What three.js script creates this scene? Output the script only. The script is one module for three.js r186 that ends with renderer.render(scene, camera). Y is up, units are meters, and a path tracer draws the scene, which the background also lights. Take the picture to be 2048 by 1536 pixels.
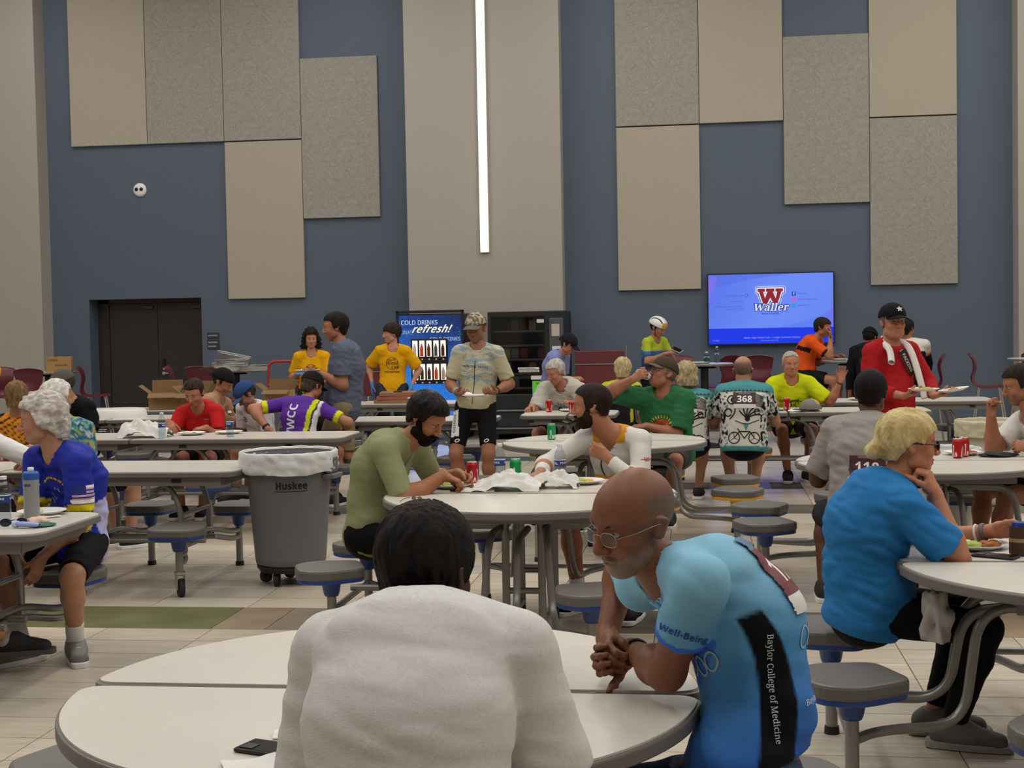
import * as THREE from 'three';
import { RoundedBoxGeometry } from 'three/addons/geometries/RoundedBoxGeometry.js';
import { mergeGeometries, mergeVertices, toCreasedNormals } from 'three/addons/utils/BufferGeometryUtils.js';
import { ImprovedNoise } from 'three/addons/math/ImprovedNoise.js';
import { RectAreaLightUniformsLib } from 'three/addons/lights/RectAreaLightUniformsLib.js';

// ---------- camera, exposure, lights ----------
const scene = new THREE.Scene();
const camera = new THREE.PerspectiveCamera(2 * Math.atan(768 / 2840) * 180 / Math.PI, 2048 / 1536, 0.05, 80);
camera.rotation.order = 'YXZ';
camera.position.set(0, 1.61, 0);
camera.rotation.set(-0.0415, 0.1355, -0.0187);
const renderer = new THREE.WebGLRenderer({ antialias: true });
renderer.toneMapping = THREE.LinearToneMapping;
renderer.toneMappingExposure = 1.0;
renderer.shadowMap.enabled = true;
RectAreaLightUniformsLib.init();
scene.background = new THREE.Color(0x0b0c0e);
const CEIL = 7.6;                       // underside of the ceiling
const LAMP_POWER = 14;                  // ceiling fixtures: radiance of the lit panel
const LAMP_COLOR = 0xfcfaf6;

// ---------- small helpers ----------
const D2R = Math.PI / 180;
const V = (x, y, z) => new THREE.Vector3(x, y, z);
let seed = 7;
const rnd = () => { seed = (seed * 1664525 + 1013904223) >>> 0; return seed / 4294967296; };
const rr = (a, b) => a + (b - a) * rnd();
const taken = {};
function numbered(n) { if (!(n in taken)) { taken[n] = 0; return n; } taken[n]++; return n + '_' + String(taken[n]).padStart(3, '0'); }
function lin(c) { return new THREE.Color(c); }
function mat(color, rough = 0.6, o = {}) { return new THREE.MeshStandardMaterial({ color, roughness: rough, ...o }); }
const pnoise = new ImprovedNoise();
const ns = (x, y, z) => pnoise.noise(x, y, z);
function shadows(o) { o.traverse(m => { if (m.isMesh) { m.castShadow = true; m.receiveShadow = true; } }); return o; }
function part(name, geo, m, parent) { const o = new THREE.Mesh(geo, m); o.name = name; o.castShadow = o.receiveShadow = true; parent.add(o); return o; }
function tag(o, label, category, group) { o.userData.label = label; o.userData.category = category; if (group) o.userData.group = group; return o; }
function thing(name, label, category, pos = [0, 0, 0], turn = 0, group) {
  const g = new THREE.Group(); g.name = numbered(name); g.position.set(...pos); g.rotation.y = turn; scene.add(g);
  return tag(g, label, category, group);
}
function single(name, label, category, geo, m, pos = [0, 0, 0], turn = 0, group) {
  const o = new THREE.Mesh(geo, m); o.name = numbered(name); o.position.set(...pos); o.rotation.y = turn; o.castShadow = o.receiveShadow = true; scene.add(o);
  return tag(o, label, category, group);
}
function struct(name, geo, m, pos = [0, 0, 0]) {
  const o = new THREE.Mesh(geo, m); o.name = name; o.position.set(...pos); o.castShadow = o.receiveShadow = true; o.userData.kind = 'structure'; scene.add(o); return o;
}
function copyOf(o, name, label, pos, turn, group) {
  const c = o.clone(); c.name = numbered(name); c.position.set(...pos); if (turn !== undefined) c.rotation.y = turn; c.userData = { ...o.userData, label }; if (group) c.userData.group = group; scene.add(c); return c;
}
const G = {
  clean(g) { const r = g.index ? g : g; for (const k of Object.keys(r.attributes)) if (!['position', 'normal', 'uv'].includes(k)) r.deleteAttribute(k); return r; },
  merge(list) { const l = list.map(g => { g = g.index ? g.toNonIndexed() : g; G.clean(g); if (!g.attributes.uv) g.setAttribute('uv', new THREE.BufferAttribute(new Float32Array(g.attributes.position.count * 2), 2)); return g; }); return mergeGeometries(l); },
  box(w, h, d, x = 0, y = 0, z = 0) { return new THREE.BoxGeometry(w, h, d).translate(x, y, z); },
  rbox(w, h, d, r = 0.01, x = 0, y = 0, z = 0, seg = 2) { return new RoundedBoxGeometry(w, h, d, seg, r).translate(x, y, z); },
  cyl(r0, r1, h, x = 0, y = 0, z = 0, n = 20) { return new THREE.CylinderGeometry(r1, r0, h, n).translate(x, y, z); },
  lathe(pts, n = 32, x = 0, y = 0, z = 0) { return new THREE.LatheGeometry(pts.map(p => new THREE.Vector2(p[0], p[1])), n).translate(x, y, z); },
  tube(pts, r, seg = 20, n = 8, tension = 0.5) { return new THREE.TubeGeometry(new THREE.CatmullRomCurve3(pts.map(p => V(...p)), false, 'catmullrom', tension), seg, r, n, false); },
  // polyline with rounded corners
  pipe(pts, r, bend = 0.06, n = 10) {
    const path = new THREE.CurvePath(); const P = pts.map(p => V(...p)); let last = P[0];
    for (let i = 1; i < P.length - 1; i++) {
      const a = P[i - 1], b = P[i], c = P[i + 1], t1 = Math.min(bend, a.distanceTo(b) * 0.49), t2 = Math.min(bend, b.distanceTo(c) * 0.49);
      const p1 = b.clone().add(a.clone().sub(b).setLength(t1)), p2 = b.clone().add(c.clone().sub(b).setLength(t2));
      if (last.distanceTo(p1) > 1e-4) path.add(new THREE.LineCurve3(last, p1)); path.add(new THREE.QuadraticBezierCurve3(p1, b, p2)); last = p2;
    }
    path.add(new THREE.LineCurve3(last, P[P.length - 1]));
    const L = path.getLength(); return new THREE.TubeGeometry(path, Math.max(8, Math.min(60, Math.round(L / 0.035) + P.length * 4)), r, n, false);
  },
  bar(a, b, r, n = 10) { const A = V(...a), B = V(...b), d = B.clone().sub(A), g = new THREE.CylinderGeometry(r, r, d.length(), n); g.applyQuaternion(new THREE.Quaternion().setFromUnitVectors(V(0, 1, 0), d.normalize())); return g.translate((A.x + B.x) / 2, (A.y + B.y) / 2, (A.z + B.z) / 2); },
  ext(shape, depth, bevel = 0, seg = 20) { return new THREE.ExtrudeGeometry(shape, { depth, bevelEnabled: bevel > 0, bevelThickness: bevel, bevelSize: bevel, bevelOffset: -bevel, bevelSegments: 2, curveSegments: seg }); },
};
function canvas(w, h, draw, o = {}) {
  const c = document.createElement('canvas'); c.width = w; c.height = h; const g = c.getContext('2d'); draw(g, w, h);
  const t = new THREE.CanvasTexture(c); t.colorSpace = o.data ? THREE.NoColorSpace : THREE.SRGBColorSpace; t.wrapS = t.wrapT = o.repeat ? THREE.RepeatWrapping : THREE.ClampToEdgeWrapping; t.anisotropy = 8; t.magFilter = THREE.LinearFilter; return t;
}
function noiseTex(n, f, o = {}) { // f(u,v) -> [r,g,b] in 0..255
  const d = new Uint8Array(n * n * 4); for (let j = 0; j < n; j++) for (let i = 0; i < n; i++) { const c = f(i / n, j / n, i, j); const k = (j * n + i) * 4; d[k] = c[0]; d[k + 1] = c[1]; d[k + 2] = c[2]; d[k + 3] = 255; }
  const t = new THREE.DataTexture(d, n, n); t.wrapS = t.wrapT = THREE.RepeatWrapping; t.magFilter = THREE.LinearFilter; t.minFilter = THREE.LinearMipmapLinearFilter; t.generateMipmaps = true; t.colorSpace = o.data ? THREE.NoColorSpace : THREE.SRGBColorSpace; t.needsUpdate = true; return t;
}
function tn(x, y, per, z = 0) { // tileable noise over [0,1) with integer frequency per
  const a = 2 * Math.PI, r = per / a; return ns(Math.cos(x * a) * r + 5, Math.sin(x * a) * r + 9 + Math.cos(y * a) * r, Math.sin(y * a) * r + z);
}
const hash2 = (i, j) => { let h = (i * 374761393 + j * 668265263) | 0; h = (h ^ (h >>> 13)) * 1274126177 | 0; return ((h ^ (h >>> 16)) >>> 0) / 4294967296; };
// ---------- the room ----------
const ZB = -20.9, ZP = -20.55;          // blue wall, front of the grey pilasters
const RX0 = -14, RX1 = 9, RZ1 = 5;      // side walls and the wall behind
const M = {};
function fabricTex(base, amp, spread, n = 256) {
  return noiseTex(n, (u, v, i, j) => { const a = hash2(i, j) - 0.5, b = hash2(i >> 1, (j >> 1) + 999) - 0.5, c = tn(u, v, 24) ; const k = amp * (a * 0.6 + b * 0.9 + c * 0.5), s = spread * (hash2(j * 3 + 1, i + 77) - 0.5); return base.map((x, q) => Math.max(0, Math.min(255, x + k * 100 + s * (q === 2 ? -40 : 40)))); });
}
{
  const wallGrain = noiseTex(256, (u, v, i, j) => { const k = 128 + 40 * (hash2(i, j) - 0.5) + 60 * tn(u, v, 30); return [k, k, k]; }, { data: true });
  const wg = (r) => { const t = wallGrain.clone(); t.repeat.set(r, r); t.needsUpdate = true; return t; };
  M.blueWall = mat(0x525e6d, 0.62, { bumpMap: wg(8), bumpScale: 0.0008 });
  M.greyWall = mat(0xa9a299, 0.66, { bumpMap: wg(8), bumpScale: 0.0008 });
  M.ceil = mat(0xd0d0ce, 0.9);
  M.sideWall = mat(0xb2aea8, 0.75);
  M.baseboard = mat(0x5a524a, 0.6);
  M.grout = mat(0x5d554a, 0.85);
}
// floor: wood-look porcelain tiles in a straight grid with bands of coloured tiles
const floor = struct('floor', G.box(RX1 - RX0, 0.1, RZ1 - ZB + 0.6, (RX0 + RX1) / 2, -0.0535, (RZ1 + ZB - 0.6) / 2), M.grout);
{
  const TW = 0.5945, TD = 0.29, X0 = 0.32, Z0 = -7.32, GAP = 0.0055;
  const wood = noiseTex(1024, (u, v, i, j) => {
    const streak = 0.5 * tn(u, v * 1, 6, 3) + 0.9 * ns(u * 7, v * 90, 1.3) + 0.5 * ns(u * 18, v * 230, 7.1), cloud = tn(u, v, 4, 11), fine = hash2(i, j) - 0.5;
    const k = 1 + 0.085 * streak + 0.08 * cloud + 0.03 * fine, warm = 0.03 * tn(u, v, 5, 31);
    return [200 * k * (1 + warm), 189 * k, 171 * k * (1 - warm)].map(x => Math.max(0, Math.min(255, x)));
  });
  const stone = noiseTex(256, (u, v, i, j) => { const k = 235 + 30 * tn(u, v, 10) + 16 * (hash2(i, j) - 0.5); return [k, k, k].map(x => Math.min(255, x)); });
  const woodMat = new THREE.MeshStandardMaterial({ map: wood, roughness: 0.3 });
  const woodTints = [1, 0.95, 0.9, 1.03].map(k => { const m = woodMat.clone(); m.color.setRGB(k, k * 0.992, k * 0.985); return m; });
  const cm = c => new THREE.MeshStandardMaterial({ map: stone, color: c, roughness: 0.32 });
  const C = { green: cm(0x77784f), grey: cm(0x6f6a64), tan: cm(0xa28d74), tan2: cm(0x978877), blue: cm(0x56646c), orange: cm(0xb4623f), dark: cm(0x5c5753), beige: cm(0xb3a48f) };
  const tileGeo = (w, d, uo, vo) => {
    const g = new THREE.BoxGeometry(w - GAP, 0.012, d - GAP), uv = g.attributes.uv, p = g.attributes.position;
    for (let i = 0; i < p.count; i++) uv.setXY(i, uo + p.getX(i) / 2.4, vo + p.getZ(i) / 2.4); return g;
  };
  // bands: [z of the near edge, [[x0, x1, colour], ...]]
  const bands = [
    [-7.32, [[-6.8, -5.6, 'tan'], [-5.6, -5.0, 'orange'], [-5.0, -3.86, 'dark'], [-3.86, -2.67, 'green'], [-2.67, -2.365, 'tan'], [-2.365, -1.48, 'tan2'], [-1.48, -0.58, 'beige'], [0.32, 0.62, 'grey'], [0.92, 2.1, 'tan'], [2.1, 2.7, 'blue']]],
    [-11.96, [[-8.1, -6.9, 'blue'], [-6.9, -5.7, 'tan'], [-5.7, -4.5, 'dark'], [-4.5, -3.9, 'orange'], [-3.9, -2.7, 'grey'], [-2.7, -1.5, 'tan2'], [-1.5, -0.58, 'beige'], [-0.58, -0.27, 'orange'], [-0.27, 0.62, 'grey'], [0.62, 1.5, 'grey'], [1.5, 2.7, 'green']]],
    [-13.7, [[0.02, 0.62, 'dark']]],
    [-16.6, [[-7, -5.8, 'green'], [-5.8, -4, 'tan'], [-4, -3.2, 'dark'], [-3.2, -2.0, 'blue'], [-2.0, -0.8, 'tan2'], [-0.8, 0.6, 'grey'], [0.6, 1.8, 'tan'], [1.8, 3.2, 'dark']]],
    [-2.68, [[-4, -2, 'grey'], [-2, -0.5, 'tan'], [-0.5, 1, 'blue'], [1, 3, 'green']]],
  ];
  const list = [];
  for (const [z, segs] of bands) for (const [a, b, c] of segs) list.push({ x: (a + b) / 2, z: z - TD, w: b - a, d: TD * 2, m: C[c] });
  const inBand = (x, z) => bands.some(([zz, segs]) => z < zz + 0.01 && z > zz - 2 * TD - 0.01 && segs.some(s => x > s[0] - 0.02 && x < s[1] + 0.02));
  for (let r = -43; r < 49; r++) for (let c = -24; c < 15; c++) {
    const x = X0 + (c + 0.5) * TW, z = Z0 - (r + 0.5) * TD;
    if (x < RX0 || x > RX1 || z < ZB || z > RZ1 || inBand(x, z)) continue;
    if (z > -0.6) { if (c % 3 || r % 3) continue; list.push({ x: x + TW, z: z - TD, w: TW * 3, d: TD * 3, m: woodTints[0] }); continue; } // behind the viewer: big slabs
    list.push({ x, z, w: TW, d: TD, m: woodTints[Math.floor(rnd() * 4)] });
  }
  camera.updateMatrixWorld(); const vm = camera.matrixWorldInverse.clone(), q = V(0, 0, 0), fy = 768 / 2840, fx = 1024 / 2840;
  for (const t of list) { q.set(t.x, 0, t.z).applyMatrix4(vm); const d = -q.z; t.s = d > 0.3 && Math.abs(q.x / d) < fx * 1.06 && Math.abs(q.y / d) < fy * 1.05 ? t.w * t.d / (d * d * d) : 0; }
  list.sort((a, b) => b.s - a.s);
  const rest = [], restBand = [];
  list.forEach((t, i) => {
    const g = tileGeo(t.w, t.d, rnd() * 3, rnd() * 3);
    if (i < 300 || !woodTints.includes(t.m)) { const o = part('tile', g, t.m, floor); o.position.set(t.x, -0.006, t.z); }
    else rest.push(g.translate(t.x, -0.006, t.z));
  });
  const o = part('far_tiles', G.merge(rest), woodTints[1], floor); o.userData.kind = 'stuff';
}
// back wall with the door niche, pilasters, side walls, ceiling
{
  const w = [];
  const H = CEIL + 0.3, zc = ZB - 0.3, dz = 0.6, nx0 = -9.42, nx1 = -7.62, ny = 2.12;
  w.push(G.box(nx0 - RX0, H, dz, (RX0 + nx0) / 2, H / 2, zc), G.box(RX1 - nx1, H, dz, (RX1 + nx1) / 2, H / 2, zc), G.box(nx1 - nx0, H - ny, dz, (nx0 + nx1) / 2, (H + ny) / 2, zc));
  struct('wall_back', G.merge(w), M.blueWall);
  struct('column_centre', G.rbox(4.31 - 2.03, H, 0.5, 0.008, -(4.31 + 2.03) / 2, H / 2, ZP - 0.25), M.greyWall);
  struct('column_left', G.rbox(14 - 10.02, H, 0.5, 0.008, -(14 + 10.02) / 2, H / 2, ZP - 0.25), M.greyWall);
  struct('column_right', G.rbox(RX1 - 4.33, H, 0.5, 0.008, (4.33 + RX1) / 2, H / 2, ZP - 0.25), M.greyWall);
  struct('wall_left', G.box(0.3, H, RZ1 - ZB + 0.6, RX0 - 0.15, H / 2, (RZ1 + ZB) / 2), M.sideWall);
  struct('wall_right', G.box(0.3, H, RZ1 - ZB + 0.6, RX1 + 0.15, H / 2, (RZ1 + ZB) / 2), M.sideWall);
  struct('wall_front', G.box(RX1 - RX0 + 0.6, H, 0.3, (RX0 + RX1) / 2, H / 2, RZ1 + 0.15), M.sideWall);
  struct('ceiling', G.box(RX1 - RX0 + 0.6, 0.3, RZ1 - ZB + 1.2, (RX0 + RX1) / 2, CEIL + 0.15, (RZ1 + ZB) / 2), M.ceil);
  const bb = [[-10.02, nx0], [nx1, -4.31], [-2.03, 4.33]].map(([a, b]) => G.box(b - a, 0.13, 0.016, (a + b) / 2, 0.065, ZB + 0.008));
  bb.push(G.box(2.28, 0.13, 0.016, -3.17, 0.065, ZP + 0.008), G.box(3.98, 0.13, 0.016, -12.01, 0.065, ZP + 0.008), G.box(RX1 - 4.33, 0.13, 0.016, (RX1 + 4.33) / 2, 0.065, ZP + 0.008));
  struct('baseboard_back', G.merge(bb), M.baseboard);
  // double door in its niche
  const dm = mat(0x2b2624, 0.45), fm = mat(0x2a2523, 0.5), chrome = mat(0xc9c6c0, 0.3, { metalness: 0.9 });
  const dz0 = ZB - 0.36;
  const door = struct('door_1', G.merge([G.box(0.06, ny, 0.1, nx0 + 0.12 + 0.03, ny / 2, dz0), G.box(0.05, ny, 0.1, nx1 - 0.025, ny / 2, dz0), G.box(1.8, 0.06, 0.1, -8.52, ny - 0.03, dz0), G.box(0.12, ny, 0.1, nx0 + 0.06, ny / 2, dz0)]), fm);
  const lw = (nx1 - nx0 - 0.17 - 0.06) / 2, xs = [nx0 + 0.18 + lw / 2, nx1 - 0.05 - lw / 2];
  xs.forEach((x, i) => {
    const leaf = part('door_leaf', G.rbox(lw - 0.006, ny - 0.07, 0.045, 0.004, x, (ny - 0.07) / 2 + 0.004, dz0 + 0.01), dm, door);
    if (i === 1) {
      part('keypad', G.rbox(0.045, 0.13, 0.03, 0.006, x - lw / 2 + 0.09, 1.12, dz0 + 0.05), mat(0x16161a, 0.3), leaf);
      part('handle', G.merge([G.cyl(0.028, 0.028, 0.03).rotateX(Math.PI / 2).translate(x - lw / 2 + 0.09, 0.96, dz0 + 0.05), G.rbox(0.14, 0.022, 0.022, 0.008, x - lw / 2 + 0.14, 0.96, dz0 + 0.075)]), chrome, leaf);
      part('lock', G.cyl(0.018, 0.018, 0.02).rotateX(Math.PI / 2).translate(x - lw / 2 + 0.09, 1.03, dz0 + 0.045), chrome, leaf);
    }
    part('door_closer', G.rbox(0.16, 0.05, 0.05, 0.006, x + lw / 2 - 0.14, ny - 0.13, dz0 + 0.06), mat(0x3a3532, 0.5), leaf);
  });
}
// acoustic panels
{
  const bt = fabricTex([172, 163, 147], 0.06, 0.1), st = fabricTex([152, 148, 139], 0.2, 0.2);
  bt.repeat.set(1.6, 1.6); st.repeat.set(1.1, 1.1);
  const beige = new THREE.MeshStandardMaterial({ map: bt, roughness: 0.95 }), speck = new THREE.MeshStandardMaterial({ map: st, roughness: 0.95 });
  const L = [-9.61, -8.385, -7.17, -5.965, -4.78], Rr = [-1.245, -0.04, 1.155, 2.36, 3.57];
  const Y = [[4.467, 6.85], [3.265, 5.66], [2.08, 4.455]];
  const list = [
    [L, 0, 0, beige, 'beige fabric acoustic panel, outermost of the top row above the double door'], [L, 1, 0, speck, 'speckled grey acoustic panel beside the beige one above the door camera'], [L, 2, 0, speck, 'speckled grey acoustic panel directly above a hanging beige panel, door side of wall'],
    [L, 3, 1, speck, 'speckled grey acoustic panel hanging lower, close to the drinks machine pilaster'], [L, 2, 2, beige, 'beige acoustic panel hanging lowest, above the volunteers in yellow'],
    [Rr, 0, 0, speck, 'speckled grey acoustic panel stacked over a beige one, right of the pilaster'], [Rr, 0, 2, beige, 'beige acoustic panel hanging just left of the screen'], [Rr, 1, 0, beige, 'beige acoustic panel high above the left half of the screen'],
    [Rr, 2, 1, speck, 'speckled grey acoustic panel hanging above the right half of the screen'], [Rr, 3, 0, beige, 'beige acoustic panel at the top, stacked over a speckled one at the wall end'], [Rr, 3, 2, speck, 'speckled grey acoustic panel hanging lowest, right of the screen'],
  ];
  for (const [xs, c, y, m, label] of list) {
    const w = xs[c + 1] - xs[c] - 0.008, h = Y[y][1] - Y[y][0] - 0.008, g = G.rbox(w, h, 0.05, 0.006);
    const uv = g.attributes.uv, p = g.attributes.position; for (let i = 0; i < uv.count; i++) uv.setXY(i, p.getX(i) + c * 0.37 + y * 0.21, p.getY(i));
    single('acoustic_panel', label, 'panel', g, m, [(xs[c] + xs[c + 1]) / 2, (Y[y][0] + Y[y][1]) / 2, ZB + 0.028], 0, 'fabric acoustic panels on the blue wall');
  }
}
// lights: the vertical strip on the pilaster and the ceiling fixtures
{
  const strip = thing('wall_light', 'tall narrow white light strip running up the grey pilaster', 'light', [-3.16, 2.675, ZP]);
  part('housing', G.box(0.13, CEIL - 2.68, 0.05, 0, (CEIL - 2.68) / 2, 0.025), mat(0xcfcac0, 0.5), strip);
  part('diffuser', G.rbox(0.112, CEIL - 2.7, 0.03, 0.008, 0, (CEIL - 2.7) / 2 + 0.005, 0.05), new THREE.MeshStandardMaterial({ color: 0xffffff, emissive: 0xfffaf0, emissiveIntensity: 3.2, roughness: 0.5 }), strip);
  const l = new THREE.RectAreaLight(0xfffaf0, 3.2, 0.112, CEIL - 2.75); l.position.set(0, (CEIL - 2.7) / 2, 0.075); l.rotation.y = Math.PI; strip.add(l);
  const em = new THREE.MeshStandardMaterial({ color: 0xffffff, emissive: LAMP_COLOR, emissiveIntensity: 2.5, roughness: 0.6 }), fr = mat(0xe4e2dd, 0.5);
  let k = 0; const ord = ['first', 'second', 'third', 'fourth'];
  for (const z of [-17.5, -12.2, -6.9, -1.6]) for (const x of [-9.8, -5.4, -1.0, 3.4, 7.2]) {
    const t = thing('ceiling_light', 'long white ceiling light over the dining hall, above the frame', 'light', [x, CEIL, z], 0, 'ceiling lights above the frame');
    part('frame', G.merge([G.box(0.62, 0.06, 3.22, 0, -0.03, 0)]), fr, t);
    part('diffuser', G.box(0.56, 0.012, 3.16, 0, -0.064, 0), em, t);
    const a = new THREE.RectAreaLight(LAMP_COLOR, LAMP_POWER, 0.56, 3.16); a.position.set(0, -0.075, 0); a.rotation.x = -Math.PI / 2; t.add(a); k++;
  }
}
// ---------- furniture ----------
{
  const lam = noiseTex(512, (u, v, i, j) => { const k = 1 + 0.012 * tn(u, v, 40) + 0.02 * (hash2(i, j) - 0.5) + 0.015 * tn(u, v, 3, 5); return [209 * k, 203 * k, 191 * k].map(x => Math.min(255, x)); });
  const smear = noiseTex(256, (u, v, i, j) => { const k = 82 + 9 * tn(u, v, 5, 2) + 5 * tn(u, v, 22) + 6 * (hash2(i, j) - 0.5); return [k, k, k]; }, { data: true });
  M.laminate = new THREE.MeshStandardMaterial({ map: lam, roughness: 1, roughnessMap: smear });
  M.edge = mat(0x6f6a65, 0.5);
  M.apron = mat(0x7b7670, 0.5);
  M.steel = mat(0x8f8c87, 0.38, { metalness: 0.55 });
  M.seat = mat(0x625e59, 0.45, { bumpMap: (() => { const t = smear.clone(); t.repeat.set(3, 3); t.needsUpdate = true; return t; })(), bumpScale: 0.0006 });
  M.seatBlue = mat(0x1f3f80, 0.4); M.seatYellow = mat(0xd9a017, 0.4);
  M.rubber = mat(0x1d1c1b, 0.7); M.chrome = mat(0xc4c2be, 0.22, { metalness: 0.95 });
  M.maroon = mat(0x5e1a26, 0.42); M.black = mat(0x141416, 0.5); M.white = mat(0xe9e7e2, 0.6);
}
function roundedPoly(pts, r) {
  const s = new THREE.Shape(), n = pts.length;
  for (let i = 0; i < n; i++) {
    const a = pts[(i + n - 1) % n], b = pts[i], c = pts[(i + 1) % n], R = Array.isArray(r) ? r[i] : r;
    const la = Math.hypot(a[0] - b[0], a[1] - b[1]), lc = Math.hypot(c[0] - b[0], c[1] - b[1]), t1 = Math.min(R, la * 0.49), t2 = Math.min(R, lc * 0.49);
    const p = [b[0] + (a[0] - b[0]) / la * t1, b[1] + (a[1] - b[1]) / la * t1], q = [b[0] + (c[0] - b[0]) / lc * t2, b[1] + (c[1] - b[1]) / lc * t2];
    i ? s.lineTo(p[0], p[1]) : s.moveTo(p[0], p[1]); s.quadraticCurveTo(b[0], b[1], q[0], q[1]);
  }
  s.closePath(); return s;
}
const flat = g => g.rotateX(-Math.PI / 2);   // shape in xy -> lies in xz, extruded upwards (shape y -> -z)
function worldUV(g, k = 1) { const p = g.attributes.position, uv = g.attributes.uv; for (let i = 0; i < p.count; i++) uv.setXY(i, p.getX(i) * k, p.getZ(i) * k); return g; }
const SEAT = (() => {  // built around the post: +z points away from the table
  const o = [[-0.185, 0.06], [-0.115, 0.175], [0.115, 0.175], [0.185, 0.06], [0.13, -0.16], [-0.13, -0.16]].map(p => [p[0], -p[1]]).reverse();
  const pad = flat(G.ext(roundedPoly(o, 0.06), 0.028, 0.012, 5)).translate(0, 0.388, 0);
  const base = flat(G.ext(roundedPoly(o.map(p => [p[0] * 0.975, p[1] * 0.975]), 0.06), 0.016, 0.006, 4)).translate(0, 0.364, 0);
  const socket = G.lathe([[0.001, 0.275], [0.034, 0.275], [0.04, 0.29], [0.052, 0.355], [0.085, 0.372], [0.001, 0.372]], 16);
  return { pad, base: G.merge([base, socket]), post: G.cyl(0.0235, 0.0235, 0.27, 0, 0.155, 0, 14), foot: G.cyl(0.03, 0.028, 0.03, 0, 0.015, 0, 14) };
})();
const CASTER = (() => ({
  fork: G.merge([G.cyl(0.035, 0.035, 0.012, 0, 0.145, 0, 14), G.rbox(0.008, 0.1, 0.05, 0.003, -0.024, 0.095, 0.015), G.rbox(0.008, 0.1, 0.05, 0.003, 0.024, 0.095, 0.015), G.rbox(0.056, 0.012, 0.06, 0.003, 0, 0.138, 0.01)]),
  wheel: G.cyl(0.055, 0.055, 0.03, 0, 0, 0, 20).rotateZ(Math.PI / 2).translate(0, 0.056, 0.02),
}))();
function stool(parent, x, z, turn, accent, caster = false) {
  const s = part('stool_seat', SEAT.pad, M.seat, parent); s.position.set(x, 0, z); s.rotation.y = turn;
  part('seat_base', SEAT.base, accent, s);
  part('post', SEAT.post, M.steel, s);
  if (caster) { const f = part('caster_fork', CASTER.fork, M.chrome, s); f.rotation.y = 0.6; const w = part('caster_wheel', CASTER.wheel, M.rubber, s); w.rotation.y = 0.6; s.children.find(c => c.name === 'post').scale.set(1, 0.6, 1); s.children.find(c => c.name === 'post').position.y = 0.115; }
  else part('rubber_foot', SEAT.foot, M.rubber, s);
  return s;
}
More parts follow.
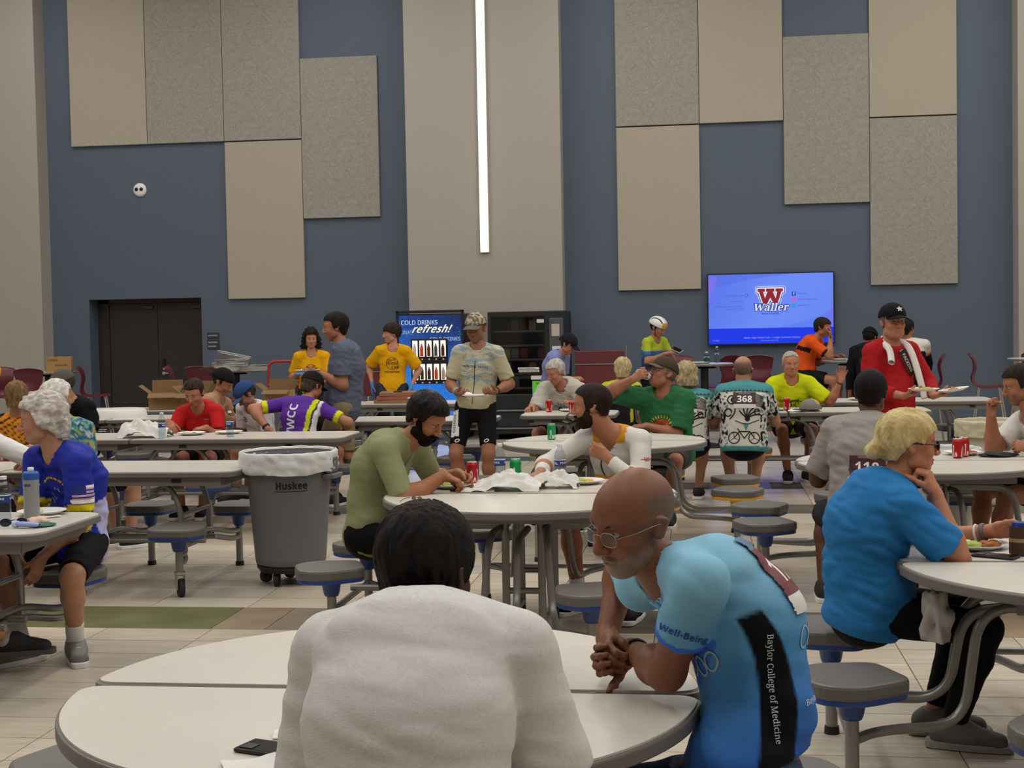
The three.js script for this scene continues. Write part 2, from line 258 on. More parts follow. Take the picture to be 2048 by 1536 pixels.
function roundTable(cx, cz, accent, label, skip = [], casters = [2]) {
  const t = thing('round_table', label, 'table', [cx, 0, cz], 0, 'round folding tables with attached stools');
  const R = 0.76, gap = 0.009, H = 0.74;
  const half = (inset) => { // half disc on the far side (shape y > 0 -> z < 0)
    const s = new THREE.Shape(), r = R - inset, y0 = gap + inset, c = 0.05, a0 = Math.asin((y0 + c) / (r - c) ), ca = [(r - c) * Math.cos(a0), y0 + c];
    s.moveTo(-ca[0], y0); s.lineTo(ca[0], y0); s.absarc(ca[0], ca[1], c, -Math.PI / 2, a0, false); s.absarc(0, 0, r, a0, Math.PI - a0, false); s.absarc(-ca[0], ca[1], c, Math.PI - a0, Math.PI * 1.5, false); return s;
  };
  for (const k of [0, 1]) {
    const e = part('tabletop', flat(G.ext(half(0), 0.024, 0.005, 28)).translate(0, H - 0.034, 0), M.edge, t); e.rotation.y = k * Math.PI;
    part('laminate_surface', worldUV(flat(G.ext(half(0.009), 0.005, 0, 28)).translate(0, H - 0.005, 0)), M.laminate, e);
    part('apron', G.merge([G.box(0.9, 0.055, 0.02, 0, H - 0.06, -0.5), G.box(1.1, 0.055, 0.02, 0, H - 0.06, -0.06), G.box(0.02, 0.055, 0.42, 0.42, H - 0.06, -0.28), G.box(0.02, 0.055, 0.42, -0.42, H - 0.06, -0.28)]), M.apron, e);
  }
  const a = 0.39, b = 0.96, spots = [];
  for (const [sx, sz] of [[1, 1], [1, -1], [-1, 1], [-1, -1]]) { spots.push([sx * b, sz * a, 1], [sx * a, sz * b, 0]); }
  spots.forEach(([x, z], i) => { if (!skip.includes(i)) stool(t, x, z, Math.atan2(x, z), accent, casters.includes(i)); });
  // S-shaped tubes from the stool posts up under the top, three to a side
  for (const q of [0, 1, 2, 3]) {
    const side = new THREE.Object3D(); side.rotation.y = q * Math.PI / 2; side.updateMatrix(); const list = [];
    const side2 = q % 2 === 0 ? 1 : -1;
    for (const [dz, lift] of [[-0.1, 0.0], [0, 0.045], [0.1, 0.0]]) list.push(G.pipe([[b, 0.2 + lift, dz > 0 ? a : dz < 0 ? -a : 0.0], [b - 0.1, 0.2 + lift, dz * 2.6], [0.56 + lift * 0.6, 0.2 + lift, dz * 1.7], [0.5 + lift * 0.6, 0.6 - lift * 0.6, dz * 1.4], [0.12, 0.6 - lift * 0.6, dz]], 0.0185, 0.12, 8));
    list.push(G.bar([b, 0.2, -a], [b, 0.2, a], 0.0165, 8));
    const g = G.merge(list).applyMatrix4(side.matrix); part('frame_tube', g, M.steel, t);
  }
  const up = [];
  for (const sz of [-1, 1]) { for (const sx of [-1, 1]) up.push(G.bar([sx * 0.09, 0.1, sz * 0.3], [sx * 0.09, 0.69, sz * 0.3], 0.02)); up.push(G.bar([-0.09, 0.29, sz * 0.3], [0.09, 0.29, sz * 0.3], 0.016), G.bar([-0.22, 0.67, sz * 0.3], [0.22, 0.67, sz * 0.3], 0.018)); }
  up.push(G.bar([-0.09, 0.12, -0.3], [-0.09, 0.12, 0.3], 0.018), G.bar([0.09, 0.12, -0.3], [0.09, 0.12, 0.3], 0.018));
  part('centre_frame', G.merge(up), M.steel, t);
  for (const sx of [-1, 1]) for (const sz of [-1, 1]) { const w = part('centre_caster', G.cyl(0.05, 0.05, 0.03, 0, 0, 0, 16).rotateZ(Math.PI / 2), M.rubber, t); w.position.set(sx * 0.09, 0.05, sz * 0.3); }
  return t;
}
// long table: along x from x0 to x1
function longTable(x0, x1, cz, accent, label, o = {}) {
  const cx = (x0 + x1) / 2, L = x1 - x0, t = thing('long_table', label, 'table', [cx, 0, cz], 0, 'long folding tables with attached stools'), H = 0.74, W = 0.76;
  const halves = o.split === undefined ? [[-L / 2, 0], [0, L / 2]] : [[-L / 2, o.split - cx], [o.split - cx, L / 2]];
  halves.forEach(([a, b], k) => {
    const l = a + (k ? 0.008 : 0), r = b - (k ? 0 : 0.008), ca = k ? 0.02 : 0.13, cb = k ? 0.13 : 0.02;
    const sh = i => roundedPoly([[l + i, -W / 2 + i], [r - i, -W / 2 + i], [r - i, W / 2 - i], [l + i, W / 2 - i]], [ca, cb, cb, ca]);
    const e = part('tabletop', flat(G.ext(sh(0), 0.022, 0.005, 8)).translate(0, H - 0.032, 0), M.edge, t);
    part('laminate_surface', worldUV(flat(G.ext(sh(0.008), 0.005, 0, 8)).translate(0, H - 0.005, 0)), M.laminate, e);
    part('apron', G.merge([G.box(r - l - 0.2, 0.058, 0.03, (l + r) / 2, H - 0.061, W / 2 - 0.05), G.box(r - l - 0.2, 0.058, 0.03, (l + r) / 2, H - 0.061, -W / 2 + 0.05), G.box(0.03, 0.058, W - 0.12, l + 0.11, H - 0.061, 0), G.box(0.03, 0.058, W - 0.12, r - 0.11, H - 0.061, 0)]), M.apron, e);
    for (const f of [0.25, 0.75]) part('clip', G.rbox(0.06, 0.022, 0.008, 0.003, l + (r - l) * f, H - 0.06, W / 2 - 0.031), M.black, e);
  });
  const n = o.stools ?? Math.max(2, Math.floor(L / 0.68)), off = 0.56;
  for (let i = 0; i < n; i++) {
    const x = L / 2 - 0.3 - i * (L - 0.6) / Math.max(1, n - 1);
    for (const s of [1, -1]) stool(t, x, s * off, s > 0 ? 0 : Math.PI, accent, i % 2 === 0 ? (s > 0) : false);
    const xm = x > 0 ? x - 0.1 : x + 0.1;
    part('frame_tube', G.merge([G.pipe([[x, 0.2, off], [x, 0.2, off - 0.12], [xm, 0.25, 0.25], [xm, 0.25, -0.25], [x, 0.2, -off + 0.12], [x, 0.2, -off]], 0.018, 0.08, 8), G.pipe([[x, 0.25, off], [x, 0.25, off - 0.12], [xm, 0.3, 0.25], [xm, 0.3, -0.25], [x, 0.25, -off + 0.12], [x, 0.25, -off]], 0.018, 0.08, 8)]), M.steel, t);
    part('frame_leg', G.merge([G.pipe([[xm, 0.26, 0.25], [xm, 0.5, 0.25], [xm + (x > 0 ? -0.08 : 0.08), 0.66, 0.25], [xm + (x > 0 ? -0.3 : 0.3), 0.67, 0.25]], 0.019, 0.1, 8), G.pipe([[xm, 0.26, -0.25], [xm, 0.5, -0.25], [xm + (x > 0 ? -0.08 : 0.08), 0.66, -0.25], [xm + (x > 0 ? -0.3 : 0.3), 0.67, -0.25]], 0.019, 0.1, 8), G.bar([xm, 0.45, -0.25], [xm, 0.45, 0.25], 0.015, 8)]), M.steel, t);
  }
  part('side_rail', G.merge([G.bar([-L / 2 + 0.3, 0.27, 0.1], [L / 2 - 0.3, 0.27, 0.1], 0.016, 8), G.bar([-L / 2 + 0.3, 0.27, -0.1], [L / 2 - 0.3, 0.27, -0.1], 0.016, 8)]), M.steel, t);
  return t;
}
roundTable(-0.775, -3.32, M.seatBlue, 'round white folding table at the front under the bald man\'s elbows', [], [6]);
roundTable(-0.905, -7.25, M.seatBlue, 'round white folding table with towels, cans and bottles between two bearded men', [], [3]);
roundTable(1.43, -5.19, M.seatBlue, 'round white folding table under the blonde woman\'s elbow', [], [1]);
roundTable(1.30, -8.87, M.seatBlue, 'round white folding table in front of the man in grey with a bib', [], [2]);
roundTable(-0.75, -10.5, M.seatYellow, 'round white folding table with yellow stool bases and a lone green can', [], [3]);
longTable(-6.0, -2.88, -8.78, M.seatBlue, 'empty long folding table with blue stools behind the grey trash can', { stools: 5 });
longTable(-6.4, -2.87, -11.33, M.seatBlue, 'long folding table where the woman in the red shirt eats', { stools: 5, split: -4.64 });
longTable(-7.4, -4.5, -13.85, M.seatBlue, 'long folding table with the white round cake cover on it', { stools: 4 });
longTable(-3.42, -1.95, -13.24, M.seatBlue, 'folding table with a single water bottle behind the man in sage green', { stools: 2 });
longTable(-5.3, -2.7, -16.1, M.seatBlue, 'long folding table with pizza boxes in front of the volunteers in yellow', { stools: 3 });
longTable(-1.78, -0.85, -13.85, M.seatYellow, 'folding table end with two red cans before the white-haired man', { stools: 2 });
longTable(-0.55, 2.1, -13.95, M.seatYellow, 'long folding table with yellow stools where the man in neon yellow sits', { stools: 4 });
longTable(0.9, 3.0, -15.55, M.seatBlue, 'long folding table behind the raised arm of the man in neon yellow', { stools: 3 });
longTable(-5.9, -2.88, -6.16, M.seatBlue, 'long folding table with the clear sports bottle beside the old man in blue', { stools: 5 });

// tall cafe chairs, maroon shells on chrome legs
const CHAIR = (() => {
  const prof = [[0.19, 0.735], [0.15, 0.752], [0.05, 0.74], [-0.08, 0.735], [-0.15, 0.755], [-0.185, 0.82], [-0.17, 0.9], [-0.155, 0.97], [-0.165, 1.05], [-0.2, 1.12], [-0.235, 1.15]]; // z, y
  const c = new THREE.CatmullRomCurve3(prof.map(p => V(0, p[1], p[0])));
  const nv = 26, nu = 10, pos = [], idx = [], th = 0.009, P = c.getPoints(nv), T = P.map((_, i) => c.getTangent(i / nv));
  const w = v => v < 0.45 ? 0.2 : v < 0.6 ? 0.2 - (v - 0.45) / 0.15 * 0.045 : v < 0.9 ? 0.155 + (v - 0.6) / 0.3 * 0.05 : 0.205 - (v - 0.9) / 0.1 * 0.03;
  for (const s of [0, 1]) for (let j = 0; j <= nv; j++) for (let i = 0; i <= nu; i++) {
    const v = j / nv, u = i / nu * 2 - 1, n = V(0, T[j].z, -T[j].y).multiplyScalar(-1), lift = 0.03 * u * u * (v < 0.42 ? 0.6 : 1); // curl the sides
    const q = P[j].clone().addScaledVector(n, -lift - s * th * -1); pos.push(u * w(v), q.y, q.z);
  }
  const row = nu + 1, lay = (nv + 1) * row;
  for (let j = 0; j < nv; j++) for (let i = 0; i < nu; i++) { const a = j * row + i, b = a + 1, d = a + row, e = d + 1; idx.push(a, b, d, b, e, d, a + lay, d + lay, b + lay, b + lay, d + lay, e + lay); }
  const edge = (a, b) => idx.push(a, a + lay, b, b, a + lay, b + lay);
  for (let j = 0; j < nv; j++) { edge(j * row, (j + 1) * row); edge((j + 1) * row + nu, j * row + nu); } for (let i = 0; i < nu; i++) { edge(i + 1, i); edge(nv * row + i, nv * row + i + 1); }
  const g = new THREE.BufferGeometry(); g.setAttribute('position', new THREE.Float32BufferAttribute(pos, 3)); g.setAttribute('uv', new THREE.Float32BufferAttribute(new Float32Array(pos.length / 3 * 2), 2)); g.setIndex(idx);
  const shell = toCreasedNormals(g, 0.9);
  const legs = [[-1, 1], [1, 1], [-1, -1], [1, -1]].map(([sx, sz]) => G.bar([sx * 0.13, 0.735, sz * 0.12], [sx * 0.225, 0.0, sz * 0.23], 0.011, 8));
  const ring = G.pipe([[-0.195, 0.24, 0.185], [0.195, 0.24, 0.185], [0.195, 0.24, -0.185], [-0.195, 0.24, -0.185], [-0.195, 0.24, 0.18]], 0.008, 0.02, 6);
  const mount = G.merge([G.box(0.27, 0.015, 0.02, 0, 0.727, 0.12), G.box(0.27, 0.015, 0.02, 0, 0.727, -0.12)]);
  return { shell, legs, ring, mounts: [G.box(0.27, 0.015, 0.02, 0, 0.727, 0.12), G.box(0.27, 0.015, 0.02, 0, 0.727, -0.12)] };
})();
const chairProto = (() => { const g = new THREE.Group(); part('shell', CHAIR.shell, M.maroon, g); CHAIR.legs.forEach(l => part('leg', l, M.chrome, g)); part('foot_ring', CHAIR.ring, M.chrome, g); CHAIR.mounts.forEach(q => part('seat_mount', q, M.chrome, g)); g.userData.category = 'chair'; return g; })();
for (const [x, z, a, label, y] of [
  [-9.75, -18.6, 0.3, 'tall maroon chair half hidden by the yellow sleeve at the left edge'], [-8.98, -18.1, 3.3, 'tall maroon chair with two slots, back turned, left of the man in the grey cap'], [-8.45, -18.9, 1.9, 'tall maroon chair behind the man in the grey cap'],
  [-7.0, -18.5, 1.8, 'tall maroon chair at the foot of the dark double door'], [-6.5, -17.95, 3.0, 'tall maroon chair behind the man in the black cap'], [-5.75, -19.1, -1.9, 'tall maroon chair beside the red hand truck'], [-6.05, -17.35, 2.6, 'tall maroon chair in front of the foil trays, above the blue denim cap'],
  [0.2, -19.35, -2.4, 'tall maroon chair right of the high table with the water bottle'], [0.75, -19.25, 2.9, 'tall maroon chair behind the bald rider with bib 368'], [-0.3, -19.4, 0.2, 'tall maroon chair behind the helmeted rider\'s table'],
  [1.25, -18.9, 1.45, 'tall maroon chair under the man in orange'], [2.1, -18.15, 3.1, 'tall maroon chair under the person in black'], [2.75, -18.45, -1.7, 'tall maroon chair at the side of the rider in white and black'],
  [3.52, -18.4, 1.45, 'tall maroon chair in side view against the empty blue wall'], [4.2, -19.25, 3.3, 'tall maroon chair behind the high table at the right edge'],
]) copyOf(chairProto, 'bar_chair', label, [x, 0, z], a, 'tall maroon cafe chairs');
// high round tables
const hiProto = (() => { const g = new THREE.Group(); part('tabletop', G.lathe([[0.001, 1.04], [0.36, 1.04], [0.373, 1.047], [0.375, 1.06], [0.37, 1.07], [0.001, 1.07]], 40), M.edge, g); part('laminate_surface', G.cyl(0.362, 0.362, 0.004, 0, 1.0715, 0, 40), M.laminate, g); part('column', G.merge([G.cyl(0.05, 0.05, 1.0, 0, 0.53, 0), G.cyl(0.16, 0.12, 0.03, 0, 1.025, 0)]), M.black, g); part('base', G.lathe([[0.001, 0], [0.29, 0], [0.28, 0.02], [0.08, 0.05], [0.001, 0.06]], 28), M.black, g); g.userData.category = 'table'; return g; })();
for (const [x, z, label] of [[-0.01, -18.4, 'high round table with bottles beside the helmeted rider'], [1.86, -18.8, 'high round table under the elbow of the man in orange'], [4.15, -18.6, 'high round table cut off by the right edge'], [-9.2, -19.0, 'high round table holding the cardboard box by the door'], [-6.35, -18.7, 'high round table carrying the stack of foil trays']])
  copyOf(hiProto, 'high_table', label, [x, 0, z], 0, 'high round cafe tables');
// ---------- things on and along the back wall ----------
{ // screen
  const tex = canvas(1024, 576, (g, w, h) => {
    let gr = g.createLinearGradient(0, 0, w, h); gr.addColorStop(0, '#6a72f2'); gr.addColorStop(0.12, '#5a78f0'); gr.addColorStop(0.5, '#6a8cfa'); gr.addColorStop(0.85, '#6688f6'); gr.addColorStop(1, '#8a70ee'); g.fillStyle = gr; g.fillRect(0, 0, w, h);
    g.fillStyle = 'rgba(80,110,235,0.6)'; g.beginPath(); g.moveTo(60, 110); g.quadraticCurveTo(350, 20, 780, 0); g.lineTo(80, 0); g.fill(); g.fillStyle = 'rgba(150,105,235,0.55)'; g.beginPath(); g.moveTo(0, 30); g.lineTo(70, 20); g.lineTo(20, 170); g.lineTo(0, 190); g.fill(); g.beginPath(); g.moveTo(1024, 270); g.lineTo(930, 390); g.lineTo(1024, 440); g.fill();
    g.fillStyle = 'rgba(88,118,240,0.55)'; g.beginPath(); g.moveTo(520, 450); g.quadraticCurveTo(800, 420, 1024, 300); g.lineTo(1024, 450); g.fill();
    g.fillStyle = '#0a34ea'; g.fillRect(0, 448, w, 128);
    // block W with outline
    const W = (k) => { g.beginPath(); const X = 510, Y = 122, P = [[-122, 0], [-30, 0], [-30, 26], [-46, 26], [-36, 78], [-12, 10], [-20, 26], [-34, 26], [-34, 0]]; };
    const poly = [[-104, 10], [-44, 10], [-44, 36], [-58, 36], [-44, 92], [-22, 36], [-34, 36], [-34, 10], [34, 10], [34, 36], [22, 36], [44, 92], [58, 36], [44, 36], [44, 10], [104, 10], [104, 36], [92, 36], [58, 140], [28, 140], [0, 84], [-28, 140], [-58, 140], [-92, 36], [-104, 36]];
    g.lineJoin = 'round'; const path = () => { g.beginPath(); poly.forEach((p, i) => i ? g.lineTo(510 + p[0], 112 + p[1]) : g.moveTo(510 + p[0], 112 + p[1])); g.closePath(); };
    path(); g.strokeStyle = '#cfdcff'; g.lineWidth = 44; g.stroke(); path(); g.strokeStyle = '#16309a'; g.lineWidth = 32; g.stroke(); g.fillStyle = '#e6ecff'; g.fill(); path(); g.strokeStyle = '#e6ecff'; g.lineWidth = 20; g.stroke(); path(); g.fillStyle = '#8e1626'; g.fill();
    g.font = 'italic bold 84px serif'; g.textAlign = 'center'; g.strokeStyle = '#1b2f9a'; g.lineWidth = 12; g.strokeText('Waller', 510, 306); g.fillStyle = '#dfe6ff'; g.fillText('Waller', 510, 306); g.fillStyle = '#26389a'; g.font = 'bold 22px sans-serif'; g.fillText('HIGH SCHOOL', 510, 336);
    g.fillStyle = '#3a55c0'; g.font = '18px sans-serif'; g.textAlign = 'right'; g.fillText('www.wallerisd.net', 285, 182); g.fillText('936-372-3654', 285, 232); g.fillText('20950 Waller Spring Creek Rd', 285, 272); g.fillText('Waller, TX 77484', 285, 296); g.strokeStyle = '#3a55c0'; g.lineWidth = 4; g.beginPath(); g.arc(312, 176, 13, 0, 7); g.stroke();
    g.textAlign = 'left'; for (const [y, c, s] of [[168, '#1f45b8', 'WallerHS'], [216, '#c06ac0', '@WallerHighSchool'], [266, '#2a9ae0', '@Waller_HS']]) { g.fillStyle = c; g.fillRect(686, y - 16, 34, 34); g.fillStyle = '#3550bb'; g.fillText(s, 736, y + 6); } g.fillStyle = '#e8eeff'; g.font = 'bold 28px sans-serif'; g.fillText('f', 698, 178);
    g.fillStyle = '#9fb4ff'; g.font = '17px sans-serif'; g.fillText('© 2025', 32, 552); g.textAlign = 'center'; g.font = '20px sans-serif'; g.fillText('Waller High School Cafe — Large Commons Display', 520, 534); g.font = '13px sans-serif'; g.fillText('Updated every school day', 500, 556);
  });
  const t = thing('television', 'large wall screen with a block W logo on a blue page', 'television', [0.945, 1.777, ZB]);
  part('housing', G.rbox(1.81, 1.04, 0.06, 0.008, 0, 0, 0.06), M.black, t); part('wall_mount', G.box(0.6, 0.4, 0.04, 0, 0, 0.02), M.black, t);
  part('display', new THREE.PlaneGeometry(1.77, 1.0).translate(0, 0, 0.0915), new THREE.MeshStandardMaterial({ color: 0x050505, emissive: 0xffffff, emissiveMap: tex, emissiveIntensity: 0.95, roughness: 0.4 }), t);
  const l = new THREE.RectAreaLight(0x5f80ff, 0.9, 1.77, 1.0); l.position.set(0, 0, 0.1); l.rotation.y = Math.PI; t.add(l);
}
{ // camera disc, room signs
  const t = thing('wall_camera', 'round white wall camera with two black lenses above the door', 'camera', [-8.544, 3.783, ZB]);
  part('housing', G.lathe([[0.001, 0.05], [0.07, 0.045], [0.1, 0.02], [0.105, 0]], 28).rotateX(Math.PI / 2), M.white, t);
  for (const s of [-1, 1]) part('lens', new THREE.SphereGeometry(0.03, 16, 10).scale(1, 1, 0.6).translate(s * 0.038, 0.006, 0.043), M.black, t);
  const sg = (y, h, lines) => { const tx = canvas(256, Math.round(256 * h / 0.19), (g, w, H) => { g.fillStyle = '#2b3138'; g.fillRect(0, 0, w, H); lines.forEach((s, i) => txtS(g, s, 16, H * (i + 0.7) / (lines.length + 0.4))); }); const o = single('door_sign', lines.length > 1 ? 'lower dark sign plate with two lines beside the double door' : 'upper dark sign plate with one line beside the double door', 'sign', G.rbox(0.19, h, 0.012, 0.004), M.black, [-7.44, y, ZB + 0.006]); const f = part('sign_face', new THREE.PlaneGeometry(0.184, h - 0.006).translate(0, 0, 0.0068), new THREE.MeshStandardMaterial({ map: tx, roughness: 0.6 }), o); };
  function txtS(g, s, x, y) { g.fillStyle = '#c9c6c0'; g.font = 'bold 40px sans-serif'; g.textBaseline = 'middle'; g.fillText(s, x, y); }
  sg(1.535, 0.085, ['CAFETERIA']); sg(1.4, 0.15, ['CAFETERIA', 'STORAGE']);
}
{ // drinks machine
  const t = thing('drinks_machine', 'blue lit cold drinks vending machine reading refresh', 'vending machine', [-3.84, 0, -20.12]);
  const W = 0.97, H = 1.79, Dp = 0.8;
  part('cabinet', G.rbox(W, H - 0.06, Dp, 0.02, 0, H / 2 + 0.03, 0), M.black, t);
  for (const [x, z] of [[-0.4, 0.3], [0.4, 0.3], [-0.4, -0.3], [0.4, -0.3]]) part('foot', G.cyl(0.03, 0.03, 0.065, x, 0.032, z, 12), M.black, t);
  const fx = canvas(512, 928, (g, w, h) => {
    const gr = g.createLinearGradient(0, h, w, 0); gr.addColorStop(0, '#2f86e0'); gr.addColorStop(0.45, '#2470cc'); gr.addColorStop(0.75, '#133f86'); gr.addColorStop(1, '#0b2450'); g.fillStyle = gr; g.fillRect(0, 0, w, h);
    for (let i = 0; i < 2600; i++) { const x = hash2(i, 1) * w, y = hash2(i, 2) * h, r = 1 + hash2(i, 3) * 4; g.fillStyle = `rgba(${150 + 90 * hash2(i, 4)},205,255,${0.05 + 0.16 * hash2(i, 5)})`; g.beginPath(); g.arc(x, y, r, 0, 7); g.fill(); }
    g.fillStyle = 'rgba(225,238,255,0.9)'; g.font = '48px sans-serif'; g.fillText('COLD DRINKS', 20, 72); g.font = '40px sans-serif'; g.globalAlpha = 0.7; g.fillText('DRINKS', -20, 145); g.globalAlpha = 0.85; g.fillText('COLD DRINKS', 250, 200); g.globalAlpha = 0.55; for (const [s, x, y] of [['DRINKS', -60, 330], ['COLD', -40, 410], ['DRINKS', -80, 520], ['DRINKS', -40, 705], ['COLD DRINKS', 330, 690], ['DRINKS', 150, 820], ['COLD', 420, 480]]) g.fillText(s, x, y); g.globalAlpha = 1;
    g.save(); g.transform(1, 0, -0.3, 1, 70, 135); g.font = 'bold italic 82px sans-serif'; g.lineWidth = 10; g.strokeStyle = '#1a2a4a'; g.strokeText('refresh!', 30, 0, 400); g.fillStyle = '#f3efe2'; g.fillText('refresh!', 30, 0, 400); g.restore();
  });
  part('lit_front', new THREE.PlaneGeometry(W - 0.06, H - 0.1).translate(0, H / 2 + 0.03, Dp / 2 + 0.004), new THREE.MeshStandardMaterial({ color: 0x0a1020, emissive: 0xffffff, emissiveMap: fx, emissiveIntensity: 1.0, roughness: 0.3 }), t);
  part('door_frame', G.merge([G.rbox(W, 0.04, 0.05, 0.008, 0, H + 0.03, Dp / 2), G.rbox(0.035, H, 0.05, 0.008, -W / 2 + 0.017, H / 2 + 0.05, Dp / 2), G.rbox(0.035, H, 0.05, 0.008, W / 2 - 0.017, H / 2 + 0.05, Dp / 2)]), M.black, t);
  // product window: two rows of five lit bottles over selection buttons
  const wx0 = -0.28, wx1 = 0.25, wy0 = 0.8, wy1 = 1.44, z = Dp / 2;
  const win = part('selection_panel', G.rbox(wx1 - wx0, wy1 - wy0, 0.03, 0.01, (wx0 + wx1) / 2, (wy0 + wy1) / 2, z + 0.012), M.black, t);
  const glow = new THREE.MeshStandardMaterial({ color: 0xffffff, emissive: 0xffe9cf, emissiveIntensity: 0.9, roughness: 0.5 });
  const cols = [0xcfc9c0, 0xd8402a, 0x6a2a22, 0x4a5a6a, 0x4a2b2b, 0x6fb5a8, 0x24402f, 0x3a2220, 0xd8402a, 0xc8a0a0];
  const bottle = G.lathe([[0.001, 0], [0.026, 0], [0.028, 0.01], [0.026, 0.06], [0.028, 0.1], [0.026, 0.13], [0.012, 0.165], [0.011, 0.185], [0.001, 0.185]], 14);
  for (let r = 0; r < 2; r++) for (let c = 0; c < 5; c++) {
    const x = wx0 + 0.062 + c * 0.101, y = r ? 0.87 : 1.2;
    part('lit_slot', G.rbox(0.074, 0.225, 0.006, 0.003, x, y + 0.1, z + 0.029), glow, win);
    const b = part('display_bottle', bottle, mat(cols[r * 5 + c], 0.3), win); b.position.set(x, y - 0.005, z + 0.055); b.scale.set(0.85, 0.95, 0.75);
    part('button', G.cyl(0.012, 0.012, 0.008, 0, 0, 0, 12).rotateX(Math.PI / 2).translate(x, y - 0.05, z + 0.031), M.white, win);
  }
  const l = new THREE.RectAreaLight(0x6fa8ff, 0.7, W - 0.06, H - 0.1); l.position.set(0, H / 2, Dp / 2 + 0.07); l.rotation.y = Math.PI; t.add(l);
}
{ // snack machine
  const t = thing('snack_machine', 'black glass-front snack vending machine with a neon green note', 'vending machine', [-2.47, 0, -20.12]), W = 1.1, H = 1.78, Dp = 0.8, z = Dp / 2;
  part('cabinet', G.merge([G.rbox(W, 0.56, Dp, 0.015, 0, 0.36, 0), G.rbox(W, 0.08, Dp, 0.015, 0, H - 0.02, 0), G.rbox(0.05, H - 0.1, Dp, 0.01, -W / 2 + 0.025, H / 2, 0), G.rbox(0.3, H - 0.1, Dp, 0.01, W / 2 - 0.15, H / 2, 0), G.rbox(W, H - 0.1, 0.1, 0.01, 0, H / 2, -z + 0.05)]), M.black, t);
  for (const [x, q] of [[-0.45, 0.3], [0.45, 0.3], [-0.45, -0.3], [0.45, -0.3]]) part('foot', G.cyl(0.03, 0.03, 0.085, x, 0.042, q, 12), M.black, t);
  const shelfM = mat(0x3a3a3c, 0.5), packs = [0xb5ada0, 0x9a9450, 0x7d838c, 0x8a4a3c, 0xcabf9f, 0xa03a3a];
  const bag = G.rbox(0.11, 0.16, 0.05, 0.022, 0, 0.08, 0, 3);
  for (let r = 0; r < 5; r++) {
    const y = 0.72 + r * 0.2; const sh = part('shelf', G.box(0.75, 0.012, 0.5, -0.125, y, 0.02), shelfM, t);
    part('price_rail', G.box(0.75, 0.026, 0.008, -0.125, y, 0.275), mat(0x8b8b88, 0.5), sh);
    for (let c = 0; c < 6; c++) if (hash2(r * 7 + 3, c) > 0.35) { const b = part('snack_bag', bag, mat(packs[(r * 3 + c) % 6], 0.35), sh); b.position.set(-0.44 + c * 0.125, y + 0.006, 0.2); }
  }
  part('glass_door', G.box(0.76, 1.1, 0.008, -0.125, 1.19, z - 0.012), new THREE.MeshPhysicalMaterial({ color: 0xd0d0d0, transmission: 1, thickness: 0, roughness: 0.05 }), t);
  part('bill_panel', G.rbox(0.2, 0.5, 0.02, 0.02, 0.42, 1.45, z + 0.01), mat(0x4d5054, 0.4), t);
  for (const [w, h, x, y, c, n] of [[0.11, 0.17, 0.41, 1.53, 0xb9b1a0, 'picture_sticker'], [0.12, 0.05, 0.42, 1.28, 0xd9d7d2, 'notice'], [0.12, 0.05, 0.36, 1.16, 0xd9d7d2, 'notice'], [0.1, 0.05, 0.2, 1.66, 0xcfcdc6, 'notice'], [0.17, 0.055, 0.14, 0.87, 0xdbd9d4, 'notice']]) part(n, G.box(w, h, 0.004, x, y, z + 0.022), mat(c, 0.7), t);
  const nt = canvas(256, 64, (g, w, h) => { g.fillStyle = '#dddbd6'; g.fillRect(0, 4, w, 24); g.fillRect(10, 34, w - 10, 24); g.fillStyle = '#17181a'; g.font = 'bold 20px sans-serif'; g.fillText('EXACT CHANGE ONLY', 14, 24); g.fillText('DO NOT ROCK MACHINE', 14, 53); }); part('warning_strip', new THREE.PlaneGeometry(0.3, 0.08).translate(0.02, 0.98, z + 0.01), new THREE.MeshStandardMaterial({ map: nt, transparent: true, roughness: 0.7 }), t);
  const nf = canvas(192, 256, (g, w, h) => { g.fillStyle = '#5fd838'; g.fillRect(0, 0, w, h); g.strokeStyle = '#1c3a14'; g.lineWidth = 7; g.beginPath(); g.arc(96, 122, 42, 0, 7); g.stroke(); g.beginPath(); g.arc(96, 124, 24, 0.3, 2.84); g.stroke(); g.fillStyle = '#1c3a14'; g.beginPath(); g.arc(82, 110, 6, 0, 7); g.arc(112, 110, 6, 0, 7); g.fill(); g.font = 'bold 34px sans-serif'; g.textAlign = 'center'; g.fillText('SMILE', 96, 50); g.fillText('YOU ARE', 96, 205); g.font = 'bold 26px sans-serif'; g.fillText('ON CAMERA', 96, 240); });
  part('green_note', new THREE.BoxGeometry(0.2, 0.27, 0.003).translate(0.17, 0.69, z + 0.014), new THREE.MeshStandardMaterial({ map: nf, roughness: 0.7 }), t);
  part('delivery_flap', G.rbox(0.66, 0.2, 0.02, 0.01, -0.1, 0.28, z + 0.004), mat(0x26272a, 0.35), t); part('flap_frame', G.pipe([[-0.46, 0.16, z + 0.02], [-0.46, 0.41, z + 0.02], [0.28, 0.41, z + 0.02], [0.28, 0.16, z + 0.02], [-0.46, 0.16, z + 0.02]], 0.014, 0.05, 6), mat(0x6c6e70, 0.4), t);
}
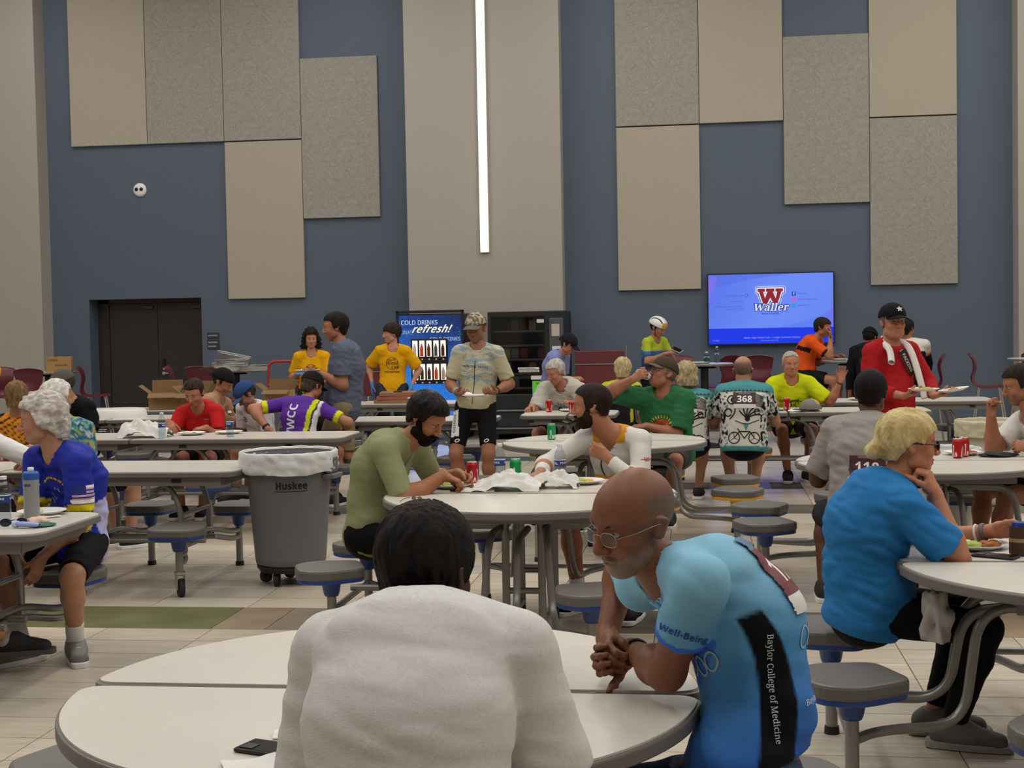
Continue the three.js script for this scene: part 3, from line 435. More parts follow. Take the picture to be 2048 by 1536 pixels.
{ // red hand truck, chair stack, cartons along the wall
  const red = mat(0xa8251f, 0.45);
  const h = thing('hand_truck', 'red tubular hand truck standing behind the rider in purple', 'hand truck', [-5.33, 0, -17.55], 0.15);
  part('frame', G.pipe([[-0.2, 0.1, 0], [-0.2, 1.2, -0.06], [0.2, 1.2, -0.06], [0.2, 0.1, 0]], 0.018, 0.1), red, h); for (const y of [0.35, 0.65, 0.9]) part('crossbar', G.bar([-0.2, y, -0.02], [0.2, y, -0.02], 0.013), red, h); part('toe_plate', G.box(0.42, 0.012, 0.2, 0, 0.03, 0.1), red, h); for (const s of [-1, 1]) part('wheel', G.cyl(0.11, 0.11, 0.05, 0, 0, 0, 20).rotateZ(Math.PI / 2).translate(s * 0.24, 0.11, -0.06), M.rubber, h);
  // red plastic crates stacked behind the man in slate
  const crate = G.merge([G.rbox(0.36, 0.012, 0.36, 0.004, 0, 0.006, 0), G.rbox(0.36, 0.1, 0.012, 0.004, 0, 0.05, 0.174), G.rbox(0.36, 0.1, 0.012, 0.004, 0, 0.05, -0.174), G.rbox(0.012, 0.1, 0.36, 0.004, 0.174, 0.05, 0), G.rbox(0.012, 0.1, 0.36, 0.004, -0.174, 0.05, 0)]);
  for (let i = 0; i < 12; i++) single('red_tray', `red plastic bread tray, number ${['one', 'two', 'three', 'four', 'five', 'six', 'seven', 'eight', 'nine', 'ten', 'eleven', 'twelve'][i]} up in the stack behind the man in slate`, 'tray', crate, mat(i % 3 ? 0x8c1f22 : 0xa02a28, 0.5), [-4.88 + 0.01 * (i % 2), i * 0.105, -18.0], 0.2 + 0.03 * (i % 3), 'red trays stacked by the wall');
  const maroonPanel = (x, z, w, hgt, y0, label) => { const t = thing('folded_bench', label, 'bench', [x, 0, z]); part('seat_panel', G.rbox(w, hgt * 0.62, 0.05, 0.01, 0, y0 + hgt * 0.31, 0), mat(0x6a2a2e, 0.55), t); part('back_panel', G.rbox(w, hgt * 0.34, 0.05, 0.01, 0, y0 + hgt * 0.82, 0.01), mat(0x642629, 0.55), t); part('rail', G.box(w, 0.018, 0.06, 0, y0 + hgt * 0.635, 0.005), M.steel, t); for (const s of [-1, 1]) { part('leg', G.pipe([[s * (w / 2 - 0.06), 0, 0.18], [s * (w / 2 - 0.06), y0, 0.02], [s * (w / 2 - 0.06), y0, -0.06], [s * (w / 2 - 0.06), 0, -0.22]], 0.016, 0.05), M.steel, t); } part('end_trim', G.bar([w / 2 + 0.01, y0, 0], [w / 2 + 0.03, y0 + hgt + 0.06, 0.02], 0.012), M.steel, t); return t; };
  maroonPanel(-1.32, -17.9, 0.62, 0.47, 0.8, 'maroon folding bench back beyond the person in lavender');
  maroonPanel(-4.22, -18.1, 0.4, 0.5, 0.72, 'maroon folding bench back beside the young volunteer');
  // carton on the left high table, open cartons by the door
  const card = mat(0x9b7a50, 0.85), cardD = mat(0x7d613f, 0.85);
  const ct = canvas(256, 160, (g, w, h) => { g.fillStyle = '#a5824f'; g.fillRect(0, 0, w, h); g.fillStyle = '#3c2a18'; g.font = 'italic bold 34px serif'; g.fillText('Fields', 14, 44); g.font = 'italic bold 30px serif'; g.fillText('Pizzeria', 90, 96); });
  const b = thing('cardboard_box', 'closed cardboard box with dark lettering on the high table', 'box', [-8.98, 1.073, -18.9], 0.35); part('carton', G.rbox(0.34, 0.21, 0.3, 0.004, 0, 0.105, 0), card, b); part('printed_side', new THREE.PlaneGeometry(0.335, 0.205).translate(0, 0.105, 0.1515), new THREE.MeshStandardMaterial({ map: ct, roughness: 0.85 }), b); part('tape', G.box(0.05, 0.002, 0.302, 0, 0.211, 0), mat(0xb39a70, 0.4), b);
  const open = (x, z, turn, s, label) => { const t = thing('open_carton', label, 'box', [x, 0.743, z], turn); const w = 0.34 * s, d = 0.3 * s, hh = 0.18 * s; part('carton', G.merge([G.box(w, 0.006, d, 0, 0.003, 0), G.box(w, hh, 0.006, 0, hh / 2, d / 2), G.box(w, hh, 0.006, 0, hh / 2, -d / 2), G.box(0.006, hh, d, w / 2, hh / 2, 0), G.box(0.006, hh, d, -w / 2, hh / 2, 0)]), card, t); const fl = (sx, sz, a) => { const f = part('flap', sx ? G.box(0.005, 0.14 * s, d, 0, 0.07 * s, 0) : G.box(w, 0.14 * s, 0.005, 0, 0.07 * s, 0), cardD, t); f.position.set(sx * w / 2, hh, sz * d / 2); if (sx) f.rotation.z = -sx * a; else f.rotation.x = sz * a; }; fl(1, 0, 0.5); fl(-1, 0, 0.9); fl(0, 1, 1.9); fl(0, -1, 0.2); };
  longTable(-7.6, -5.42, -15.3, M.seatBlue, 'long folding table carrying the open cardboard boxes by the door', { stools: 3 });
  open(-6.02, -15.3, 0.25, 1.0, 'open cardboard box with raised flaps nearest the dark door'); open(-5.63, -15.3, -0.1, 0.95, 'open cardboard box with flaps beside the woman in red\'s head'); open(-4.95, -16.1, 0.05, 0.9, 'open cardboard box behind the blue denim cap');
  // foil trays
  const foil = mat(0xc9c9c6, 0.25, { metalness: 0.85 }), tray = G.merge([G.box(0.42, 0.004, 0.26, 0, 0.002, 0), G.box(0.42, 0.06, 0.004, 0, 0.03, 0.13).rotateX(0.15), G.box(0.42, 0.06, 0.004, 0, 0.03, -0.13).rotateX(-0.15), G.box(0.004, 0.06, 0.26, 0.21, 0.03, 0).rotateZ(-0.1), G.box(0.004, 0.06, 0.26, -0.21, 0.03, 0).rotateZ(0.1), G.rbox(0.47, 0.006, 0.02, 0.002, 0, 0.06, 0.145), G.rbox(0.47, 0.006, 0.02, 0.002, 0, 0.06, -0.145), G.rbox(0.02, 0.006, 0.3, 0.002, 0.225, 0.06, 0), G.rbox(0.02, 0.006, 0.3, 0.002, -0.225, 0.06, 0)]);
  const where = ['at the bottom of the stack', 'second from the bottom', 'in the middle of the stack', 'second from the top', 'tilted on top of the stack'];
  for (let i = 0; i < 5; i++) { const o = single('foil_tray', `aluminium foil serving tray ${where[i]} on the high table`, 'tray', tray, foil, [-6.4 + i * 0.006, 1.075 + i * 0.026, -18.7], i * 0.12 - 0.2, 'foil trays stacked on the high table'); if (i === 4) { o.rotation.z = -0.22; o.position.y += 0.05; } if (i === 2) o.rotation.z = 0.05; }
  const st = single('foil_tray', 'aluminium foil serving tray lying apart beside the stack', 'tray', tray, foil, [-6.12, 1.075, -18.55], 0.9, 'foil trays stacked on the high table');
}
// ---------- people: signed-distance bodies meshed with surface nets ----------
const lerp = (a, b, t) => a + (b - a) * t, clamp = (x, a, b) => x < a ? a : x > b ? b : x;
const smin = (a, b, k) => { const h = Math.max(k - Math.abs(a - b), 0) / k; return Math.min(a, b) - h * h * k * 0.25; };
const smax = (a, b, k) => -smin(-a, -b, k);
class Field {
  constructor(k = 0.03) { this.p = []; this.k = k; this.post = null; }
  // tapered capsule, optional cut plane {c, n}: material kept where (p-c).n < 0
  cap(a, b, ra, rb, o = {}) { this.p.push(mkPrim(a, b, [ra, rb], [ra, rb], null, o)); return this; }
  // tapered elliptic capsule: radii along u (ru) and across (rv)
  ell(a, b, u, ru, rv, o = {}) { this.p.push(mkPrim(a, b, ru, rv, u, o)); return this; }
  box() { const mn = V(1e9, 1e9, 1e9), mx = V(-1e9, -1e9, -1e9); for (const q of this.p) { if (q.sub) continue; const r = q.R + 0.03; for (const e of [q.a, q.b]) { mn.min(V(e.x - r, e.y - r, e.z - r)); mx.max(V(e.x + r, e.y + r, e.z + r)); } } return [mn, mx]; }
  at(x, y, z) {
    let d = 1e3;
    for (const q of this.p) {
      const cx = x - q.cx, cy = y - q.cy, cz = z - q.cz;
      if (!q.sub) { const lb = Math.sqrt(cx * cx + cy * cy + cz * cz) - q.bR; if (lb > d + 0.08 && lb > 0.02) continue; }
      let e = primDist(q, x, y, z);
      if (q.cut) for (const c of q.cut) { const s = (x - c.c.x) * c.n.x + (y - c.c.y) * c.n.y + (z - c.c.z) * c.n.z; if (s > e) e = s; }
      if (q.sub) d = smax(d, -e, q.k ?? this.k); else d = smin(d, e, q.k ?? this.k);
    }
    return this.post ? this.post(d, x, y, z) : d;
  }
}
function mkPrim(a, b, ru, rv, u, o) {
  const q = { a, b, ax: a.x, ay: a.y, az: a.z, dx: b.x - a.x, dy: b.y - a.y, dz: b.z - a.z, ru, rv, ...o };
  q.l2 = q.dx * q.dx + q.dy * q.dy + q.dz * q.dz; q.R = Math.max(...ru, ...rv); q.cx = (a.x + b.x) / 2; q.cy = (a.y + b.y) / 2; q.cz = (a.z + b.z) / 2; q.bR = q.R + Math.sqrt(q.l2) / 2;
  if (u) {
    const w = q.l2 > 1e-9 ? V(q.dx, q.dy, q.dz).normalize() : (o.w || V(0, 1, 0)).clone(); const uu = u.clone().addScaledVector(w, -u.dot(w)).normalize(), v = V(0, 0, 0).crossVectors(w, uu);
    q.u = uu; q.v = v; q.w = w; q.flat = true; q.rw = o.rw;
  }
  return q;
}
function primDist(q, x, y, z) {
  const px = x - q.ax, py = y - q.ay, pz = z - q.az; let t = q.l2 > 1e-9 ? (px * q.dx + py * q.dy + pz * q.dz) / q.l2 : 0; t = t < 0 ? 0 : t > 1 ? 1 : t;
  const ox = px - q.dx * t, oy = py - q.dy * t, oz = pz - q.dz * t, ru = q.ru[0] + (q.ru[1] - q.ru[0]) * t;
  if (!q.flat) return Math.sqrt(ox * ox + oy * oy + oz * oz) - ru;
  const rv = q.rv[0] + (q.rv[1] - q.rv[0]) * t, rw = q.rw ?? Math.min(ru, rv);
  const du = (ox * q.u.x + oy * q.u.y + oz * q.u.z), dv = (ox * q.v.x + oy * q.v.y + oz * q.v.z), dw = (ox * q.w.x + oy * q.w.y + oz * q.w.z);
  const a = du / ru, b = dv / rv, c = dw / rw, k0 = Math.sqrt(a * a + b * b + c * c); if (k0 < 1e-6) return -Math.min(ru, rv);
  const k1 = Math.sqrt(a * a / (ru * ru) + b * b / (rv * rv) + c * c / (rw * rw)); return k0 * (k0 - 1) / k1;
}
// surface nets; returns indexed geometry with normals from the field
function netMesh(field, cell, o = {}) {
  const f = typeof field === 'function' ? field : (x, y, z) => field.at(x, y, z), [mn, mx] = o.box || field.box();
  const nx = Math.ceil((mx.x - mn.x) / cell) + 2, ny = Math.ceil((mx.y - mn.y) / cell) + 2, nz = Math.ceil((mx.z - mn.z) / cell) + 2;
  const F = new Float32Array(nx * ny * nz), B = 5, thr = B * cell * 0.87 * 1.5 + 0.01, sy = nx, sz = nx * ny;
  for (let k = 0; k < nz; k += B) for (let j = 0; j < ny; j += B) for (let i = 0; i < nx; i += B) {
    const d = f(mn.x + (i + B / 2) * cell, mn.y + (j + B / 2) * cell, mn.z + (k + B / 2) * cell), skip = Math.abs(d) > thr;
    const ie = Math.min(nx, i + B), je = Math.min(ny, j + B), ke = Math.min(nz, k + B);
    for (let c = k; c < ke; c++) for (let b = j; b < je; b++) for (let a = i; a < ie; a++) F[c * sz + b * sy + a] = skip ? d : f(mn.x + a * cell, mn.y + b * cell, mn.z + c * cell);
  }
  const id = new Int32Array(nx * ny * nz).fill(-1), pos = [], idx = [];
  for (let k = 0; k < nz - 1; k++) for (let j = 0; j < ny - 1; j++) for (let i = 0; i < nx - 1; i++) {
    const o0 = k * sz + j * sy + i; let m = 0; const v = [F[o0], F[o0 + 1], F[o0 + sy], F[o0 + sy + 1], F[o0 + sz], F[o0 + sz + 1], F[o0 + sz + sy], F[o0 + sz + sy + 1]];
    for (let c = 0; c < 8; c++) if (v[c] < 0) m |= 1 << c; if (m === 0 || m === 255) continue;
    let n = 0, X = 0, Y = 0, Z = 0;
    for (const [p, q] of EDGES) { const s = v[p] < 0, t = v[q] < 0; if (s === t) continue; const g = v[p] / (v[p] - v[q]); X += lerp(p & 1, q & 1, g); Y += lerp((p >> 1) & 1, (q >> 1) & 1, g); Z += lerp(p >> 2, q >> 2, g); n++; }
    id[o0] = pos.length / 3; pos.push(mn.x + (i + X / n) * cell, mn.y + (j + Y / n) * cell, mn.z + (k + Z / n) * cell);
  }
  const quad = (a, b, c, d, flip) => { if (a < 0 || b < 0 || c < 0 || d < 0) return; flip ? idx.push(a, c, b, b, c, d) : idx.push(a, b, c, b, d, c); };
  for (let k = 1; k < nz - 1; k++) for (let j = 1; j < ny - 1; j++) for (let i = 1; i < nx - 1; i++) {
    const o0 = k * sz + j * sy + i, s = F[o0] < 0;
    if (s !== F[o0 + 1] < 0) quad(id[o0 - sy - sz], id[o0 - sz], id[o0 - sy], id[o0], !s);
    if (s !== F[o0 + sy] < 0) quad(id[o0 - 1 - sz], id[o0 - 1], id[o0 - sz], id[o0], !s);
    if (s !== F[o0 + sz] < 0) quad(id[o0 - 1 - sy], id[o0 - sy], id[o0 - 1], id[o0], !s);
  }
  const g = new THREE.BufferGeometry(); g.setAttribute('position', new THREE.Float32BufferAttribute(pos, 3)); g.setIndex(idx); g.computeVertexNormals();
  if (o.color) { const c = new Float32Array(pos.length), N = g.attributes.normal; for (let i = 0; i < pos.length; i += 3) { const q = o.color(pos[i], pos[i + 1], pos[i + 2], N.array[i], N.array[i + 1], N.array[i + 2]); c[i] = q[0]; c[i + 1] = q[1]; c[i + 2] = q[2]; } g.setAttribute('color', new THREE.BufferAttribute(c, 3)); }
  return g;
}
const EDGES = [[0, 1], [2, 3], [4, 5], [6, 7], [0, 2], [1, 3], [4, 6], [5, 7], [0, 4], [1, 5], [2, 6], [3, 7]];
const rgb = c => { const k = new THREE.Color(c); return [k.r, k.g, k.b]; };
const mix3 = (a, b, t) => [lerp(a[0], b[0], t), lerp(a[1], b[1], t), lerp(a[2], b[2], t)];
const face = d => V(Math.sin(d * D2R), 0, Math.cos(d * D2R));
const UP = V(0, 1, 0);
function ik(a, t, l1, l2, pole) { // joint position between a and t; t is pulled in when out of reach
  const d = t.clone().sub(a); let L = d.length(); const m = (l1 + l2) * 0.995; if (L > m) { d.setLength(m); L = m; t = a.clone().add(d); } if (L < Math.abs(l1 - l2) + 0.02) { L = Math.abs(l1 - l2) + 0.02; d.setLength(L); t = a.clone().add(d); }
  const x = (l1 * l1 - l2 * l2 + L * L) / (2 * L), h = Math.sqrt(Math.max(0, l1 * l1 - x * x)), n = d.normalize(), p = pole.clone().addScaledVector(n, -pole.dot(n)).normalize();
  return [a.clone().addScaledVector(n, x).addScaledVector(p, h), t];
}
const matCache = {};
const WEAVE = noiseTex(256, (u, v, i, j) => { const k = 128 + 36 * ns(u * 40, v * 120, 3) + 30 * (hash2(i, j) - 0.5) + 26 * tn(u, v, 12); return [k, k, k]; }, { data: true }); const HEATHER = noiseTex(512, (u, v, i, j) => { const st = 0.6 * tn(u, v, 60, 3) + 0.6 * ns(u * 40, v * 200, 9) + 0.5 * tn(u, v, 20, 8); const k = 236 + 10 * st + 16 * (hash2(i, j) - 0.5); return [k, k, k].map(x => Math.min(255, x)); });
function vmat(rough, o = {}, cloth = false) { if (cloth) return matCache['cloth' + rough] ||= new THREE.MeshPhysicalMaterial({ specularIntensity: 0.3, color: 0xffffff, vertexColors: true, roughness: rough, bumpMap: WEAVE, bumpScale: 0.0012 }); const k = rough + JSON.stringify(o); return matCache[k] ||= new THREE.MeshPhysicalMaterial({ color: 0xffffff, vertexColors: true, roughness: rough, ...o }); }
const EYE = (() => { const g = new THREE.SphereGeometry(0.0118, 14, 12), p = g.attributes.position, c = []; for (let i = 0; i < p.count; i++) { const a = Math.acos(clamp(p.getZ(i) / 0.0118, -1, 1)); c.push(...(a < 0.22 ? [0.004, 0.004, 0.004] : a < 0.62 ? [0.04, 0.02, 0.01] : [0.36, 0.32, 0.29])); } g.setAttribute('color', new THREE.Float32BufferAttribute(c, 3)); return g; })();
// head in its own frame: face towards +z, eyes at y = 0.004
function headField(o, hs) {
  const F = new Field(0.02), v = (x, y, z) => V(x * hs, y * hs, z * hs), X = V(1, 0, 0), jw = o.jaw ?? 1, ch = o.cheek ?? 1;
  const e = (x, y, z, a, b, c, oo = {}) => F.ell(v(x, y, z), v(x, y, z), X, [a * hs, a * hs], [c * hs, c * hs], { w: UP, rw: b * hs, ...oo });
  e(0, 0.033, -0.017, 0.0765, 0.086, 0.098); e(0, 0.02, 0.02, 0.068, 0.08, 0.072);
  e(0, -0.045, 0.026, 0.058 * jw, 0.07, 0.062); e(0, -0.09, 0.052, 0.03 * jw, 0.026, 0.03);
  for (const s of [-1, 1]) { e(s * 0.046 * jw, -0.062, 0.008, 0.022, 0.028, 0.034); e(s * 0.038, -0.026, 0.058, 0.024 * ch, 0.024, 0.026); }
  F.cap(v(-0.036, 0.026, 0.072), v(0.036, 0.026, 0.072), 0.013 * hs, 0.013 * hs, { k: 0.015 * hs });
  for (const s of [-1, 1]) e(s * 0.032, 0.005, 0.098, 0.02, 0.0115, 0.017, { sub: true, k: 0.014 * hs });
  F.cap(v(0, 0.016, 0.084), v(0, -0.03, 0.108), 0.0085 * hs, 0.0125 * hs, { k: 0.012 * hs }); for (const s of [-1, 1]) e(s * 0.0125, -0.035, 0.098, 0.009, 0.0085, 0.011, { k: 0.006 * hs });
  e(0, -0.0595, 0.083, 0.024, 0.007, 0.012, { k: 0.006 * hs }); e(0, -0.0715, 0.081, 0.021, 0.008, 0.012, { k: 0.006 * hs }); e(0, -0.0652, 0.098, 0.026, 0.0016, 0.009, { sub: true, k: 0.003 });
  for (const s of [-1, 1]) { const u = V(1, 0, 0.35 * s).normalize(); F.ell(v(s * 0.08, 0.012, -0.02), v(s * 0.076, -0.022, -0.008), u, [0.0085 * hs, 0.0075 * hs], [0.02 * hs, 0.013 * hs], { k: 0.006 * hs }); F.ell(v(s * 0.09, 0.008, -0.012), v(s * 0.088, -0.008, -0.008), u, [0.007 * hs, 0.006 * hs], [0.012 * hs, 0.009 * hs], { sub: true, k: 0.004 * hs }); }
  if (o.chub) e(0, -0.085, 0.02, 0.058 * o.chub, 0.03, 0.045, { k: 0.03 });
  return F;
}
function headColor(sk, o, hs) {
  const lip = mix3(sk, rgb(o.lip || 0x8a4038), 0.45), rosy = mix3(sk, rgb(0xb0553f), 0.22), stub = o.stubble ? rgb(o.stubbleColor || 0x3a312c) : null, greyCut = o.shaved ? rgb(o.shaved) : null;
  return (x, y, z) => {
    x /= hs; y /= hs; z /= hs; let c = mix3(sk, [sk[0] * 0.9, sk[1] * 0.86, sk[2] * 0.84], clamp(0.5 + ns(x * 60, y * 60, z * 60) * 0.9, 0, 1));
    const chk = Math.hypot(Math.abs(x) - 0.04, y + 0.028, z - 0.075), ns_ = Math.hypot(x, y + 0.03, z - 0.105); c = mix3(c, rosy, clamp(1.2 - chk / 0.026, 0, 1) * 0.7); c = mix3(c, rosy, clamp(1.3 - ns_ / 0.02, 0, 1) * 0.6);
    if (z > 0.07 && Math.abs(x) < 0.024 && y < -0.053 && y > -0.079) c = mix3(c, lip, clamp(1.4 - Math.hypot(x / 0.024, (y + 0.066) / 0.012), 0, 1) * 1.6 > 1 ? 1 : clamp(1.4 - Math.hypot(x / 0.024, (y + 0.066) / 0.012), 0, 1));
    if (stub && y < -0.03 && z > -0.01) { const m = clamp((-0.035 - y) / 0.02, 0, 1) * (Math.hypot(Math.abs(x) - 0.028, y + 0.035, z - 0.085) > 0.028 ? 1 : 0.2); c = mix3(c, stub, m * o.stubble * (0.7 + 0.6 * ns(x * 300, y * 300, z * 300))); }
    if (greyCut) { const hl = z > 0.02 ? 0.2 : -0.03; const m = (o.shavedTop ? 1 : clamp((0.085 - y) / 0.03, 0, 1)) * clamp((-(z - 0.01)) / 0.02 + 0.4, 0, 1) * clamp((y + 0.055 + (z < -0.05 ? 0.03 : 0)) / 0.02, 0, 1) * (Math.abs(x) > 0.07 && z > -0.035 && y < 0.03 ? 0.3 : 1); c = mix3(c, greyCut, clamp(m * (0.75 + 0.7 * ns(x * 350, y * 350, z * 350)), 0, 0.9)); }
    return c;
  };
}
function pw(z, pts) { if (z >= pts[0][0]) return pts[0][1]; for (let i = 1; i < pts.length; i++) if (z >= pts[i][0]) return lerp(pts[i][1], pts[i - 1][1], (z - pts[i][0]) / (pts[i - 1][0] - pts[i][0])); return pts[pts.length - 1][1]; }
function hairField(h, hs) { // returns {f, box}
  const F = new Field(0.015), v = (x, y, z) => V(x * hs, y * hs, z * hs), X = V(1, 0, 0), e = (x, y, z, a, b, c, oo = {}) => F.ell(v(x, y, z), v(x, y, z), X, [a * hs, a * hs], [c * hs, c * hs], { w: UP, rw: b * hs, ...oo });
  const t = h.t ?? 0.012; let line = h.line || [[0.06, 0.07], [0.03, 0.055], [0.022, -0.015], [0.0, -0.005], [-0.035, -0.025], [-0.06, -0.075], [-0.2, -0.085]];
  e(0, 0.033, -0.017, 0.0765 + t * 0.9, 0.086 + t * 1.1, 0.098 + t); e(0, 0.03, 0.015, 0.068 + t * 0.8, 0.08 + t, 0.072 + t * 0.7);
  if (h.nape) e(0, -0.04, -0.055, 0.06, 0.06, 0.045);
  for (const q of h.add || []) F.ell(v(...q[0]), v(...q[1]), X, [q[2] * hs, q[3] * hs], [(q[4] ?? q[2]) * hs, (q[5] ?? q[3]) * hs], { k: 0.02 });
  const amp = (h.amp ?? 0.004) * hs, fr = h.fr ?? 70, sx = h.sx ?? 1, sy = h.sy ?? 0.5, sz = h.sz ?? 0.6, bald = h.bald;
  F.post = (d, x, y, z) => {
    const X_ = x / hs, Y = y / hs, Z = z / hs; if (d > 0.045 || d < -0.045) ; else if (h.curly) d += amp * (ns(X_ * fr * sx, Y * fr * sy, Z * fr * sz) + 0.6 * ns(X_ * fr * 2.1 * sx, Y * fr * 2.1 * sy + 7, Z * fr * 2.1 * sz)); else { const th = Math.atan2(X_, Z + 0.03) + 0.25 * ns(X_ * 14, Y * 14, Z * 14), rad = Math.hypot(X_, Z + 0.03); d += amp * (0.7 * ns(th * 5, Y * 14, 2) + 0.5 * ns(th * 16 * clamp(rad * 14, 0.2, 1), Y * 22, rad * 30) + 0.3 * ns(X_ * 130, Y * 50, Z * 130)); }
    let g = pw(Z, line); if (h.side) { const s = h.side(X_, Y, Z); if (s !== undefined) g = s; }
    const jag = (h.jag ?? 0.007) * ns(X_ * 120, 3, Z * 120); d = Math.max(d, (g + jag - Y) * hs * 0.8);
    if (bald) { const b = Math.hypot(X_ / bald[0], (Z - bald[2]) / bald[1]); if (Y > 0.03) d = Math.max(d, (1 - b) * 0.05 * hs); }
    return d;
  };
  return F;
}
// hand prims. w wrist, d finger direction, n palm normal (out of the palm), side: +1 left hand, -1 right
function handField(F, w, d, n, side, o = {}, s = 1) {
  d = d.clone().normalize(); n = n.clone().addScaledVector(d, -n.dot(d)).normalize(); const x = V(0, 0, 0).crossVectors(d, n).multiplyScalar(o.flip ? -1 : 1).multiplyScalar(side); // thumb side
  const P = (a, b, c) => w.clone().addScaledVector(d, a * s).addScaledVector(x, b * s).addScaledVector(n, c * s), curl = o.curl ?? 0.35, spread = o.spread ?? 0.12, k = { k: 0.007 };
  F.ell(P(0.0, 0, 0), P(0.03, 0, 0), x, [0.026 * s, 0.031 * s], [0.019 * s, 0.016 * s], { k: 0.02 });
  F.ell(P(0.03, 0.0, 0), P(0.082, 0, 0), x, [0.034 * s, 0.039 * s], [0.016 * s, 0.0125 * s], { k: 0.012 });
  F.cap(P(0.025, 0.024, 0.008), P(0.05, 0.03, 0.008), 0.016 * s, 0.013 * s, { k: 0.012 });
  const L = [0.071, 0.079, 0.073, 0.057], off = [0.0295, 0.0105, -0.0095, -0.0285];
  for (let i = 0; i < 4; i++) {
    const sp = spread * (1.5 - i) / 1.5, c = (o.curls ? o.curls[i] : curl); let dir = d.clone().addScaledVector(x, sp).normalize(), p = P(0.087 - (i === 3 ? 0.008 : i === 0 ? 0.003 : 0), off[i], 0.001); const ax = V(0, 0, 0).crossVectors(dir, n).normalize(), seg = [0.44, 0.31, 0.25], ang = [c * 0.85, c * 1.15, c * 0.75], r = [0.0094, 0.0084, 0.0076, 0.0066].map(q => q * s * (i === 3 ? 0.88 : 1));
    for (let j = 0; j < 3; j++) { dir = dir.clone().applyAxisAngle(ax, ang[j]); const q = p.clone().addScaledVector(dir, L[i] * seg[j] * s); F.cap(p, q, r[j], r[j + 1], k); p = q; }
  }
  const tc = o.thumb ?? 0.35; let p = P(0.028, 0.027, 0.008), dir = d.clone().multiplyScalar(0.72).addScaledVector(x, 0.62 - tc * 0.5).addScaledVector(n, 0.25 + tc * 0.45).normalize(); const ax = V(0, 0, 0).crossVectors(dir, x.clone().negate().addScaledVector(n, 0.5)).normalize();
  for (const [l, a, r0, r1] of [[0.042, 0, 0.0125, 0.0108], [0.032, tc * 0.5, 0.0108, 0.0098], [0.026, tc * 0.7, 0.0098, 0.0075]]) { dir = dir.clone().applyAxisAngle(ax, a); const q = p.clone().addScaledVector(dir, l * s); F.cap(p, q, r0 * s, r1 * s, { k: 0.008 }); p = q; }
  return x;
}
function folds(o) { // cloth relief added to a garment's field
  const a = o.amp ?? 0.006, fx = o.fx ?? 9, fy = o.fy ?? 21, s = o.seed ?? 0, c = o.axis;
  return (d, x, y, z) => { if (d > 0.024 || d < -0.024) return d; const n = ns(x * fx + s + 0.6 * ns(x * 3, y * 3, z * 3 + s), y * fy + s * 1.7 + x * 5, z * fx - s), m = ns(x * fx * 2.3 + s * 3, y * fy * 1.9, z * fx * 2.1); return d + a * (1.0 - 2 * Math.abs(n)) * 0.9 + a * 0.35 * m - a * 0.3; };
}
const PEOPLE = {};
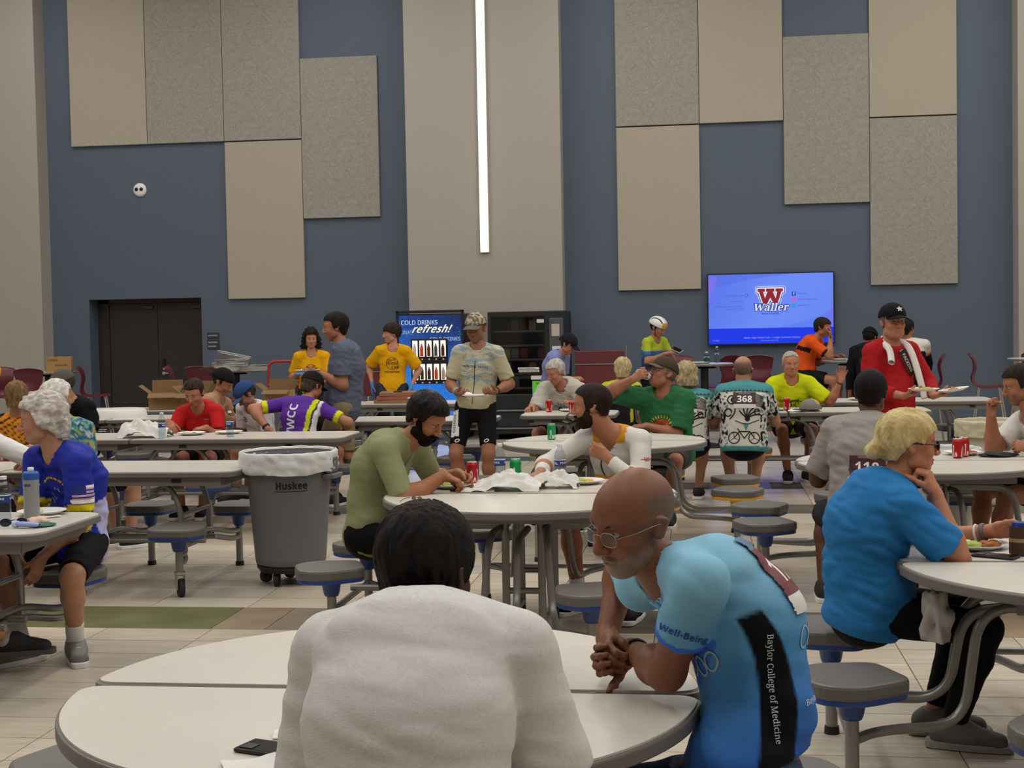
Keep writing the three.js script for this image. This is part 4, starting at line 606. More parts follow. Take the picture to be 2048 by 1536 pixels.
function person(S) {
  const s = S.s ?? 1, base = V(S.pel[0], 0, S.pel[2]), L = p => V(p[0] - base.x, p[1], p[2] - base.z), sk = ((c) => [c[0] * 1.04, c[1] * 0.94, c[2] * 0.82])(rgb(S.skin)), near = S.near ?? 0; // near 2 = foreground
  const cellB = [0.021, 0.0155, 0.0105][near], cellH = [0.0068, 0.0052, 0.0034][near], cellC = [0.016, 0.011, 0.0075][near], cellHand = [0.0062, 0.005, 0.0036][near];
  const root = thing('person', S.label, 'person', [base.x, 0, base.z], 0, S.group);
  const pel = L(S.pel), neck = L(S.neck), hd = L(S.head), f = face(S.face), fp = face(S.faceP ?? S.face), rt = V(-f.z, 0, f.x), rp = V(-fp.z, 0, fp.x), bl = S.build || {}, W = (bl.w ?? 1) * s, D = (bl.d ?? 1) * s, belly = bl.belly ?? 0, sh = (bl.sh ?? 1) * s, arm = (bl.arm ?? 1) * s, leg = (bl.leg ?? 1) * s;
  const axis = neck.clone().sub(pel), ln = axis.length(), ax = axis.clone().normalize(), tilt = S.tilt ?? 0; // shoulder tilt, + = left shoulder up
  const rC = rt.clone().addScaledVector(UP, -tilt).normalize(); rC.addScaledVector(ax, -rC.dot(ax) * 0.5).normalize();
  const back = V(0, 0, 0).crossVectors(ax, rC).normalize(); if (back.dot(f) > 0) back.negate(); const fw = back.clone().negate(), sl = (S.slouch ?? 0.03) * s;
  const Wst = pel.clone().addScaledVector(axis, 0.3).addScaledVector(back, sl * 0.7), Ch = pel.clone().addScaledVector(axis, 0.66).addScaledVector(back, sl), Cu = pel.clone().addScaledVector(axis, 0.86).addScaledVector(back, sl * 0.7);
  const shr = (S.shrug ?? 0.05) * s, sho = {}, hip = {}; for (const [k, q] of [['L', -1], ['R', 1]]) { sho[k] = neck.clone().addScaledVector(ax, -shr).addScaledVector(rC, q * 0.163 * sh).addScaledVector(fw, (S.shFwd?.[k] ?? 0.015) * s); hip[k] = pel.clone().addScaledVector(rp, q * 0.092 * s); }
  const A = {}, Lg = {}, ua = 0.285 * s, fa = 0.255 * s, th = 0.43 * s, shn = 0.42 * s;
  for (const k of ['L', 'R']) {
    const H = S['h' + k] || {}, q = k === 'L' ? -1 : 1, dflt = sho[k].clone().addScaledVector(UP, -0.52 * s).addScaledVector(rC, q * 0.08).addScaledVector(f, 0.05), wr = H.w ? L(H.w) : dflt, pole = H.el ? L(H.el).sub(sho[k].clone().add(wr).multiplyScalar(0.5)) : H.pole ? V(...H.pole) : V(0, -1, 0).addScaledVector(back, 0.5).addScaledVector(rC, q * 0.3);
    const [el, w2] = ik(sho[k], wr, ua, fa, pole); A[k] = { el, w: w2, H };
    const Ft = S['f' + k], an = Ft ? L(Ft) : hip[k].clone().addScaledVector(fp, S.stand ? 0.02 : 0.42).setY(0.085), kp = S['k' + k] ? V(...S['k' + k]) : fp.clone().multiplyScalar(1).addScaledVector(UP, S.stand ? 0.1 : 0.9).addScaledVector(rp, q * 0.25), [kn, a2] = ik(hip[k], an, th, shn, kp); Lg[k] = { kn, an: a2, dir: (S['d' + k] !== undefined ? face(S['d' + k]) : fp.clone().addScaledVector(rp, q * 0.15).normalize()) };
  }
  // torso prims shared by body and shirt
  const torso = (F, g, oo = {}) => {
    const e = (a, b, u, ru, rv) => F.ell(a, b, u, ru.map(q => q + g), rv.map(q => q + g), oo);
    e(pel.clone().addScaledVector(ax, -0.01), pel.clone().addScaledVector(ax, 0.07 * s), rp, [0.158 * W, 0.152 * W], [0.118 * D, 0.112 * D]);
    e(pel.clone().addScaledVector(ax, 0.06 * s).addScaledVector(fw, belly * 0.35), Wst.clone().addScaledVector(fw, belly * 0.6), rp, [0.146 * W, 0.14 * W], [(0.105 * D + belly * 0.6), (0.1 * D + belly * 0.7)]);
    e(Wst.clone().addScaledVector(fw, belly * 0.5), Ch, rC, [0.14 * W, 0.162 * W], [(0.1 * D + belly * 0.6), 0.116 * D]);
    e(Ch, Cu, rC, [0.162 * W, 0.158 * W], [0.116 * D, 0.092 * D]);
    e(Cu, neck.clone().addScaledVector(ax, -0.035 * s), rC, [0.15 * W, 0.075 * W], [0.088 * D, 0.06 * D]);
    if (bl.bust) for (const q of [-1, 1]) F.cap(Ch.clone().addScaledVector(rC, q * 0.075 * s).addScaledVector(fw, 0.075 * s).addScaledVector(ax, -0.02), Ch.clone().addScaledVector(rC, q * 0.07 * s).addScaledVector(fw, 0.06 * s).addScaledVector(ax, 0.03), 0.058 * bl.bust + g, 0.045 * bl.bust + g, { k: 0.05, ...oo });
    for (const k of ['L', 'R']) F.cap(neck.clone().addScaledVector(ax, -0.012 * s).addScaledVector(k === 'L' ? rC.clone().negate() : rC, 0.035 * s), sho[k].clone().addScaledVector(ax, 0.004), 0.047 * s + g, 0.056 * arm + g, oo);
  };
  // skin
  const F = new Field(0.035); torso(F, -0.008);
  F.cap(neck.clone().addScaledVector(ax, -0.05 * s), hd.clone().addScaledVector(UP, -0.055 * s).addScaledVector(face(S.headYaw ?? S.face), -0.02 * s), 0.06 * s * (bl.neck ?? 1), 0.054 * s * (bl.neck ?? 1));
  for (const k of ['L', 'R']) {
    const a = A[k], m = a.el.clone().lerp(a.w, 0.3); F.cap(sho[k], a.el, 0.052 * arm, 0.041 * arm); F.cap(a.el, m, 0.041 * arm, 0.043 * arm); F.cap(m, a.w, 0.043 * arm, 0.0265 * arm);
    const g = Lg[k], c = g.kn.clone().lerp(g.an, 0.3); F.cap(hip[k], g.kn, 0.082 * leg, 0.056 * leg); F.cap(g.kn, c, 0.052 * leg, 0.055 * leg); F.cap(c, g.an, 0.055 * leg, 0.036 * leg);
  }
  const skc = (x, y, z) => { const t = ns(x * 16, y * 16, z * 16) * 0.5 + ns(x * 70, y * 70, z * 70) * 0.4; return mix3(sk, [sk[0] * 0.84, sk[1] * 0.78, sk[2] * 0.74], clamp(0.35 + t * 0.7, 0, 1)); };
  const geos = [netMesh(F, cellB, { color: skc })];
  for (const k of ['L', 'R']) {
    const a = A[k]; if (a.H.hide) continue; const HF = new Field(0.008), dir = a.H.dir ? V(...a.H.dir) : a.w.clone().sub(a.el), pn = a.H.pn ? V(...a.H.pn) : V(0, -1, 0).addScaledVector(rC, k === 'L' ? 0.5 : -0.5); const fad = a.w.clone().sub(a.el).normalize();
    HF.cap(a.w.clone().addScaledVector(fad, -0.05), a.w, 0.029 * arm, 0.025 * arm, { k: 0.02 }); handField(HF, a.w, dir, pn, k === 'L' ? -1 : 1, a.H, s * (bl.hand ?? 1)); const gl = a.H.glove ? rgb(a.H.glove) : null; geos.push(netMesh(HF, cellHand, { color: gl ? (x, y, z) => V(x, y, z).sub(a.w).dot(fad) > -0.03 ? gl : skc(x, y, z) : skc }));
  }
  // head
  const hs = s * (bl.head ?? 1.0), H = S.hd || {}, hm = new THREE.Matrix4().makeRotationFromEuler(new THREE.Euler((S.headPitch ?? 0) * D2R, (S.headYaw ?? S.face) * D2R, (S.headRoll ?? 0) * D2R, 'YXZ')).setPosition(hd);
  const HFd = headField(H, hs), hg = netMesh(HFd, cellH, { color: headColor(sk, H, hs) }); hg.applyMatrix4(hm); geos.push(hg);
  part('body', mergeGeometries(geos), vmat(S.skinRough ?? 0.5, { specularIntensity: 0.7 }), root);
  const onHead = (name, g, m) => { g.applyMatrix4(hm); return part(name, g, m, root); };
  for (const q of [-1, 1]) onHead('eye', EYE.clone().scale(hs, hs * (H.squint ?? 0.8), hs).rotateY(H.look ?? 0).translate(q * 0.0315 * hs, 0.004 * hs, 0.0735 * hs), vmat(0.25));
  if (H.brow !== null) { const bm = mat(H.brow ?? S.hair?.color ?? 0x2a1d14, 0.8); for (const q of [-1, 1]) onHead('eyebrow', new THREE.TubeGeometry(new THREE.CatmullRomCurve3([V(q * 0.014, 0.0205, 0.0885), V(q * 0.03, 0.0265, 0.0865), V(q * 0.049, 0.0205, 0.0735)].map(p => p.multiplyScalar(hs))), 8, 0.0036 * hs, 5), bm); }
  if (S.hair) { const hf = hairField(S.hair, hs), c0 = rgb(S.hair.color), c1 = rgb(S.hair.color2 ?? S.hair.color), st = S.hair.streak ?? 55; onHead('hair', netMesh(hf, cellH * 1.05, { color: (x, y, z) => { const th0 = S.hair.thin; if (th0) { const k = Math.hypot(x / hs - th0[0], y / hs - th0[1], z / hs - th0[2]) / th0[3] + 0.5 * ns(x * 160, y * 160, z * 160); if (k < 1) return mix3(c0, sk, (1 - k) * 0.5); } const t = clamp(0.5 + 0.9 * ns(x / hs * st, y / hs * st * 0.35, z / hs * st * 0.5) + 0.4 * ns(x / hs * 200, y / hs * 60, z / hs * 90), 0, 1), q = mix3(c0, c1, t), w = S.hair.color2 ? 1 : 0.75 + 0.5 * t; return [q[0] * w, q[1] * w, q[2] * w]; } }), vmat(S.hair.rough ?? 0.7, { specularIntensity: 0.35 })); }
  if (S.beard) {
    const b = S.beard, BF = headField(H, hs), v = p => p * hs, cc = rgb(b.color), c2 = rgb(b.color2 ?? b.color);
    const bf = (x, y, z) => { const X = x / hs, Y = y / hs, Z = z / hs; let d = BF.at(x, y, z) - (b.t ?? 0.007) * hs * (Y < -0.06 ? 1 + (b.long ?? 0) * (-0.06 - Y) * 14 : 1) + 0.003 * hs * ns(X * 140, Y * 60, Z * 140);
      const up = Math.abs(X) < 0.03 && Z > 0.078 ? -0.047 : Z > 0.05 ? lerp(-0.05, -0.062, clamp((Z - 0.05) / 0.03, 0, 1)) : lerp(b.side ?? 0.0, -0.05, clamp((Z - 0.012) / 0.038, 0, 1)); d = Math.max(d, (Y - up) * hs, (0.004 - Z + (Y < -0.05 ? -0.012 : 0)) * hs); if (Z > 0.07) { const m = Math.hypot(X / 0.021, (Y + 0.066) / 0.0095); if (m < 1.6) d = Math.max(d, (1.05 - m) * 0.01 * hs); } return d; };
    onHead('beard', netMesh(bf, cellH, { box: [V(-0.09 * hs, -0.17 * hs, -0.03 * hs), V(0.09 * hs, 0.02 * hs, 0.14 * hs)], color: (x, y, z) => mix3(cc, c2, clamp(0.5 + ns(x / hs * 90, y / hs * 50, z / hs * 90), 0, 1)) }), vmat(0.8, { specularIntensity: 0.2 }));
  }
  if (S.cap) {
    const c = S.cap, cf = (x, y, z) => { const X = x / hs, Y = y / hs, Z = z / hs, t = 0.017; const a = X / (0.0785 + t), b = (Y - 0.038) / (0.088 + t), q = (Z + 0.014) / (0.1 + t), k0 = Math.sqrt(a * a + b * b + q * q), k1 = Math.sqrt((a / 0.095) ** 2 + (b / 0.105) ** 2 + (q / 0.117) ** 2); return Math.max(k0 * (k0 - 1) / k1, (0.042 - Y + (Z < 0 ? Z * 0.25 * -1 * -1 : 0) * 0.3)) * hs + (c.amp ?? 0.001) * ns(X * 60, Y * 60, Z * 60); };
    const cols = c.color2 ? (x, y, z) => ns(x / hs * 40, y / hs * 40, z / hs * 40) > (c.thr ?? 0.08) ? rgb(c.color2) : rgb(c.color) : () => rgb(c.color);
    onHead('cap', netMesh(cf, cellH, { box: [V(-0.12 * hs, 0.0, -0.14 * hs), V(0.12 * hs, 0.17 * hs, 0.14 * hs)], color: cols }), vmat(0.85, { specularIntensity: 0.3 }));
    if (c.brim !== 0) { const bk = c.back ? -1 : 1, bf = (x, y, z) => { const X = x / hs, Y = y / hs, Z = z / hs * bk, yy = 0.05 - 6.0 * X * X * 0.9 - (Z - 0.08) * 0.28, r = Math.hypot(X / 0.078, (Z - 0.075) / 0.1); return Math.max(Math.abs(Y - yy) - 0.003, (r - 1) * 0.07, (0.045 - Z)) * hs; }; const bc = rgb(c.brimColor ?? c.color); onHead('cap_brim', netMesh(bf, Math.min(cellH, 0.005) , { box: [V(-0.1 * hs, -0.06 * hs, -0.2 * hs), V(0.1 * hs, 0.08 * hs, 0.2 * hs)], color: () => bc }), vmat(0.85, { specularIntensity: 0.3 })); }
    if (c.print) { const [tex, w, h2, y0, z0, x0 = 0] = c.print; onHead('cap_emblem', new THREE.PlaneGeometry(w * hs, h2 * hs, 4, 4).rotateX(-0.5).translate(x0 * hs, y0 * hs, z0 * hs), new THREE.MeshStandardMaterial({ map: tex, transparent: true, roughness: 0.8 })); }
  }
  if (H.glasses) {
    const gl = H.glasses, gm = mat(gl.color ?? 0x1c1c1e, 0.3, gl.metal ? { metalness: 0.9 } : {}), rim = gl.r ?? 0.0014, list = [], w = gl.w ?? 0.022, h2 = gl.h ?? 0.0165;
    for (const q of [-1, 1]) { const pts = []; for (let i = 0; i < 20; i++) { const a = i / 20 * Math.PI * 2, cx = Math.sign(Math.cos(a)) * Math.abs(Math.cos(a)) ** 0.75, cy = Math.sign(Math.sin(a)) * Math.abs(Math.sin(a)) ** 0.75; pts.push(V(q * 0.033 + cx * w, -0.002 + cy * h2, 0.104 - Math.abs(q * 0.033 + cx * w) * 0.12).multiplyScalar(hs)); } list.push(new THREE.TubeGeometry(new THREE.CatmullRomCurve3(pts, true), 36, rim * hs, 6, true)); list.push(G.tube([[q * (0.033 + w), 0.003, 0.097], [q * 0.073, 0.004, 0.05], [q * 0.082, 0.006, -0.01], [q * 0.084, -0.008, -0.026]].map(p => p.map(t => t * hs)), rim * hs * 0.9, 14, 6));
      if (gl.lens !== undefined) onHead('lens', new THREE.CircleGeometry(0.98, 24).scale(w * hs, h2 * hs, 1).rotateY(q * 0.12).translate(q * 0.033 * hs, -0.002 * hs, 0.1005 * hs), gl.dark ? mat(gl.lens, 0.15) : new THREE.MeshPhysicalMaterial({ color: gl.lens, transmission: 1, thickness: 0, roughness: 0.05, ior: 1.3 })); }
    list.push(G.tube([[-0.012, 0.004, 0.1025], [0, 0.008, 0.106], [0.012, 0.004, 0.1025]].map(p => p.map(t => t * hs)), rim * hs, 8, 6)); onHead(gl.dark ? 'sunglasses' : 'glasses', G.merge(list), gm);
  }
  // garments
  const wear = (name, F2, c, o = {}) => { const fo = o.fold === 0 ? null : folds({ amp: o.fold ?? 0.006, fx: o.fx, fy: o.fy, seed: (S.pel[0] * 13 + S.pel[2] * 7) % 50 }); const prev = F2.post; F2.post = fo ? (d, x, y, z) => { d = fo(d, x, y, z); return prev ? prev(d, x, y, z) : d; } : prev; const base3 = typeof c === 'function' ? null : rgb(c); const g = netMesh(F2, o.cell ?? cellC, { color: base3 ? (x, y, z) => base3 : c }); const m = o.mat ?? vmat(o.rough ?? 0.85, {}, true); const P = g.attributes.position, uv = new Float32Array(P.count * 2), N = g.attributes.normal; for (let i = 0; i < P.count; i++) { const q = V(P.getX(i), P.getY(i), P.getZ(i)), side = Math.abs(N.getX(i) * rC.x + N.getZ(i) * rC.z) > 0.8; uv[2 * i] = (q.dot(rC) + q.dot(fw) * 0.9) * 4; uv[2 * i + 1] = q.dot(ax) * 4; } g.setAttribute('uv', new THREE.BufferAttribute(uv, 2)); return part(name, g, m, root); };
  const info = { root, pel, neck, hd, ax, rC, fw, f, rp, fp, sho, A, Lg, Ch, Cu, Wst, hip, s, hm, hs, cellC };
  const T = S.shirt; let shirt;
  if (T) {
    const g = T.loose ?? 0.016, F2 = new Field(T.k ?? 0.03); torso(F2, g);
    for (const k of ['L', 'R']) {
      const a = A[k], sl2 = T.sleeve ?? 0.62, ug = g * (T.sleeveLoose ?? 1.0), flare = T.flare ?? 0.006; if (sl2 <= 0) continue;
      if (sl2 <= 1) { const end = sho[k].clone().lerp(a.el, sl2), n = a.el.clone().sub(sho[k]).normalize(); F2.cap(sho[k], end.clone().addScaledVector(n, 0.03), 0.055 * arm + ug, lerp(0.052, 0.041, sl2) * arm + ug + flare, { k: 0.014, cut: [{ c: end, n }] }); }
      else { const tt = sl2 - 1, end = a.el.clone().lerp(a.w, tt), n = a.w.clone().sub(a.el).normalize(); F2.cap(sho[k], a.el, 0.055 * arm + ug, 0.043 * arm + ug, { k: 0.014 }); F2.cap(a.el, end.clone().addScaledVector(n, 0.02), 0.043 * arm + ug, lerp(0.043, 0.027, tt) * arm + ug, { cut: [{ c: end, n }] }); }
    }
    if (T.collar) { const n0 = neck.clone().addScaledVector(ax, -0.04), up = hd.clone().sub(neck).normalize(); F2.cap(n0, neck.clone().addScaledVector(up, T.collar), 0.074 * s * (bl.neck ?? 1), 0.068 * s * (bl.neck ?? 1), { cut: [{ c: neck.clone().addScaledVector(up, T.collar).addScaledVector(fw, 0), n: up.clone().addScaledVector(fw, -0.35).normalize() }], k: 0.02 }); }
    const hem = pel.clone().addScaledVector(ax, (T.hem ?? -0.06) * s), hn = ax.clone().negate(), nk = neck.clone().addScaledVector(fw, (T.vneck ?? 0.02) * s + 0.015).addScaledVector(ax, 0.012), nr = (T.neckR ?? 0.068) * s, vd = T.vdepth ?? 0.0;
    F2.post = (d, x, y, z) => { const hx = (x - hem.x) * hn.x + (y - hem.y) * hn.y + (z - hem.z) * hn.z; if (hx > d) { const near2 = Math.hypot(x - hem.x, z - hem.z) < 0.36; if (near2) d = hx; } if (!T.collar || T.collar < 0.02) { const dx = x - nk.x, dy = y - nk.y, dz = z - nk.z, t = clamp(dx * ax.x + dy * ax.y + dz * ax.z, -0.02 - vd, 0.12), q = Math.hypot(dx - ax.x * t, dy - ax.y * t, dz - ax.z * t); const r = nr * (t < 0 && vd ? Math.max(0.05, 1 + t / vd) : 1); if (r - q > d) d = r - q; } return d; };
    if (bl.seatcut) { }
    const lp = (x, y, z) => { const q = V(x, y, z).sub(pel); return [q.dot(rC), q.dot(ax) / ln, q.dot(fw)]; };
    const cf = T.color2fn ? (x, y, z, a, b, c) => { const [u, v2, w2] = lp(x, y, z); let sv = -1, sd = 9; for (const k of ['L', 'R']) { const d0 = A[k].el.clone().sub(sho[k]), t = V(x, y, z).sub(sho[k]).dot(d0) / d0.lengthSq(), dd = V(x, y, z).sub(sho[k].clone().addScaledVector(d0, clamp(t, 0, 1))).length(); if (dd < sd) { sd = dd; if (dd < 0.055 * arm + g + 0.016 && t > 0.12) sv = t * (k === 'L' ? 1 : 1); } } return T.color2fn(u, v2, w2, sv, [a, b, c], info, V(x, y, z)); } : T.color;
    shirt = wear(T.name ?? 't_shirt', F2, cf, { fold: T.fold, fx: T.fx, fy: T.fy, rough: T.rough ?? 0.85, mat: T.mat });
    if (T.zip) { const pts = []; for (let i = 0; i <= 10; i++) { const t = i / 10, c = pel.clone().lerp(neck, 0.06 + 0.9 * t).addScaledVector(back, sl * Math.sin(t * 3)); const ray = fw.clone().addScaledVector(rC, T.zipX ?? 0).normalize(); let d = 0; for (let st = 0; st < 24; st++) { const q = c.clone().addScaledVector(ray, d), e = F2.at(q.x, q.y, q.z); if (e > -0.0005) break; d += Math.max(-e * 0.8, 0.003); } pts.push(c.addScaledVector(ray, d + 0.001)); } part('zip', new THREE.TubeGeometry(new THREE.CatmullRomCurve3(pts), 24, 0.003, 5), mat(T.zip, 0.5), root); }
    for (const pr of T.prints || []) patch(shirt, info, pr);
  }
  const Pn = S.pants;
  if (Pn) {
    const g = Pn.loose ?? 0.012, F2 = new Field(0.03), e = (a, b, u, ru, rv) => F2.ell(a, b, u, ru.map(q => q + (S.pants.wl ?? 0.002)), rv.map(q => q + (S.pants.wl ?? 0.002)));
    e(pel.clone().addScaledVector(ax, -0.015), pel.clone().addScaledVector(ax, 0.07 * s), rp, [0.158 * W, 0.15 * W], [0.118 * D, 0.11 * D]); e(pel.clone().addScaledVector(ax, 0.06 * s), pel.clone().addScaledVector(ax, 0.11 * s), rp, [0.146 * W, 0.143 * W], [0.104 * D, 0.1 * D]);
    for (const k of ['L', 'R']) { const q = Lg[k], t = Pn.len ?? 0.75; if (t <= 1) { const end = hip[k].clone().lerp(q.kn, t), n = q.kn.clone().sub(hip[k]).normalize(); F2.cap(hip[k], end.clone().addScaledVector(n, 0.03), 0.086 * leg + g, lerp(0.082, 0.056, t) * leg + g + (Pn.flare ?? 0.004), { cut: [{ c: end, n }] }); } else { const tt = t - 1, end = q.kn.clone().lerp(q.an, tt), n = q.an.clone().sub(q.kn).normalize(); const md = q.kn.clone().lerp(q.an, 0.3); F2.cap(hip[k], q.kn, 0.086 * leg + g, 0.058 * leg + g); F2.cap(q.kn, md, 0.056 * leg + g, 0.057 * leg + g); F2.cap(md, end.clone().addScaledVector(n, 0.02), 0.057 * leg + g, lerp(0.055, 0.036, tt) * leg + g + (Pn.flare ?? 0.004), { cut: [{ c: end, n }] }); } }
    const hem = pel.clone().addScaledVector(ax, (S.pants.waist ?? 0.1) * s); F2.post = (d, x, y, z) => { const h = (x - hem.x) * ax.x + (y - hem.y) * ax.y + (z - hem.z) * ax.z; const rx = x - hem.x - ax.x * h, ry = y - hem.y - ax.y * h, rz = z - hem.z - ax.z * h; return h > d && h < 0.2 && rx * rx + ry * ry + rz * rz < 0.0361 * W ? h : d; };
    const pts = wear(Pn.name ?? 'shorts', F2, Pn.color, { fold: Pn.fold ?? 0.004, rough: Pn.rough ?? 0.8 }); for (const pr of Pn.prints || []) patch(pts, info, pr);
  }
  if (S.armSleeves) for (const k of ['L', 'R']) { const a = A[k], F2 = new Field(0.02), n = a.w.clone().sub(a.el).normalize(); F2.cap(sho[k].clone().lerp(a.el, 0.6), a.el, 0.05 * arm, 0.0445 * arm); F2.cap(a.el, a.w.clone().addScaledVector(n, -0.01), 0.0455 * arm, 0.031 * arm, { cut: [{ c: a.w.clone().addScaledVector(n, -0.02), n }] }); wear('arm_sleeve', F2, S.armSleeves, { fold: 0.001 }); }
  if (S.socks) for (const k of ['L', 'R']) { const q = Lg[k], st = q.an.clone().lerp(q.kn, S.socks.h ?? 0.3), n = q.kn.clone().sub(q.an).normalize(), F2 = new Field(0.01); F2.cap(q.an.clone().addScaledVector(UP, -0.03), st.clone().addScaledVector(n, 0.02), 0.043 * leg, lerp(0.04, 0.052, S.socks.h ?? 0.3) * leg + 0.003, { cut: [{ c: st, n }] }); wear('sock', F2, S.socks.color, { fold: 0.0015, fy: 40 }); }
  if (S.shoes) for (const k of ['L', 'R']) {
    const q = Lg[k], d = q.dir.clone(), x = V(d.z, 0, -d.x), an = q.an, y0 = Math.max(0, an.y - 0.085 * s), Q = (a, y, b = 0) => V(an.x, y0 + y, an.z).addScaledVector(d, a * s).addScaledVector(x, b), F2 = new Field(0.03);
    F2.ell(Q(-0.05, 0.048), Q(0.04, 0.055), x, [0.04 * s, 0.048 * s], [0.045 * s, 0.05 * s]); F2.ell(Q(0.04, 0.05), Q(0.17, 0.034), x, [0.048 * s, 0.047 * s], [0.05 * s, 0.032 * s]); F2.cap(Q(-0.01, 0.06), V(an.x, y0 + 0.095 * s, an.z), 0.046 * s, 0.045 * s, { cut: [{ c: V(an.x, y0 + 0.1 * s, an.z), n: UP }] });
    F2.post = (dd, X, Y, Z) => Math.max(dd, y0 + 0.018 - Y); const c1 = rgb(S.shoes.color), c2 = rgb(S.shoes.color2 ?? S.shoes.color);
    const so = wear('shoe', F2, (X, Y, Z) => { const t = V(X, Y, Z).sub(an).dot(d) / s; return (t > 0.09 || t < -0.03) && Y < y0 + 0.06 ? c2 : c1; }, { fold: 0, rough: 0.7 });
    const shp = roundedPoly([[-0.046, -0.104], [0.046, -0.104], [0.055, 0.08], [0.036, 0.222], [-0.036, 0.222], [-0.055, 0.08]].map(p => [p[0] * s, p[1] * s]), 0.03), sg = G.ext(shp, 0.018, 0.004, 5); sg.applyMatrix4(new THREE.Matrix4().makeBasis(x.clone().negate(), d, V(0, 1, 0))).translate(an.x, y0 + 0.004, an.z); part('sole', sg, mat(S.shoes.sole ?? 0xe8e6e0, 0.7), so);
    if (S.shoes.laces) for (let i = 0; i < 4; i++) part('lace', G.tube([Q(0.03 + i * 0.025, 0.1 - i * 0.009, -0.026 * s), Q(0.038 + i * 0.025, 0.108 - i * 0.009, 0), Q(0.03 + i * 0.025, 0.1 - i * 0.009, 0.026 * s)].map(p => [p.x, p.y - (1 - s) * 0.05, p.z]), 0.003, 6, 5), mat(S.shoes.laces, 0.8), so);
  }
  if (S.watch) for (const [k, c, t = 0.06, wd = 0.022] of S.watch) { const a = A[k], d = a.w.clone().sub(a.el).normalize(), p = a.w.clone().addScaledVector(d, -t), g = new THREE.TorusGeometry(0.031 * arm * (1 + t * 1.2), 0.0045, 6, 20).scale(1, 1, wd / 0.009); g.applyQuaternion(new THREE.Quaternion().setFromUnitVectors(V(0, 0, 1), d)).translate(p.x, p.y, p.z); part('wristband', g, mat(c, 0.6), root); }
  info.body = root; PEOPLE[S.id] = info; return info;
}
// print on a garment: copies the faces inside a rectangle, lifted off the cloth
function patch(mesh, I, pr) {
  const g = mesh.geometry, p = g.attributes.position, n = g.attributes.normal, ix = g.index.array, o = (pr.origin ? I[pr.origin] || pr.origin : I.Ch).clone ? (pr.origin ? (typeof pr.origin === 'string' ? I[pr.origin] : pr.origin) : I.Ch).clone() : V(0, 0, 0);
  const out = (pr.out || I.fw).clone(), up0 = (pr.up || I.ax).clone(); const up = up0.addScaledVector(out, -up0.dot(out)).normalize(), ri = V(0, 0, 0).crossVectors(up, out).normalize(); o.addScaledVector(ri, pr.x ?? 0).addScaledVector(up, pr.y ?? 0);
  const tri = [], pos = [], nor = [], uv = [], a = V(0, 0, 0), W = pr.w / 2, Hh = pr.h / 2, maxd = pr.maxd ?? 0.25, m = pr.m ?? 0.02, lf = pr.lift ?? 0.0022;
  for (let i = 0; i < ix.length; i += 3) { const vs = [ix[i], ix[i + 1], ix[i + 2]]; let ok = true; const q = vs.map(j => { a.set(p.getX(j), p.getY(j), p.getZ(j)).sub(o); const u = a.dot(ri), v = a.dot(up), w = a.dot(out), nd = n.getX(j) * out.x + n.getY(j) * out.y + n.getZ(j) * out.z; if (Math.abs(u) > W + m || Math.abs(v) > Hh + m || nd < (pr.nd ?? 0.12) || w < (pr.mind ?? -0.1) || w > maxd) ok = false; return [u, v]; }); if (!ok) continue; tri.push(vs); vs.forEach((j, k) => { pos.push(p.getX(j) + n.getX(j) * lf, p.getY(j) + n.getY(j) * lf, p.getZ(j) + n.getZ(j) * lf); nor.push(n.getX(j), n.getY(j), n.getZ(j)); uv.push(q[k][0] / pr.w + 0.5, q[k][1] / pr.h + 0.5); }); }
  if (!pos.length) { console.log('empty print', pr.name); return; }
  if (tri.length) { const par = new Map(), fd = a => { while (par.get(a) !== a) a = par.get(a); return a; }; for (const t of tri) { for (const v of t) if (!par.has(v)) par.set(v, v); const r0 = fd(t[0]); par.set(fd(t[1]), r0); par.set(fd(t[2]), fd(r0)); } const cnt = {}; tri.forEach(t => { const r = fd(t[0]); cnt[r] = (cnt[r] || 0) + 1; }); const best = +Object.keys(cnt).reduce((a, b) => cnt[a] >= cnt[b] ? a : b); const keep = (arr, n) => { const out2 = []; tri.forEach((t, i) => { if (fd(t[0]) === best) for (let k = 0; k < 3 * n; k++) out2.push(arr[i * 3 * n + k]); }); return out2; }; const P2 = keep(pos, 3), N2 = keep(nor, 3), U2 = keep(uv, 2); pos.length = nor.length = uv.length = 0; for (const q of P2) pos.push(q); for (const q of N2) nor.push(q); for (const q of U2) uv.push(q); }
  const r = new THREE.BufferGeometry(); r.setAttribute('position', new THREE.Float32BufferAttribute(pos, 3)); r.setAttribute('normal', new THREE.Float32BufferAttribute(nor, 3)); r.setAttribute('uv', new THREE.Float32BufferAttribute(uv, 2));
  part(pr.name || 'print', r, new THREE.MeshStandardMaterial({ map: pr.tex, transparent: true, roughness: pr.rough ?? 0.85 }), mesh.parent);
}
// ---------- the people ----------
const txt = (g, s, x, y, font, col, rot = 0, align = 'center') => { g.save(); g.translate(x, y); g.rotate(rot); g.fillStyle = col; g.font = font; g.textAlign = align; g.textBaseline = 'middle'; g.fillText(s, 0, 0); g.restore(); };
const HAIR = { short: { t: 0.012, amp: 0.004 } };
